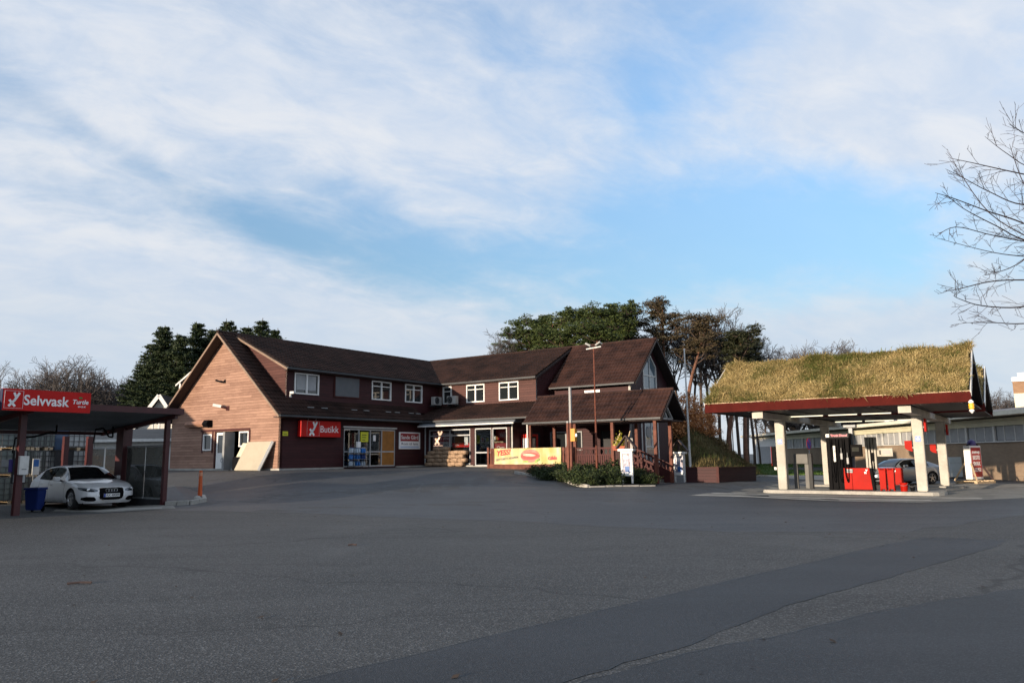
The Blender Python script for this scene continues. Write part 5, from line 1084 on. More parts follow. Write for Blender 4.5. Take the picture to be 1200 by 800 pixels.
mb.build('leaves', o)
for px in (697, 672.5):
    pass
# low red fence on the right of the steps
pts = [gat(806, 565), gat(842, 565.5), gat(886, 563)]
o = thing('low_red_fence', 'low dark red boarded fence beyond the porch steps', 'fence', pts[0], 0)
for a, b, hh in ((pts[0], pts[1], .80), (pts[1], pts[2], .80)):
    d = (b-a); L = d.length; d.normalize(); M = Matrix.Translation(a-pts[0]) @ d.to_track_quat('X', 'Z').to_matrix().to_4x4()
    mb = MB(); mb.m(RED); mb.box(.0, L-.03, -.03, .03, -.2, hh-.06, M); mb.build('boards', o); mb = MB(); mb.m(REDTRIM); mb.box(-.02, L-.01, -.06, .06, hh-.058, hh, M); mb.build('top_rail', o); mb = MB(); mb.m(REDTRIM); mb.box(-.06, .0, -.07, .07, -.2, hh+.03, M); mb.build('post', o)
# ================================================================== CAR WASH
PR = Vector((-12.04, 26.5, .13))
wash = thing('car_wash_shelter', 'open self service car wash shelter with a corrugated roof on dark red posts', 'car wash', PR, RZ)
onx = lambda px, py, x: inframe(hit(px, py, PR+HX*x, HX), PR)
ony = lambda px, py, y: inframe(hit(px, py, PR+HY*y, HY), PR)
CORR = pmat('dim_corrugated_sheet', (.105, .115, .12), .5, .25, 1.0); MAROON = pmat('maroon_steel_paint', (.055, .010, .012), .45, .25)
zf, zbk, xf, xb, ye, ys_ = 3.14, 2.66, .62, -4.4, .12, -13.0; xb2 = -6.3
NV = 150; V = []; 
for j in range(2):
    for i in range(NV+1): t = i/NV; V.append((xf+(xb-xf)*t, ye if j else ys_, zf+(zbk-zf)*t+.03*math.sin(i*2*math.pi/6)))
mb = MB(); mb.m(CORR); mb.raw(V, [(i, i+1, NV+1+i+1, NV+1+i) for i in range(NV)]); mb.raw([(a, b, c+.012) for a, b, c in V], [(i+1, i, NV+1+i, NV+1+i+1) for i in range(NV)]); mb.build('roof_sheet', wash, smooth=True)
mb = MB(); mb.m(MAROON); mb.box(xf+.003, xf+.06, ys_, ye+.06, zf-.06, zf+.14); mb.m(MAROON); mb.prism([(xf, ye+.003, zf-.06), (xf, ye+.003, zf+.14), (xb, ye+.003, zbk+.1), (xb, ye+.003, zbk-.1)], (0, .05, 0)); mb.build('edge_trim', wash)
mb = MB(); mb.m(MAROON); mb.box(xb-.1, xb+.06, ys_, ye, zbk-.16, zbk-.04); 
for y in (-4.6, 0, -9.2): mb.beam((xf-.1, y, zf-.12), (xb, y, zbk-.12), .1, .14)
mb.build('roof_beam', wash)
yr = ony(36, 480, 0); 
for x, y, w in ((0, 0, .075), (0, -4.6, .085), (-6.15, onx(77, 520, -6.15).y, .09), (-6.15, onx(105, 520, -6.15).y, .10), (-6.15, -9.2, .09)): mb = MB(); mb.m(MAROON); mb.box(x-w, x+w, y-w, y+w, -.2, zf-.2 if x > -1 else zbk-.17); mb.build('post', wash)
mb = MB(); mb.m(MAROON); mb.box(-3.1, -2.62, -.12, .22, -.2, 2.74); mb.build('wide_post', wash)
for x0, x1 in ((-1.35, -.12), (-2.6, -1.4)):
    mb = MB(); mb.m(PERSPEX); mb.box(x0, x1, .05, .06, .25, 2.0); mb.build('screen_panel', wash); mb = MB(); mb.m(GREY); mb.box(x0, x1, .03, .08, 2.0, 2.06); mb.box(x0, x1, .03, .08, .19, .25); mb.build('screen_rail', wash)
mb = MB(); mb.m(GREYD); mb.box(-2.6, -.12, .02, .09, -.2, .19); mb.build('screen_base', wash)
ya_, yb_ = onx(107, 525, -6.15).y, onx(141, 525, -6.15).y
for y0, y1 in ((ya_, (ya_+yb_)/2-.03), ((ya_+yb_)/2+.03, yb_)): mb = MB(); mb.m(PERSPEX); mb.box(-6.21, -6.2, y0, y1, .2, 2.0); mb.m(GREY); mb.box(-6.24, -6.17, y0, y1, 2.001, 2.06); mb.build('screen_panel', wash)
# dark plant room left of the bay, with boxes on it
mb = MB(); mb.m(pmat('dark_green_grey_panel', (.016, .020, .020), .6, .3)); mb.box(-6.7, -.5, -7.4, -5.6, -.1, 2.15); mb.build('plant_room', wash)
mb = MB(); mb.m(GREYD); mb.box(-6.7, -.45, -13, -7.45, -.1, 2.15); mb.build('dark_wall', wash)
# upper dark roof behind the sign
mb = MB(); mb.m(ROOFSIDE); mb.box(-3.5, .2, ys_, -3.0, 3.16, 3.46)
for k in range(40): y = ys_+.05+k*.25; mb.box(.2, .23, y, y+.12, 3.17, 3.45) if y < -3.1 else None
mb.build('upper_roof', wash)
# sign
a, b = onx(2.5, 453, .72), onx(103, 485, .72); zt0, zb0 = a.z, onx(4, 479.5, .72).z; zt1, zb1 = onx(103.5, 462.5, .72).z, onx(101, 485, .72).z; zt, zb_ = (zt0+zt1)/2, (zb0+zb1)/2
y0, y1 = a.y, b.y; hh = zt-zb_
o = thing('car_wash_sign', 'red sign reading Selvvask on the front of the car wash', 'sign', PR, RZ)
mb = MB(); mb.m(REDS); mb.box(.69, .84, y0, y1, zb_, zt); mb.m(NAVY); mb.box(.68, .835, y0-.02, y0-.001, zb_+.01, zt-.01); mb.build('box', o)
L = y1-y0; zc = (zt+zb_)/2
mb = MB(); mb.m(SIGNW); logo(mb, y0+.115*L, .842, zc, hh*.68, 'x'); put_text(mb, 'Selvvask', y0+.475*L, .842, zc-.02*hh, hh*.66, axis='x', bold=.008, width=.515*L)
put_text(mb, 'Turtle', y0+.872*L, .842, zc+.02*hh, hh*.30, axis='x', shear=.2, bold=.004, width=.19*L); put_text(mb, 'wax', y0+.89*L, .842, zc-.19*hh, hh*.17, axis='x', shear=.2, width=.10*L)
ss = hh*.40; cy = y0+.115*L
for p, q in (((-1,-1),(1,-1)),((1,-1),(1,1)),((1,1),(-1,1)),((-1,1),(-1,-1))): mb.beam((.843, cy+p[0]*ss*.98, zc+p[1]*ss), (.843, cy+q[0]*ss*.98, zc+q[1]*ss), .006, .02, up=(1, 0, 0))
mb.m(pmat('leaf_green', (.04, .22, .05), .5, .1)); mb.prism([(.842, y0+.85*L, zc+.2*hh), (.842, y0+.90*L, zc+.19*hh), (.842, y0+.89*L, zc+.27*hh), (.842, y0+.86*L, zc+.28*hh)], (.004, 0, 0)); mb.build('lettering', o)
# boxes on the left post
def wbox(name, lab, cat, px0, py0, px1, py1, x, mat, dpt=.25):
    a, b = onx(px0, py0, x), onx(px1, py1, x); o_ = thing(name, lab, cat, PR, RZ); mb = MB(); mb.m(mat); mb.bbox(x-dpt, x, min(a.y, b.y), max(a.y, b.y), b.z, a.z, .015); mb.build('casing', o_); return o_, a, b
o, a, b = wbox('coin_machine', 'beige coin box on the left front post of the car wash', 'machine', 24, 534, 33, 556, .2, WHITED); mb = MB(); mb.m(GREY); mb.box(.201, .206, a.y+.06, b.y-.06, b.z+.15, b.z+.18); mb.build('slot', o)
o, a, b = wbox('instruction_panel', 'tall dark instruction panel with pale top and bottom left of the coin box', 'panel', 17, 527, 30, 566, -.35, GREYD, .1); mb = MB(); mb.m(pmat('pale_notice', (.36, .38, .38), .6, .2)); mb.box(-.349, -.342, a.y+.03, b.y-.03, a.z-.24, a.z-.03); mb.box(-.349, -.342, a.y+.03, b.y-.03, b.z+.03, b.z+.26); mb.m(YELLOW); mb.box(-.349, -.344, a.y+.08, a.y+.2, b.z+.3, b.z+.75); mb.build('notice', o)
o, a, b = wbox('wall_notice', 'grey notice on the dark wash wall at the far left', 'notice', 2, 538, 11, 547, -.40, GREY, .04)
o, a, b = wbox('violet_sign', 'small violet sign on the dark wash wall', 'sign', 11, 538, 15.5, 553, -.38, pmat('violet', (.04, .03, .16), .5, .2), .04)
# bin
b0 = gat(40, 599.5); o = thing('wheelie_bin', 'dark blue wheeled waste bin at the left car wash post', 'waste bin', b0, RZ+.45); o.scale = (.80, .62, 1)
h_ = at(40, 570, b0.y).z-b0.z; mb = MB(); mb.m(BLUE); bm = bmesh.new(); vs = [bm.verts.new((a_*q*1.0, b__*q*1.05, z)) for z, q in ((.06, .25), (h_-.1, .31)) for a_, b__ in ((-1,-1),(1,-1),(1,1),(-1,1))]
for f in ((3,2,1,0),(4,5,6,7),(0,1,5,4),(1,2,6,5),(2,3,7,6),(3,0,4,7)): bm.faces.new([vs[i] for i in f])
bmesh.ops.bevel(bm, geom=bm.edges[:], offset=.03, segments=2, affect='EDGES'); mb.frombm(bm); mb.build('body', o)
mb = MB(); mb.m(BLUE); mb.bbox(-.34, .34, -.36, .34, h_-.10, h_-.02, .03); mb.cyl((-.3, .36, h_-.06), (.3, .36, h_-.06), .025, n=8); mb.build('lid', o)
for x in (-.24, .24): mb = MB(); mb.m(BLACK); mb.cyl((x-.03, .22, .09), (x+.03, .22, .09), .09, n=14); mb.build('wheel', o)
# stacked liquid totes behind the bay
TOTE = pmat('milky_tote_plastic', (.40, .42, .42), .45, .15, 2.0); TOTEG = pmat('greenish_tote_plastic', (.17, .20, .185), .5, .2, 2.0); CAGE = pmat('galvanised_bar', (.12, .125, .13), .45, .2, metal=.5)
def tote(mat, lab):
    o_ = thing('liquid_tote', lab, 'container', (0, 0, 0), RZ, 'caged liquid totes stacked behind the car wash'); mb = MB(); mb.m(mat); mb.bbox(-.48, .48, -.58, .58, .14, 1.0, .06); mb.build('tank', o_)
    mb = MB(); mb.m(CAGE)
    for z in (.16, .37, .58, .79, .99):
        for a_, b__ in (((-.51,-.61),(.51,-.61)),((.51,-.61),(.51,.61)),((.51,.61),(-.51,.61)),((-.51,.61),(-.51,-.61))): mb.beam((*a_, z), (*b__, z), .02, .02)
    for k in range(7):
        y = -.61+1.22*k/6
        for x in (-.51, .51): mb.box(x-.01, x+.01, y-.01, y+.01, .12, 1.0)
    for k in range(5):
        x = -.51+1.02*k/4
        for y in (-.61, .61): mb.box(x-.01, x+.01, y-.01, y+.01, .12, 1.0)
    mb.build('cage', o_); mb = MB(); mb.m(PLANK)
    for y in (-.5, 0, .5): mb.box(-.5, .5, y-.06, y+.06, 0, .12)
    mb.build('pallet', o_); return o_
protoT = {}
TX = -7.5
for k, (pxc, cols) in enumerate(((84, 'www'), (52, 'wwg'), (30, 'ggg'), (8, 'ggg'))):
    q = onx(pxc, 540, TX); 
    for lv in range(3):
        c = cols[lv]; lab = f"{'milky white' if c == 'w' else 'greenish'} caged liquid tote, {['lowest', 'middle', 'top'][lv]} of the {['rightmost', 'second from right', 'third from right', 'leftmost'][k]} stack"
        if c not in protoT: t_ = tote(TOTE if c == 'w' else TOTEG, lab); protoT[c] = t_
        else: t_ = copy_tree(protoT[c]); t_['label'] = lab
        p = PR+HX*TX+HY*(q.y); t_.location = (p.x, p.y, gz(p.x, p.y)+1.005*lv-.02)
q = onx(69.5, 515, TX+.3); p = PR+HX*(TX+.35)+HY*q.y; zz0 = onx(69, 527, TX+.3).z
mb = MB(); mb.m(pmat('dull_blue_drum', (.05, .085, .15), .5, .2)); mb.lathe((0, 0, 0), [(.26, 0), (.29, .05), (.29, .42), (.30, .45), (.29, .48), (.29, .86), (.25, .92), (.05, .93)], 20); dr = mb.build('plastic_drum', None, smooth=.7); dr.location = (p.x, p.y, PR.z+zz0); tag(dr, 'dull blue plastic drum beside the upper totes', 'drum')
mb = MB(); mb.m(GREYD); mb.box(-.5, .5, -.4, .4, -.05, 0); 
for x in (-.45, .45): mb.box(x-.03, x+.03, -.35, .35, -zz0-.1, -.05)
sh = mb.build('drum_shelf', None); sh.location = (p.x, p.y, PR.z+zz0-.002); sh.rotation_euler = (0, 0, RZ); tag(sh, 'dark steel shelf frame carrying the blue drum', 'shelf')
# wash booms
for px0, py0, px1, py1, y_, lab in ((18, 513, 66, 507, -3.4, 'left black wash boom under the car wash roof'), (112, 503, 132, 512, -.6, 'right black wash boom under the car wash roof')):
    a, b = onx(px0, py0, -3.0), onx(px1, py1, -3.0); o = thing('wash_boom', lab, 'boom', PR, RZ); mb = MB(); mb.m(BLACK); m_ = a.lerp(b, .45); m_.z += .02; mb.tube([a, Vector((a.x, m_.y, a.z+.05)), Vector((a.x, b.y-.15, b.z+.02)), b, Vector((b.x, b.y, zbk+.28))], .03, 8); mb.tube([a, a-Vector((0, .05, .5))], .02, 6); mb.build('pipe', o, smooth=True)
# white notice board behind the bay
a, b = onx(39, 537, -6.4), onx(45.5, 556, -6.4); o = thing('notice_board', 'white notice board with a blue square behind the parked white car', 'notice board', PR, RZ); mb = MB(); mb.m(WHITED); mb.box(-6.43, -6.4, a.y, b.y, b.z, a.z); mb.build('board', o); mb = MB(); mb.m(BLUEC); mb.box(-6.399, -6.396, a.y+.03, b.y-.03, a.z-.3, a.z-.04); mb.build('blue_square', o); mb = MB(); mb.m(GREY); mb.box(-6.46, -6.43, a.y+.05, a.y+.1, -.1, b.z+.1); mb.build('post', o)
# pale drain slab in front of the bay
cp_ = lambda px, py: tuple(gat(px, py).xy)
sheet('wash_apron', [cp_(58, 600), cp_(120, 600.5), cp_(206, 596), cp_(203, 592.5), cp_(150, 592), cp_(80, 594)], CONCD, .009, .6)
sheet('wet_drain_strip', wob([cp_(64, 598.5), cp_(120, 599.5), cp_(190, 596.2)], 5, .05)+wob([cp_(188, 595.0), cp_(120, 597.6), cp_(66, 597.2)], 5, .05), CONC, .014, .6)
# raised dark traffic island with marker post
isl = [cp_(194, 592), cp_(222, 591.5), cp_(240, 588), cp_(238, 583), cp_(222, 576), cp_(204, 572), cp_(196, 574)]
z_ = gz(*isl[1]); mb = MB(); mb.m(ASPH3); mb.prism([(p[0], p[1], gz(*p)-.1) for p in isl], (0, 0, .22)); mb.build('traffic_island', None, kind='structure')
ka = [Vector((p[0], p[1], gz(*p))) for p in isl]; kerb_run([ka[0], ka[1], ka[2], ka[3]], 'k', w=.14, h=.14, n_=2)
b0 = gat(234, 585.5); o = thing('marker_post', 'orange plastic marker post on the traffic island', 'marker post', b0+Vector((0, 0, .08)), RZ); h_ = at(232, 551, b0.y).z-b0.z-.08
mb = MB(); mb.m(ORANGE); mb.cyl((0, 0, 0), (-.01, 0, h_), .085, .06, 14); mb.build('tube', o, smooth=.6); mb = MB(); mb.m(pmat('faded_band', (.62, .28, .16), .4, .1)); mb.cyl((-.01, 0, h_*.80), (-.01, 0, h_*.93), .073, .069, 14); mb.build('reflective_band', o, smooth=.6); mb = MB(); mb.m(BLACK); mb.lathe((0, 0, -.02), [(.18, 0), (.16, .06), (.10, .09)], 12); mb.build('base', o)
mb = MB(); mb.m(KERB); bm = bmesh.new(); bmesh.ops.create_icosphere(bm, subdivisions=2, radius=.13)
for v in bm.verts: v.co = Vector((v.co.x*1.1, v.co.y, v.co.z*.8))*random.uniform(.9, 1.08)
mb.frombm(bm); s_ = mb.build('boulder', None, smooth=True); s_.location = gat(231, 588)+Vector((0, 0, .12)); tag(s_, 'small grey stone at the foot of the orange marker post', 'stone')
# ================================================================== HOUSES BEHIND THE CAR WASH
# unseen house added left of the view so its roof shades the gable foot
nx_ = hw(-13.5, 0, 0) + Vector((SUN_XY.x, SUN_XY.y, 0))*30; o = thing('added_shade_house', 'unseen dark roofed house added beyond the car wash to shade the gable', 'house', (nx_.x, nx_.y, .1), math.atan2(SUN_XY.y, SUN_XY.x)+math.pi/2)
mb = MB(); mb.m(siding('cream_weatherboard', (.55, .50, .40), .15, dirt=.1)); mb.prism([(-9, 0, 0), (9, 0, 0), (9, 0, 4.0), (0, 0, 9.1), (-9, 0, 4.0)], (0, 10, 0)); mb.build('wall', o)
mb = MB(); mb.m(ROOFSIDE)
for sg in (-1, 1): mb.prism([(sg*9.6, -.5, 3.7), (sg*9.6, 10.5, 3.7), (0, 10.5, 9.15), (0, -.5, 9.15)], (0, 0, .15))
mb.build('roof', o)
for wx in (-5, -1, 3): window((0, 0, 0), (1, 0, 0), wx, wx+1.4, 1.2, 2.6, parent=o)

g0 = at(184, 540, 57); o = thing('white_house', 'white wooden house with a gable behind the car wash', 'house', (g0.x, g0.y, .6), .12)
pk = at(186, 466, 57); W2 = 3.0; hr = pk.z-.6; he = hr-4.6
mb = MB(); mb.m(siding('white_weatherboard', (.62, .60, .55), .15, dirt=.1)); mb.prism([(-W2, 0, 0), (W2, 0, 0), (W2, 0, he), (0, 0, hr), (-W2, 0, he)], (0, 9, 0)); mb.build('wall', o)
mb = MB(); mb.m(ROOFSIDE)
for sg in (-1, 1): mb.prism([(sg*(W2+.3), -.4, he-.1), (sg*(W2+.3), 9.3, he-.1), (0, 9.3, hr+.15), (0, -.4, hr+.15)], (0, 0, .12))
mb.build('roof', o)
mb = MB(); mb.m(WHITE)
for sg in (-1, 1): mb.beam((sg*(W2+.3), -.44, he-.08), (0, -.44, hr+.16), .06, .26)
mb.build('bargeboard', o); window((0, -.0, 0), (1, 0, 0), -.5, .5, hr-2.4, hr-1.3, parent=o)
g1 = at(170, 545, 48); o = thing('grey_roof_garage', 'low garage with a grey roof behind the car wash', 'garage', (g1.x, g1.y, gz(g1.x, g1.y)), RZ+.5)
zr, ze_ = at(170, 502.5, 48).z-o.location.z, at(170, 515, 47).z-o.location.z
mb = MB(); mb.m(WHITED); mb.box(-6, 4.2, 0, 5, -.2, ze_); mb.build('wall', o); mb = MB(); mb.m(pmat('grey_slate_roof', (.085, .08, .075), .7, .3, 2)); mb.prism([(-6.3, -.5, ze_-.02), (4.5, -.5, ze_-.02), (4.0, 2.5, zr), (-6, 2.5, zr)], (0, .05, .12)); mb.prism([(-6, 2.56, zr), (4.0, 2.56, zr), (4.5, 5.4, ze_-.02), (-6.3, 5.4, ze_-.02)], (0, 0, .12)); mb.build('roof', o); mb = MB(); mb.m(WHITED); mb.box(-6.3, 4.5, -.56, -.505, ze_-.1, ze_+.08); mb.build('fascia', o)
# ================================================================== CARS
def car_paint(name, c, metal=0.0):
    m, g, b = new_mat(name); b.inputs['Base Color'].default_value = col(c); b.inputs['Roughness'].default_value = .32; b.inputs['Metallic'].default_value = metal; b.inputs['Coat Weight'].default_value = .8; b.inputs['Coat Roughness'].default_value = .04
    tc = g.new('ShaderNodeTexCoord').outputs['Object']; s = g.new('ShaderNodeSeparateXYZ', {0: tc}); f = g.m('MULTIPLY', g.ramp(s.outputs[2], .55, .15), g.ramp(g.noise(tc, 3.5, 5), .3, .7))
    g.put(b.inputs['Base Color'], g.mix(g.m('MULTIPLY', f, .35), c, (.16, .15, .13))); return m
CARGLASS = glass_opaque('car_glass', (.008, .009, .010), .02); LAMPG = glass_opaque('headlight_glass', (.16, .18, .20), .05); TAIL = glass_opaque('tail_light_glass', (.25, .01, .01), .08)
def interp(xs_, ys__):
    """smooth monotone-ish interpolation"""
    xs_ = np.array(xs_, float); ys__ = np.array(ys__, float)
    def f(x):
        x = np.clip(x, xs_[0], xs_[-1]); i = int(np.clip(np.searchsorted(xs_, x)-1, 0, len(xs_)-2)); h = xs_[i+1]-xs_[i]; t = (x-xs_[i])/h
        d = np.gradient(ys__, xs_); a, b = ys__[i], ys__[i+1]
        return float((2*t**3-3*t*t+1)*a+(t**3-2*t*t+t)*h*d[i]+(-2*t**3+3*t*t)*b+(t**3-t*t)*h*d[i+1])
    return f
def make_car(name, label, P, paint, loc, rz, plate):
    """nose towards +x, left side +y; P holds the outline tables"""
    root = thing(name, label, 'car', loc, rz)
    L, W = P['L'], P['W']; x0, x1 = -L/2, L/2; WR = P['wr']; xf, xr = P['xf'], P['xr']
    belt, top, halfw = interp(*P['belt']), interp(*P['top']), interp(*P['half'])
    g_ = lambda q: float(np.interp(q, [0, .12, .35, .62, .86, 1], [.90, .965, .995, 1.0, .972, .93]))
    ZB = .20
    def nose(x, z):
        """how far the ends lean back with height"""
        k = max(0, (x-(x1-.55))/.55); r = max(0, ((x0+.5)-x)/.5)
        fz = interp([.18, .35, .55, .72, .9], [-.10, -.01, 0, -.07, -.26])(z); rz_ = interp([.18, .4, .65, .85, 1.0], [.12, .02, 0, .05, .10])(z)
        return x + fz*k**1.5 + rz_*r**1.5
    def low(x):
        z = ZB
        for xc in (xf, xr):
            d = abs(x-xc); ra = WR+.045
            if d < ra: z = max(z, WR+math.sqrt(ra*ra-d*d))
        return z
    sts = sorted(set([round(v, 4) for v in list(np.linspace(x0, x1, 60))+list(np.concatenate([xc+(WR+.045)*np.cos(np.linspace(0, math.pi, 17)) for xc in (xf, xr)]))+list(np.linspace(x1-.25, x1, 8))+list(np.linspace(x0, x0+.2, 6))]))
    zl = [0, .06, .14, .25, .38, .52, .66, .80, .91, 1.0]
    def side(x, z):
        q = (z-ZB)/max(.05, belt(x)-ZB); return halfw(x)*g_(min(1, max(0, q)))
    V = []; n = 0
    for x in sts:
        zb, zs = low(x), belt(x); row = []
        for q in zl: z = zb+(zs-zb)*q; row.append((nose(x, z), side(x, z), z))
        hb = side(x, zs); zc = top(x)
        for q, w in ((.35, .955), (.62, .86), (.84, .62), (.96, .32), (1.0, 0)): z = zs+(zc-zs)*q; row.append((nose(x, z), hb*w, z))
        full = row+[(a, -b, c) for a, b, c in row[-2::-1]]; n = len(full); V += full
    Fc = []
    for i in range(len(sts)-1):
        for j in range(n-1): Fc.append((i*n+j, i*n+j+1, (i+1)*n+j+1, (i+1)*n+j))
    e = (len(sts)-1)*n
    for b_, flip in ((0, True), (e, False)):
        for j in range(n//2):
            f = (b_+j, b_+j+1, b_+n-2-j, b_+n-1-j)
            if len(set(f)) == 4: Fc.append(f[::-1] if flip else f)
            else: Fc.append(tuple(dict.fromkeys(f)))
    mb = MB(); mb.m(paint); mb.raw(V, Fc); mb.build('body', root, smooth=R(40))
    # underbody and wheel wells
    mb = MB(); mb.m(BLACK); mb.box(x0+.25, x1-.3, -W/2+.16, W/2-.16, .17, .62); mb.build('underbody', root)
    # greenhouse
    wsb, rf, rr_, rgb = P['ws']; roof = interp(*P['roof']); rh = P['rh']
    gs = np.linspace(rgb, wsb, 44); V = []; rows_ = []
    for x in gs:
        zb = belt(x)-.005; zr = max(roof(x), zb+.004); hbot = side(x, belt(x))*.985; hr = P['rw']
        t = min(1, max(0, (zr-zb)/(rh-zb))); hy = hbot+(hr-hbot)*t**.9
        row = [(x, hbot, zb), (x, hbot+(hy-hbot)*.5, zb+(zr-zb)*.46), (x, hy, zb+(zr-zb)*.86), (x, hy*.945, zb+(zr-zb)*.955), (x, hy*.60, zr-.004), (x, 0, zr+.012*t)]
        full = row+[(a, -b, c) for a, b, c in row[-2::-1]]; V += full; m_ = len(full)
    mb = MB()
    for i in range(len(gs)-1):
        xm = (gs[i]+gs[i+1])/2
        for j in range(m_-1):
            jj = min(j, m_-2-j)
            if jj < 2: mt = CARGLASS if P['sg'][0] < xm < P['sg'][1] else paint
            elif jj == 2: mt = paint
            else: mt = CARGLASS if (xm > rf or xm < rr_) else paint
            mb.m(mt); mb.face([V[i*m_+j], V[i*m_+j+1], V[(i+1)*m_+j+1], V[(i+1)*m_+j]])
    bm = bmesh.new(); me = bpy.data.meshes.new('x'); me.from_pydata(mb.v, [], mb.f); bm.from_mesh(me)
    for f, k in zip(bm.faces, mb.mi): f.material_index = k
    bmesh.ops.remove_doubles(bm, verts=bm.verts, dist=.0008); bmesh.ops.recalc_face_normals(bm, faces=bm.faces)
    me2 = bpy.data.meshes.new('cabin'); bm.to_mesh(me2); bm.free(); bpy.data.meshes.remove(me)
    for mt in mb.mats: me2.materials.append(mt)
    me2.polygons.foreach_set('use_smooth', [True]*len(me2.polygons)); o = bpy.data.objects.new('cabin', me2); SC.collection.objects.link(o); o.parent = root
    # pillars and window trim
    for sy in (-1, 1):
        mb = MB()
        for xp, w in P['pillars']:
            mb.m(BLACK); zb = belt(xp); zr = roof(xp); hb_ = side(xp, zb)*.985; hy = P['rw']; q = [(xp-w, sy*(hb_+.004), zb), (xp+w, sy*(hb_+.004), zb), (xp+w*.6-.04, sy*(hb_+(hy-hb_)*.86+.012), zb+(zr-zb)*.85), (xp-w*.6-.04, sy*(hb_+(hy-hb_)*.86+.012), zb+(zr-zb)*.85)]
            mb.face(q if sy > 0 else q[::-1])
        mb.m(BLACK)
        for xa in P['doors']:
            zz = np.linspace(ZB+.08, belt(xa)-.02, 8)
            for a, b in zip(zz, zz[1:]): q = [(xa-.006, sy*(side(xa, a)+.003), a), (xa+.006, sy*(side(xa, a)+.003), a), (xa+.006, sy*(side(xa, b)+.003), b), (xa-.006, sy*(side(xa, b)+.003), b)]; mb.face(q if sy < 0 else q[::-1])
        mb.build('door_seam', root)
        for xa in P['handles']: z = belt(xa)-.13; mb = MB(); mb.m(paint); mb.beam((xa-.1, sy*(side(xa, z)+.018), z), (xa+.1, sy*(side(xa, z)+.018), z), .028, .03); mb.build('door_handle', root)
        mx = P['mirror']; zb = belt(mx)
        mb = MB(); mb.m(paint); mb.bbox(mx-.09, mx+.06, *(sorted((sy*(side(mx, zb)+.06), sy*(side(mx, zb)+.27)))), zb+.01, zb+.15, .045); mb.m(BLACK); mb.beam((mx, sy*side(mx, zb)*.97, zb), (mx, sy*(side(mx, zb)+.10), zb+.04), .06, .05); mb.build('wing_mirror', root)
        # wheels
        for xc in (xf, xr):
            yo = sy*(W/2-.03); yi = sy*(W/2-.25); wroot = None
            mb = MB(); mb.m(RUBBER); r = WR-.006; ring = [(r*.66, yo), (r*.90, yo+sy*.004), (r*.985, yo-sy*.03), (r, yo-sy*.07), (r, yi+sy*.05), (r*.97, yi), (r*.6, yi)]
            k = 30; vs = [(xc+a*math.cos(t), b, WR+a*math.sin(t)) for a, b in ring for t in np.linspace(0, 2*math.pi, k, endpoint=False)]
            mb.raw(vs, [(i*k+j, i*k+(j+1) % k, (i+1)*k+(j+1) % k, (i+1)*k+j) for i in range(len(ring)-1) for j in range(k)]); wh = mb.build('wheel', root, smooth=R(40))
            mb = MB(); mb.m(BLACK); mb.cyl((xc, yo-sy*.06, WR), (xc, yo-sy*.10, WR), r*.68, n=26); mb.m(RIM)
            k = 30; ring = [(r*.69, yo-sy*.002), (r*.66, yo+sy*.003), (r*.60, yo-sy*.03)]; vs = [(xc+a*math.cos(t), b, WR+a*math.sin(t)) for a, b in ring for t in np.linspace(0, 2*math.pi, k, endpoint=False)]; mb.raw(vs, [(i*k+j, i*k+(j+1) % k, (i+1)*k+(j+1) % k, (i+1)*k+j) for i in range(2) for j in range(k)])
            for q in range(5):
                for dq in (-.13, .13):
                    t = q*2*math.pi/5+.3; mb.beam((xc+.05*math.cos(t), yo-sy*.03, WR+.05*math.sin(t)), (xc+r*.64*math.cos(t+dq), yo-sy*.012, WR+r*.64*math.sin(t+dq)), .028, .05, up=(0, 1, 0))
            mb.cyl((xc, yo-sy*.05, WR), (xc, yo-sy*.005, WR), .065, n=14); mb.build('rim', wh)
    # front face: headlights, grille, intakes laid on the nose surface
    def front(y, z, off=.006):
        lo, hi = x1-.75, x1
        if abs(y) <= side(x1, z): return (nose(x1, z)+off, y, z)
        for _ in range(26):
            mid = (lo+hi)/2
            if side(mid, z) > abs(y): lo = mid
            else: hi = mid
        return (nose(lo, z)+off*.8, y+math.copysign(off*.7, y), z)
    def patch(nm, outline, mat, off, sy=1, nu=12, nv=4, par=None, lab=None):
        """outline: list of (y, zlow, zhigh) columns"""
        ys_ = [p[0] for p in outline]; lo = lambda y: float(np.interp(y, ys_, [p[1] for p in outline])); hi = lambda y: float(np.interp(y, ys_, [p[2] for p in outline]))
        yy = np.linspace(ys_[0], ys_[-1], nu+1); V = [front(sy*y, lo(y)+(hi(y)-lo(y))*j/nv, off) for j in range(nv+1) for y in yy]
        Fc = [(j*(nu+1)+i, j*(nu+1)+i+1, (j+1)*(nu+1)+i+1, (j+1)*(nu+1)+i) for j in range(nv) for i in range(nu)]
        if sy < 0: Fc = [f[::-1] for f in Fc]
        mb = MB(); mb.m(mat); mb.raw(V, Fc); return mb.build(nm, par or root, lab, smooth=True)
    for sy in (-1, 1):
        hl = patch('headlight', P['hl'], LAMPG, .006, sy); patch('lamp_reflector', [(a*.97+.02, b+.02, b+(c-b)*.55) for a, b, c in P['hl'][1:-1]], BLACK, .009, sy, par=hl)
        mb = MB(); mb.m(CHROME); p_ = front(sy*P['hl'][2][0], (P['hl'][2][1]+P['hl'][2][2])/2, .004); mb.lathe((0, 0, 0), [(.05, 0), (.055, .02), (.03, .03)], 12); mb.v = [(p_[0]+v[2]*.6, p_[1]+v[0], p_[2]+v[1]) for v in mb.v]; mb.build('lamp_lens', hl)
        it = patch('air_intake', P['intake'], BLACK, .007, sy); 
    gr = patch('grille', P['grille'], BLACK, .008, 1, 20, 6)
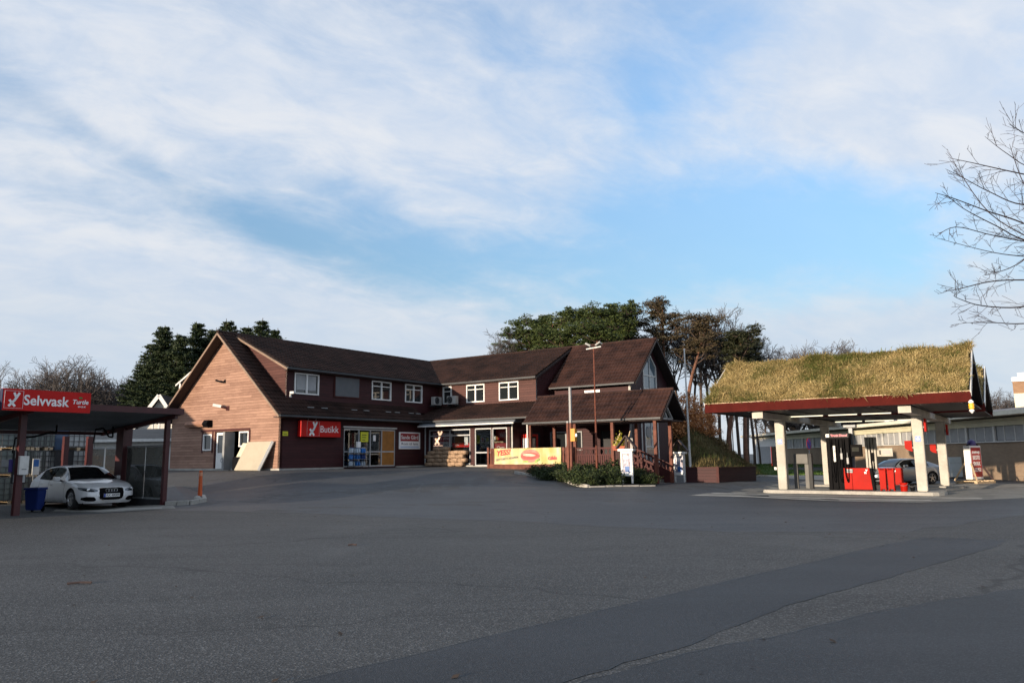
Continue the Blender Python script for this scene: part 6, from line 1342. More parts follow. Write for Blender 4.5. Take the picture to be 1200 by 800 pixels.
    mb = MB(); mb.m(CHROME); go = P['grille']; ol = [front(a, b, .014) for a, b, c in go]+[front(a, c, .014) for a, b, c in go[::-1]]
    for a, b in zip(ol, ol[1:]+ol[:1]): mb.beam(a, b, .016, .016)
    zc = P['rings']
    for k in range(4):
        c = front(-.135+.09*k, zc, .02); mb.tube([(c[0], c[1]+.055*math.cos(t), c[2]+.055*math.sin(t)) for t in np.linspace(0, 2*math.pi, 15)], .007, 5)
    mb.build('grille_trim', gr)
    mb = MB(); mb.m(BLACK); [mb.beam(front(-.36, z, .010), front(.36, z, .010), .006, .010) for z in np.linspace(go[len(go)//2][1]+.05, go[len(go)//2][2]-.05, 7)]; mb.build('grille_bars', gr)
    zp = P['plate']; f = front(0, zp, .02); mb = MB(); mb.m(SIGNW); mb.box(f[0], f[0]+.012, -.26, .26, zp-.055, zp+.055); mb.m(pmat('plate_blue', (.02, .06, .35), .5, .1)); mb.box(f[0]+.012, f[0]+.014, -.258, -.20, zp-.052, zp+.052); mb.m(BLACK); put_text(mb, plate, .03, f[0]+.014, zp, .105, axis='x'); mb.build('number_plate', root)
    # rear lights and rear screen details
    for sy in (-1, 1):
        zt_ = belt(x0+.03); mb = MB(); mb.m(TAIL); hb_ = side(x0+.02, zt_-.12)
        V = []; 
        for x in (x0-.006, x0+.06, x0+.16, x0+.26):
            for z in (zt_-.19, zt_-.06): V.append((nose(max(x, x0), z)-(.006 if x < x0 else 0), sy*(side(max(x, x0), z)+.005), z))
        q = [(k*2, k*2+2, k*2+3, k*2+1) for k in range(3)]; mb.raw(V, q if sy < 0 else [f[::-1] for f in q]); mb.build('tail_light', root)
    return root
AUDI = dict(L=4.93, W=1.874, wr=.335, xf=1.52, xr=-1.39, belt=([-2.47, -2.0, -1.2, 0, .9, 1.6, 2.1, 2.465], [.86, .93, .955, .93, .915, .85, .76, .66]), top=([-2.47, -2.2, -1.6, -.9, .6, 1.0, 1.6, 2.1, 2.465], [.92, 1.06, 1.05, 1.0, 1.0, .995, .935, .85, .74]),
    half=([-2.47, -2.3, -1.9, -1.0, 0, 1.0, 1.7, 2.05, 2.3, 2.4, 2.465], [.74, .84, .905, .935, .937, .937, .925, .88, .79, .72, .62]), ws=(1.02, .12, -1.25, -1.98), roof=([-2.02, -1.7, -1.25, -.6, -.1, .3, .6, 1.05], [1.04, 1.20, 1.375, 1.45, 1.452, 1.40, 1.26, .985]), rh=1.452, rw=.60, sg=(-1.42, .72), pillars=[(-.42, .055)], doors=[.98, -.38, -1.22], handles=[-.18, -1.08], mirror=.62,
    hl=[(.44, .60, .645), (.55, .575, .68), (.70, .585, .71), (.82, .625, .725), (.875, .665, .73)], grille=[(-.40, .42, .66), (-.36, .34, .70), (-.25, .30, .715), (0, .295, .72), (.25, .30, .715), (.36, .34, .70), (.40, .42, .66)], intake=[(.48, .30, .34), (.55, .27, .42), (.75, .285, .43), (.84, .33, .40)], rings=.625, plate=.46)
COUPE = dict(L=4.63, W=1.854, wr=.335, xf=1.43, xr=-1.32, belt=([-2.32, -1.9, -1.2, 0, .8, 1.5, 2.0, 2.315], [.86, .91, .945, .91, .89, .83, .75, .65]), top=([-2.32, -2.1, -1.6, -.9, .5, .9, 1.5, 2.0, 2.315], [.90, .99, 1.0, .98, .98, .965, .915, .84, .72]),
    half=([-2.32, -2.15, -1.8, -1.0, 0, 1.0, 1.6, 1.95, 2.2, 2.315], [.72, .82, .90, .927, .925, .925, .91, .86, .76, .60]), ws=(.92, .05, -1.0, -1.95), roof=([-1.98, -1.6, -1.0, -.5, -.1, .25, .5, .95], [1.0, 1.13, 1.30, 1.365, 1.37, 1.325, 1.22, .96]), rh=1.37, rw=.58, sg=(-1.2, .62), pillars=[(-.55, .05)], doors=[.92, -.5], handles=[-.32], mirror=.55,
    hl=[(.44, .57, .61), (.55, .545, .655), (.70, .555, .68), (.80, .60, .695), (.85, .64, .70)], grille=[(-.40, .40, .63), (-.36, .33, .66), (-.2, .30, .67), (0, .295, .675), (.2, .30, .67), (.36, .33, .66), (.40, .40, .63)], intake=[(.48, .30, .34), (.55, .27, .40), (.74, .285, .40), (.82, .32, .38)], rings=.60, plate=.42)
# the white saloon stands in the wash bay, nose out; the grey coupe behind the pumps
q = gat(131, 597); hd = -.07
nose_p = PR + HX*(-.95) + HY*(-1.30); dirx = Vector((math.cos(RZ+hd), math.sin(RZ+hd), 0)); cp0 = nose_p - dirx*(AUDI['L']/2)
make_car('white_saloon_car', 'white saloon car parked nose out in the car wash bay', AUDI, car_paint('white_car_paint', (.82, .83, .84)), (cp0.x, cp0.y, gz(nose_p.x, nose_p.y)+.012), RZ+hd, 'AX 48089')
rw_ = gat(1093, 567.5); ang = math.atan2(-.30, -.954); d2 = Vector((math.cos(ang), math.sin(ang), 0)); side_ = Vector((-d2.y, d2.x, 0)); c2 = rw_ - d2*COUPE['xr'] - side_*.86
make_car('grey_coupe', 'silver grey coupe parked behind the pump island', COUPE, car_paint('grey_car_paint', (.26, .29, .33), .35), (c2.x, c2.y, rw_.z+.01), ang, 'DP 51870')
# ================================================================== TREES AND SHRUBS
class Tree:
    """collects tapered limbs and leaf faces as arrays"""
    def __init__(s, seed): s.r = np.random.default_rng(seed); s.seg = []; s.tips = []
    def limb(s, p, d, L, r0, r1, n, wob=.12, up=.0):
        p = np.array(p, float); d = np.array(d, float)/np.linalg.norm(d); pts = [p]; 
        for i in range(n):
            d = d+s.r.normal(0, wob, 3)+np.array([0, 0, up]); d /= np.linalg.norm(d); q = p+d*L/n
            ra = r0+(r1-r0)*i/n; rb = r0+(r1-r0)*(i+1)/n; s.seg.append((p, q, ra, rb)); p = q; pts.append(p)
        return pts, d
    def grow(s, p, d, L, r, lvl, maxl, kids, ratio, spread, wob=.12, up=.03, minr=.006, n=5):
        pts, dd = s.limb(p, d, L, r, max(minr, r*.45), n, wob, up)
        if lvl >= maxl: s.tips.append((pts[-1], dd)); return
        k = kids if isinstance(kids, int) else kids[lvl]
        for i in range(k):
            t = .25+.75*(i+s.r.random())/k; j = min(n-1, int(t*n)); q = pts[j]+(pts[j+1]-pts[j])*(t*n-j); dj = pts[j+1]-pts[j]; dj = dj/np.linalg.norm(dj)
            a = s.r.normal(0, 1, 3); a -= dj*a.dot(dj); a /= np.linalg.norm(a)
            sp_ = spread*(.7+.6*s.r.random()); nd = dj*math.cos(sp_)+a*math.sin(sp_)
            s.grow(q, nd, L*ratio*(1.15-.45*t)*(.75+.5*s.r.random()), max(minr, r*(.62-.25*t)), lvl+1, maxl, kids, ratio, spread, wob, up, minr, max(2, n-1))
    def wood(s, mat, sides=3, rmin=0, rmax=9e9):
        sg = [q for q in s.seg if rmin <= q[2] < rmax]
        if not sg: return MB().m(mat)
        A = np.array([q[0] for q in sg]); B = np.array([q[1] for q in sg]); ra = np.array([q[2] for q in sg]); rb = np.array([q[3] for q in sg])
        d = B-A; d /= np.linalg.norm(d, axis=1)[:, None]+1e-9; ref = np.where(np.abs(d[:, 2:3]) < .9, np.array([[0, 0, 1.]]), np.array([[1., 0, 0]])); u = np.cross(d, ref); u /= np.linalg.norm(u, axis=1)[:, None]; v = np.cross(d, u)
        V = []
        for P_, rr in ((A, ra), (B, rb)):
            for k in range(sides): t = 2*math.pi*k/sides; V.append(P_+(u*math.cos(t)+v*math.sin(t))*rr[:, None])
        V = np.stack(V, 1).reshape(-1, 3); m = 2*sides; Fc = []
        for i in range(len(sg)):
            for k in range(sides): Fc.append((i*m+k, i*m+(k+1) % sides, i*m+sides+(k+1) % sides, i*m+sides+k))
        mb = MB(); mb.m(mat); mb.v = V.tolist(); mb.f = Fc; mb.mi = [0]*len(Fc); return mb
def leaves(mb, C, size, r, flat=None, aspect=2.2, down=0.0):
    """one small four-sided blade per row of C"""
    n = len(C); a = r.normal(0, 1, (n, 3)); 
    if flat: a[:, 2] *= flat
    a[:, 2] -= down; a /= np.linalg.norm(a, axis=1)[:, None]; b = np.cross(a, r.normal(0, 1, (n, 3))); b /= np.linalg.norm(b, axis=1)[:, None]
    s_ = (size*(.6+.8*r.random(n)))[:, None]; V = np.stack([C-a*s_, C+b*s_/aspect, C+a*s_, C-b*s_/aspect], 1).reshape(-1, 3)
    k = len(mb.v); mb.v += V.tolist(); mb.f += [(k+4*i, k+4*i+1, k+4*i+2, k+4*i+3) for i in range(n)]; mb.mi += [mb.cur]*n
PINE = foliage('pine_needles', (.020, .036, .010), (.075, .098, .026)); PINEB = foliage('rusty_pine_needles', (.034, .030, .016), (.085, .062, .034)); PINED = foliage('dark_pine_needles', (.014, .020, .010), (.040, .042, .018)); SPRUCE = foliage('spruce_needles', (.012, .022, .009), (.040, .058, .022))
def place(proto, loc, rz=0, sc=1.0, label=None, cat=None, group=None, szz=1.0):
    o = copy_tree(proto) if proto.get('used') else proto
    proto['used'] = 1
    o.location = loc; o.rotation_euler = (0, 0, rz); o.scale = (sc, sc, sc*szz)
    if label: tag(o, label, cat, group)
    return o
def pine_tree(seed, hgt, mat, crown_lo=.5, wid=3.2, name='pine_tree', dens=1.0, lean=.0):
    t = Tree(seed); r = t.r; o = thing(name, 'pine', 'tree', (0, 0, 0))
    pts, d = t.limb((0, 0, -.3), (lean, 0, 1), hgt*.96, .24, .06, 9, .05, .02)
    trunkn = len(t.seg); C = []
    nb = 17
    for i in range(nb):
        f = crown_lo+(.98-crown_lo)*i/(nb-1); j = min(8, int(f*9)); q = pts[j]+(pts[j+1]-pts[j])*(f*9-j); az = i*2.4+r.normal(0, .5)
        reach = wid*(1.0-.55*((f-crown_lo)/(1-crown_lo))**2)*(.55+.6*r.random()); el = .15+.55*f*r.random()+.1
        p2, dd = t.limb(q, (math.cos(az)*math.cos(el), math.sin(az)*math.cos(el), math.sin(el)), reach, .075, .02, 5, .22, .09)
        for k in (2, 3, 4, 5):
            nsub = 2 if k < 5 else 1
            for _ in range(nsub):
                e, _d = t.limb(p2[k], (r.normal(0, 1), r.normal(0, 1), .5), .35+.5*r.random(), .022, .010, 2, .2); 
                m = int(120*dens); rad = np.array([.66, .66, .26])*(.5+.75*r.random()); g = r.normal(0, 1, (m, 3)); g /= np.linalg.norm(g, axis=1)[:, None]; C.append(e[-1]+np.array([0, 0, .1])+g*rad*(r.random((m, 1))**.4))
    for k in range(10):   # dead stubs on the bare bole
        f = .2+.3*r.random(); j = int(f*9); az = r.random()*6.3; t.limb(pts[j], (math.cos(az), math.sin(az), .1), .3+.7*r.random(), .025, .01, 2, .2)
    tk = Tree(0); tk.seg = t.seg[:9]; tk.wood(BARKP, 9).build('trunk', o, smooth=True)
    lb = Tree(0); lb.seg = t.seg[9:]; lb.wood(BARK, 4).build('limbs', o)
    mb = MB(); mb.m(mat); leaves(mb, np.concatenate(C), .13, r, flat=.7, aspect=3.2); mb.build('crown', o); return o
def bare_tree(seed, hgt, name, kids=(6, 5, 5, 4), spread=.75, ratio=.58, r0=.2, trunkf=.35, minr=.010, lab='bare', sides=3, mat=None, maxl=4, wob=.10, up=.03):
    t = Tree(seed); o = thing(name, lab, 'tree', (0, 0, 0)); pts, d = t.limb((0, 0, -.3), (0, 0, 1), hgt*trunkf+.3, r0, r0*.8, 4, .03); nt = len(t.seg)
    for i in range(kids[0]):
        az = i*2*math.pi/kids[0]+t.r.normal(0, .3); s_ = spread*(.35+.75*t.r.random()); j = -1 if i % 2 else -2
        t.grow(pts[j], (math.cos(az)*math.sin(s_), math.sin(az)*math.sin(s_), math.cos(s_)), hgt*(1-trunkf)*.56, r0*.55, 1, maxl, list(kids), ratio, spread, wob, up, minr)
    tk = Tree(0); tk.seg = t.seg[:nt]; tk.wood(BARK, 8).build('trunk', o, smooth=True); lb = Tree(0); lb.seg = t.seg[nt:]; lb.wood(mat or TWIG, sides).build('branches', o); return o
def spruce_tree(seed, hgt, wid, mat=SPRUCE):
    t = Tree(seed); r = t.r; o = thing('spruce_tree', 'spruce', 'tree', (0, 0, 0)); t.limb((0, 0, -.3), (0, 0, 1), hgt+.2, .22, .02, 6, .012); C = []; nw = int(hgt/.42)
    for w in range(nw):
        z = hgt*(.08+.91*w/nw); reach = wid*(1-(z/hgt))**.88+.08
        for b in range(7):
            az = b*2*math.pi/7+w*.6+r.normal(0, .25); L = reach*(.6+.55*r.random()); e0 = .25 if z > hgt*.8 else -.05
            p, d = t.limb((0, 0, z), (math.cos(az), math.sin(az), e0), L, .03, .008, 4, .06, .04)
            m = int(40+110*L); f = r.random(m)**.7; base = np.array(p[0])+np.outer(f, np.array(p[-1])-np.array(p[0])); w_ = .10+.22*(1-f)*min(1, L/1.5); C.append(base+r.normal(0, 1, (m, 3))*np.stack([w_, w_, w_*.45], 1)+np.array([0, 0, -.10])*r.random((m, 1)))
    tk = Tree(0); tk.seg = t.seg[:6]; tk.wood(BARK, 7).build('trunk', o, smooth=True); lb = Tree(0); lb.seg = t.seg[6:]; lb.wood(BARK, 3).build('limbs', o)
    mb = MB(); mb.m(mat); leaves(mb, np.concatenate(C), .11, r, flat=.5, aspect=2.8, down=.25); mb.build('crown', o); return o
def tall(o):
    return max(v.co.z for c in SC.objects if c.parent == o for v in c.data.vertices)
def hz(x, y): return float(hill_z(np.array([x]), np.array([y]))[0])
def xat(px, Y): return at(px, 520, Y).x
# spruces behind the gable
sp_p = [spruce_tree(11, 12.5, 5.2), spruce_tree(12, 12.0, 4.8)]
for i, (px, top, Y, lab) in enumerate(((193, 380, 64, 'dark spruce at the left end of the row behind the gable'), (233, 376, 67, 'dark spruce just left of the gable peak'), (268, 374, 66, 'dark spruce rising directly over the gable peak'), (307, 373, 65, 'dark spruce at the right end of the row behind the roof'), (166, 424, 68, 'small dark spruce at the left edge of the row'), (290, 381, 70, 'dark spruce set back between the two right ones'), (212, 390, 63, 'dark spruce in front of the two left ones'), (180, 402, 66, 'dark spruce low between the small one and the left end one'), (250, 384, 69, 'dark spruce filling the gap left of the gable peak'), (322, 384, 68, 'dark spruce at the far right behind the tiled roof'))):
    P_ = at(px, top, Y); k = (P_.z-.4)/tall(sp_p[i % 2]); place(sp_p[i % 2], (P_.x, Y, .4), i*1.3, k, lab, 'tree', 'spruces behind the gable')
# pines over the middle roof
pp = [pine_tree(21, 13, PINE, .58, 4.1, dens=.75), pine_tree(22, 13, PINE, .62, 3.8, dens=.75), pine_tree(26, 13, PINE, .55, 4.3, dens=.75)]
for i, (px, top, Y, sc, lab) in enumerate(((612, 377, 68, .95, 'green pine at the left end above the middle roof'), (636, 366, 70, 1.05, 'green pine second from the left above the middle roof'), (663, 360, 66, 1.1, 'green pine left of the lamp post top'), (688, 356, 71, 1.15, 'green pine straight above the lamp post'), (712, 353, 67, 1.15, 'green pine right of the lamp post top'), (736, 352, 70, 1.1, 'green pine at the right end next to the rusty pines'), (650, 378, 63, .9, 'low green pine in front, behind the middle roof'), (700, 372, 62, .95, 'low green pine in front, behind the end roof'))):
    P_ = at(px, top, Y); b_ = hz(P_.x, Y); k = (P_.z-b_)/tall(pp[i % 3]); place(pp[i % 3], (P_.x, Y, b_), i*2.1, sc, lab, 'tree', 'green pines above the roof', k/sc)
pq = [pine_tree(31, 14, PINEB, .62, 2.7, dens=.55), pine_tree(32, 14, PINED, .68, 2.5, dens=.65)]
for i, (px, top, Y, lab) in enumerate(((756, 357, 68, 'rusty brown pine behind the end roof'), (778, 352, 70, 'tallest rusty pine right of the end gable peak'), (798, 368, 66, 'brownish lower pine above the porch gable'), (846, 384, 66, 'dark spreading pine right of the flagpole'), (866, 390, 70, 'rightmost dark pine beside the turf roof'))):
    P_ = at(px, top, Y); b_ = hz(P_.x, Y); k = (P_.z-b_)/tall(pq[[0, 0, 0, 1, 1][i]]); place(pq[[0, 0, 0, 1, 1][i]], (P_.x, Y, b_), i*1.7+.4, 1.0, lab, 'tree', 'rusty and dark pines on the hill', k)
# slender bare trees on the hill and beyond
bp = [bare_tree(41, 12, 'bare_tree', (9, 6, 5, 4), .62, .58, .13, .45, .012, maxl=4), bare_tree(42, 12, 'bare_tree', (8, 6, 5, 4), .55, .6, .12, .5, .012, maxl=4)]
spots = [(748, 392, 75), (770, 380, 73), (790, 376, 72), (806, 366, 75), (815, 360, 71), (826, 364, 74), (836, 358, 78), (848, 363, 74), (858, 372, 79), (868, 385, 76), (876, 396, 83), (587, 388, 66), (598, 384, 70), (884, 420, 90), (892, 430, 96)]
for i, (px, top, Y) in enumerate(spots):
    P_ = at(px, top, Y); b_ = hz(P_.x, Y) if P_.x < 24 else .4; sc = (P_.z-b_)/tall(bp[i % 2]); lab = f"slender bare tree {['behind the end gable', 'behind the end gable', 'over the porch gable', 'by the flagpole', 'by the flagpole', 'right of the flagpole', 'right of the flagpole', 'left of the turf roof', 'left of the turf roof', 'beside the turf roof edge', 'beside the turf roof edge', 'left of the green pines', 'left of the green pines', 'seen under the canopy', 'seen under the canopy'][i]}"
    place(bp[i % 2], (P_.x, Y, b_), i*2.3, max(.6, min(1.3, sc)), lab, 'tree', 'slender bare trees on the hill', sc/max(.6, min(1.3, sc)))
tk = [bare_tree(45, 10, 'bare_tree', (6, 5, 4), .5, .55, .07, .5, .012, maxl=3), bare_tree(46, 10, 'bare_tree', (7, 5, 4), .45, .55, .06, .5, .012, maxl=3)]
for i in range(18):
    px = 828+i*3.3+random.uniform(-2, 2); Y = random.uniform(88, 125); x = xat(px, Y)
    if x > 26: continue
    place(tk[i % 2], (x, Y, hz(x, Y) if x < 25 else .5), random.random()*6, random.uniform(.75, 1.1), 'thin bare trunk in the far wood seen under the canopy roof', 'tree', 'thin bare trees of the far wood')
# round bare tree at the far left
lt = bare_tree(51, 12, 'bare_tree', (12, 8, 7, 6), .90, .58, .28, .22, .0115, sides=3, maxl=4, wob=.11, up=.05)
for i, (px, top, Y, w, lab) in enumerate(((92, 414, 70, 1.0, 'wide bare tree with a round fine twigged crown left of the spruces'), (28, 427, 74, .9, 'bare round tree at the far left above the car wash sign'), (135, 432, 78, .8, 'smaller bare tree between the round one and the spruces'))):
    P_ = at(px, top, Y); sc = (P_.z-.4)/tall(lt); place(lt, (P_.x, Y, .4), i*2.0, sc*1.05*w, lab, 'tree', 'round bare trees at the left', 1/(1.05*w))
# twiggy crowns showing above the turf roof and by the tower
for i, (px, top, Y) in enumerate(((902, 412, 104), (926, 406, 112), (950, 400, 104), (972, 399, 114), (994, 405, 106), (1018, 410, 116), (1166, 458, 88), (1190, 456, 92))):
    P_ = at(px, top, Y); k = P_.z/tall(lt); place(lt, (P_.x, Y, .2), i*1.9, k, f"twiggy brown bare tree {'whose crown tops the turf roof ridge' if i < 6 else 'beside the brick tower'}", 'tree', 'brown bare crowns above the turf roof' if i < 6 else 'brown bare crowns by the tower')
# orange brown beech bush and dry scrub on the hill foot
BEECH = foliage('dead_beech_leaf', (.26, .10, .035), (.62, .30, .12)); DRY = foliage('dry_scrub_leaf', (.07, .055, .022), (.20, .14, .06)); JUN = foliage('juniper_leaf', (.010, .020, .007), (.045, .062, .018)); 
def shrub(seed, rx, rz_, n, mat, size, name, clumps=26, twigs=True):
    r = np.random.default_rng(seed); o = thing(name, name, 'shrub', (0, 0, 0)); C = []
    t = Tree(seed+1)
    for k in range(clumps):
        a = r.random()*6.28; q = r.random()**.5*.85; c = np.array([math.cos(a)*q*rx, math.sin(a)*q*rx, rz_*(.15+.8*r.random()*(1-q*q*.6))]); m = n//clumps; C.append(c+r.normal(0, 1, (m, 3))*np.array([.24, .24, .16])*rx*.75)
        if twigs: t.limb((c[0]*.15, c[1]*.15, 0), c-np.array([c[0]*.15, c[1]*.15, 0]), np.linalg.norm(c)*1.05+.05, .018, .006, 3, .12)
    C = np.concatenate(C); C[:, 2] = np.abs(C[:, 2]); mb = MB(); mb.m(mat); leaves(mb, C, size, r, aspect=1.8); mb.build('foliage', o); t.wood(BARK, 3).build('twigs', o); return o
bo = shrub(71, 1.7, 3.0, 5200, BEECH, .075, 'beech_bush', 34)
for i, (px, Y, lab) in enumerate(((784, 55.5, 'orange brown leafy bush behind the porch gable'), (803, 55.5, 'orange brown leafy bush beside the flagpole'), (824, 58, 'orange brown leafy bush right of the flagpole'), (770, 57, 'orange brown leafy bush behind the tall end window'))):
    x = xat(px, Y); place(bo, (x, Y, hz(x, Y)-.1), i*1.8, .95 if i < 2 else .75, lab, 'bush', 'orange brown bushes at the hill foot')
ds = shrub(75, 1.3, 1.0, 1800, DRY, .07, 'dry_scrub', 18)
for i in range(16):
    px = 800+i*4.6+random.uniform(-4, 4); Y = random.uniform(58, 66); x = xat(px, Y)
    place(ds, (x, Y, hz(x, Y)-.05), random.random()*6, random.uniform(.35, .7), 'low dry brown scrub on the rough hill slope', 'bush', 'dry scrub on the hill slope')
# rough grass on the hill
HG = foliage('hill_grass_blade', (.055, .048, .018), (.155, .120, .052), .8, third=(.060, .080, .020)); r = np.random.default_rng(17); n = 26000
X_ = r.uniform(6, 21, n); Y_ = r.uniform(48, 72, n); kp_ = (X_ < .33*Y_) & (X_ > .15*Y_); X_, Y_ = X_[kp_], Y_[kp_]; Z_ = hill_z(X_, Y_); C = np.stack([X_, Y_, Z_-.02], 1); m_ = len(C); h_ = .12+.38*r.random(m_)**2
sd = r.normal(0, 1, (m_, 3)); sd[:, 2] = 0; sd /= np.linalg.norm(sd, axis=1)[:, None]; V = np.stack([C-sd*.022, C+sd*.022, C+np.stack([r.normal(0, .10, m_), r.normal(0, .10, m_), h_], 1)], 1).reshape(-1, 3); mb = MB(); mb.m(HG); mb.v = V.tolist(); mb.f = [(3*i, 3*i+1, 3*i+2) for i in range(m_)]; mb.mi = [0]*m_; mb.build('hill_grass', None, kind='stuff')
# junipers in the bed by the porch
js = [shrub(81, .85, .62, 3200, JUN, .045, 'juniper_shrub', 24), shrub(82, .75, .8, 3000, JUN, .045, 'juniper_shrub', 22)]
js2 = [(632, 553, 39.3, .75), (641, 556, 38.5, .9), (652, 558, 38.0, 1.0), (664, 563, 36.6, .85), (676, 565, 36.2, 1.0), (688, 569, 35.5, .9), (697, 565, 36.4, 1.1), (708, 567, 36.2, 1.05), (716, 562, 37.4, 1.1), (716, 568, 36.0, .8), (752, 565, 37.6, .85), (758, 566, 37.5, .8), (684, 556, 38.0, 1.2), (702, 553, 38.4, 1.3), (660, 552, 39.2, 1.1), (740, 556, 38.4, 1.1), (670, 556, 38.0, 1.2), (728, 556, 38.5, 1.2), (712, 553, 38.6, 1.2)]
places = ['at the far left tip of the bed', 'second from the left tip along the kerb', 'in front of the banner end', 'left of the twin plank post', 'right of the twin plank post', 'at the kerb corner', 'in front of the lamp post', 'between lamp post and left poster stand', 'left of the left poster stand', 'at the front kerb before the left poster stand', 'right of the left poster stand', 'next to the stair rail', 'behind the kerb corner by the railing', 'behind the lamp post against the railing', 'behind the banner end by the fence', 'between poster stand and stair rail at the back', 'behind the twin plank post', 'behind the left poster stand', 'against the railing right of the lamp post']
for i, (px, py, Y, k) in enumerate(js2):
    p = at(px, py, Y); place(js[i % 2], (p.x, p.y, gz(p.x, p.y)+.03), i*1.9, k, 'low dark juniper '+places[i], 'shrub', 'low junipers in the kerbed bed')
# branches of a near tree reaching in from the right
nt = Tree(91); o = thing('bare_street_tree', 'bare tree at the right edge with thin branches reaching across the sky', 'tree', (11.6, 12.2, 0))
T0 = np.array([11.6, 12.2, 0]); nt.limb((0, 0, -.2), (0.02, 0, 1), 2.4, .17, .14, 4, .02); nt.limb((0.04, 0, 2.2), (-.02, 0, 1), 5.6, .14, .02, 7, .04); ntr = len(nt.seg)
def path(pxs, Y0, Y1, r0, src):
    """a limb from the stem through points of the sky it crosses"""
    P_ = [np.array(src)]+[np.array(at(px, py, Y0+(Y1-Y0)*i/(len(pxs)-1)))-T0 for i, (px, py) in enumerate(pxs)]
    out = []
    for i in range(len(P_)-1):
        p0, p1, p2, p3 = P_[max(0, i-1)], P_[i], P_[i+1], P_[min(len(P_)-1, i+2)]
        for k in range(5): t = k/5; out.append(.5*((2*p1)+(p2-p0)*t+(2*p0-5*p1+4*p2-p3)*t*t+(3*p1-p0-3*p2+p3)*t**3))
    out.append(P_[-1]); n = len(out)-1
    for i in range(n): f = i/n; nt.seg.append((out[i], out[i+1], r0*.6*(1-f)**.8+.0026, r0*.6*(1-(i+1)/n)**.8+.0026))
    for i in range(2, n):
        for _ in range(2):
            if nt.r.random() < .42:
                d = out[i+1 if i < n else i]-out[i]; d = d/(np.linalg.norm(d)+1e-9); a = nt.r.normal(0, 1, 3); a[1] *= .6; a -= d*a.dot(d); a /= np.linalg.norm(a); sp_ = .35+.35*nt.r.random(); L = (.2+.55*nt.r.random())*(1-.5*i/n)
                nt.grow(out[i], d*math.cos(sp_)+a*math.sin(sp_), L, max(.0032, .3*r0*(1-i/n)), 0, 1, (3, 3), .5, .55, .07, .02, .0024, 4)
B = lambda z: (0.0, 0, z)
for pxs, ya, yb, r0, z in (([(1260, 300), (1220, 285), (1160, 250), (1116, 188)], 11.5, 10.4, .030, 4.1), ([(1260, 292), (1200, 262), (1156, 247), (1116, 232), (1096, 226)], 11.8, 10.2, .028, 4.0), ([(1270, 215), (1220, 208), (1180, 200), (1140, 191), (1111, 185)], 11.6, 10.6, .026, 4.9),
    ([(1265, 236), (1200, 240), (1160, 225), (1128, 208), (1108, 198)], 12, 10.7, .024, 4.6), ([(1270, 300), (1200, 281), (1170, 266), (1130, 245), (1104, 224)], 11.2, 9.8, .026, 3.9), ([(1270, 262), (1215, 282), (1165, 276), (1120, 266), (1095, 279)], 11.8, 10.1, .020, 3.8),
    ([(1275, 330), (1200, 328), (1160, 330), (1122, 339), (1106, 341)], 11.6, 10.3, .020, 3.4), ([(1270, 352), (1195, 360), (1150, 358), (1124, 350), (1117, 346)], 11.4, 10.3, .020, 3.1), ([(1270, 372), (1200, 379), (1165, 378), (1128, 378)], 11.6, 10.6, .018, 2.9), ([(1260, 170), (1210, 160), (1190, 150), (1182, 145)], 11.6, 10.8, .022, 5.6),
    ([(1260, 190), (1210, 196), (1180, 180), (1154, 160)], 12, 11.0, .022, 5.2), ([(1268, 310), (1215, 302), (1165, 296), (1098, 279)], 12.2, 10.9, .020, 3.7), ([(1272, 262), (1225, 250), (1200, 216), (1183, 169)], 11.7, 10.9, .022, 4.4), ([(1262, 244), (1205, 300), (1172, 318), (1150, 316)], 12.0, 11.0, .016, 4.0)):
    path(pxs, ya, yb, r0, B(z))
own = nt.seg[ntr:]      # the same kind of limbs on the sides that face away from the view
for a in (78, 128, 180, 222):
    c_a, s_a = math.cos(R(a)), math.sin(R(a)); M_ = np.array([[c_a, -s_a, 0], [s_a, c_a, 0], [0, 0, 1]]); dz = np.array([0, 0, .35*math.sin(a)])
    nt.seg += [(M_ @ p+dz, M_ @ q+dz, ra, rb) for p, q, ra, rb in own]
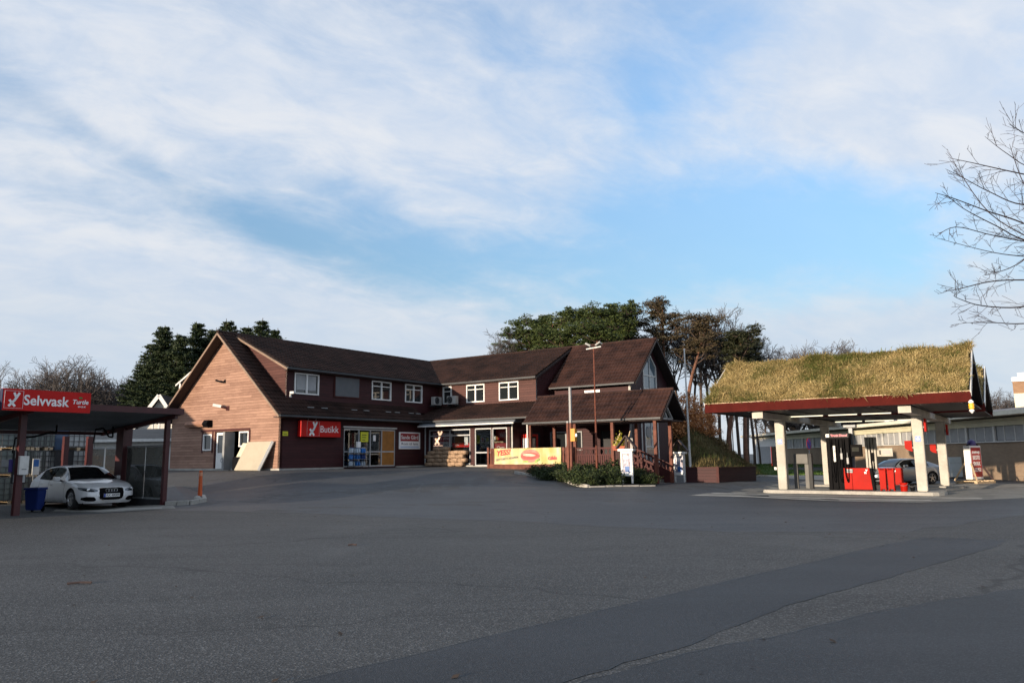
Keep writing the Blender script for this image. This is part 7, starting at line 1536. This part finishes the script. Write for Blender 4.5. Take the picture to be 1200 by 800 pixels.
tk_ = Tree(0); tk_.seg = nt.seg[:ntr]; tk_.wood(BARK, 9).build('trunk', o, smooth=True); lb = Tree(0); lb.seg = nt.seg[ntr:]; lb.wood(TWIGD, 4).build('branches', o)
# lawn grass near the low building is stuff
gm = foliage('lawn_blade', (.035, .075, .010), (.075, .135, .022)); r = np.random.default_rng(3); n = 14000
xs_ = r.uniform(19, 31, n); ys_ = r.uniform(56, 90, n); keep = xs_ > 19+(ys_-58)*.09; xs_, ys_ = xs_[keep], ys_[keep]; zs_ = gz_arr(xs_, ys_)+.03
C = np.stack([xs_, ys_, zs_], 1); h_ = .05+.09*r.random(len(C)); sd = r.normal(0, 1, (len(C), 3)); sd[:, 2] = 0; sd /= np.linalg.norm(sd, axis=1)[:, None]; V = np.stack([C-sd*.03, C+sd*.03, C+np.stack([r.normal(0, .02, len(C)), r.normal(0, .02, len(C)), h_], 1)], 1).reshape(-1, 3); mb = MB(); mb.m(gm); mb.v = V.tolist(); mb.f = [(3*i, 3*i+1, 3*i+2) for i in range(len(C))]; mb.mi = [0]*len(C); mb.build('lawn_grass', None, kind='stuff')
# a few leaves and twigs lying on the asphalt
LEAF = pmat('fallen_leaf', (.035, .022, .014), .9, .5); mb = MB(); mb.m(LEAF); r = np.random.default_rng(9)
for k in range(150):
    x, y = r.uniform(-8, 12), r.uniform(5, 24); c = Vector((x, y, gz(x, y)+.016)); a = r.random()*6.28; s_ = .02+.03*r.random(); u = Vector((math.cos(a), math.sin(a), .2))*s_; v = Vector((-math.sin(a), math.cos(a), .1))*s_*.6; mb.face([c-u, c+v, c+u, c-v])
mb.build('fallen_leaves', None, kind='stuff')
for px, py, L, a, lab in ((93, 686, .30, .3, 'dark stick lying on the asphalt at the left'), (413, 640, .16, .1, 'small dark twig lying on the middle of the asphalt')):
    p = gat(px, py); mb = MB(); mb.m(TWIGD); mb.tube([(-L/2, 0, .02), (0, .015, .026), (L/2, -.01, .02)], .016, 6); o = mb.build('fallen_stick', None); o.location = p; o.rotation_euler = (0, 0, a); tag(o, lab, 'stick')
for o in SC.objects:
    if 'used' in o: del o['used']
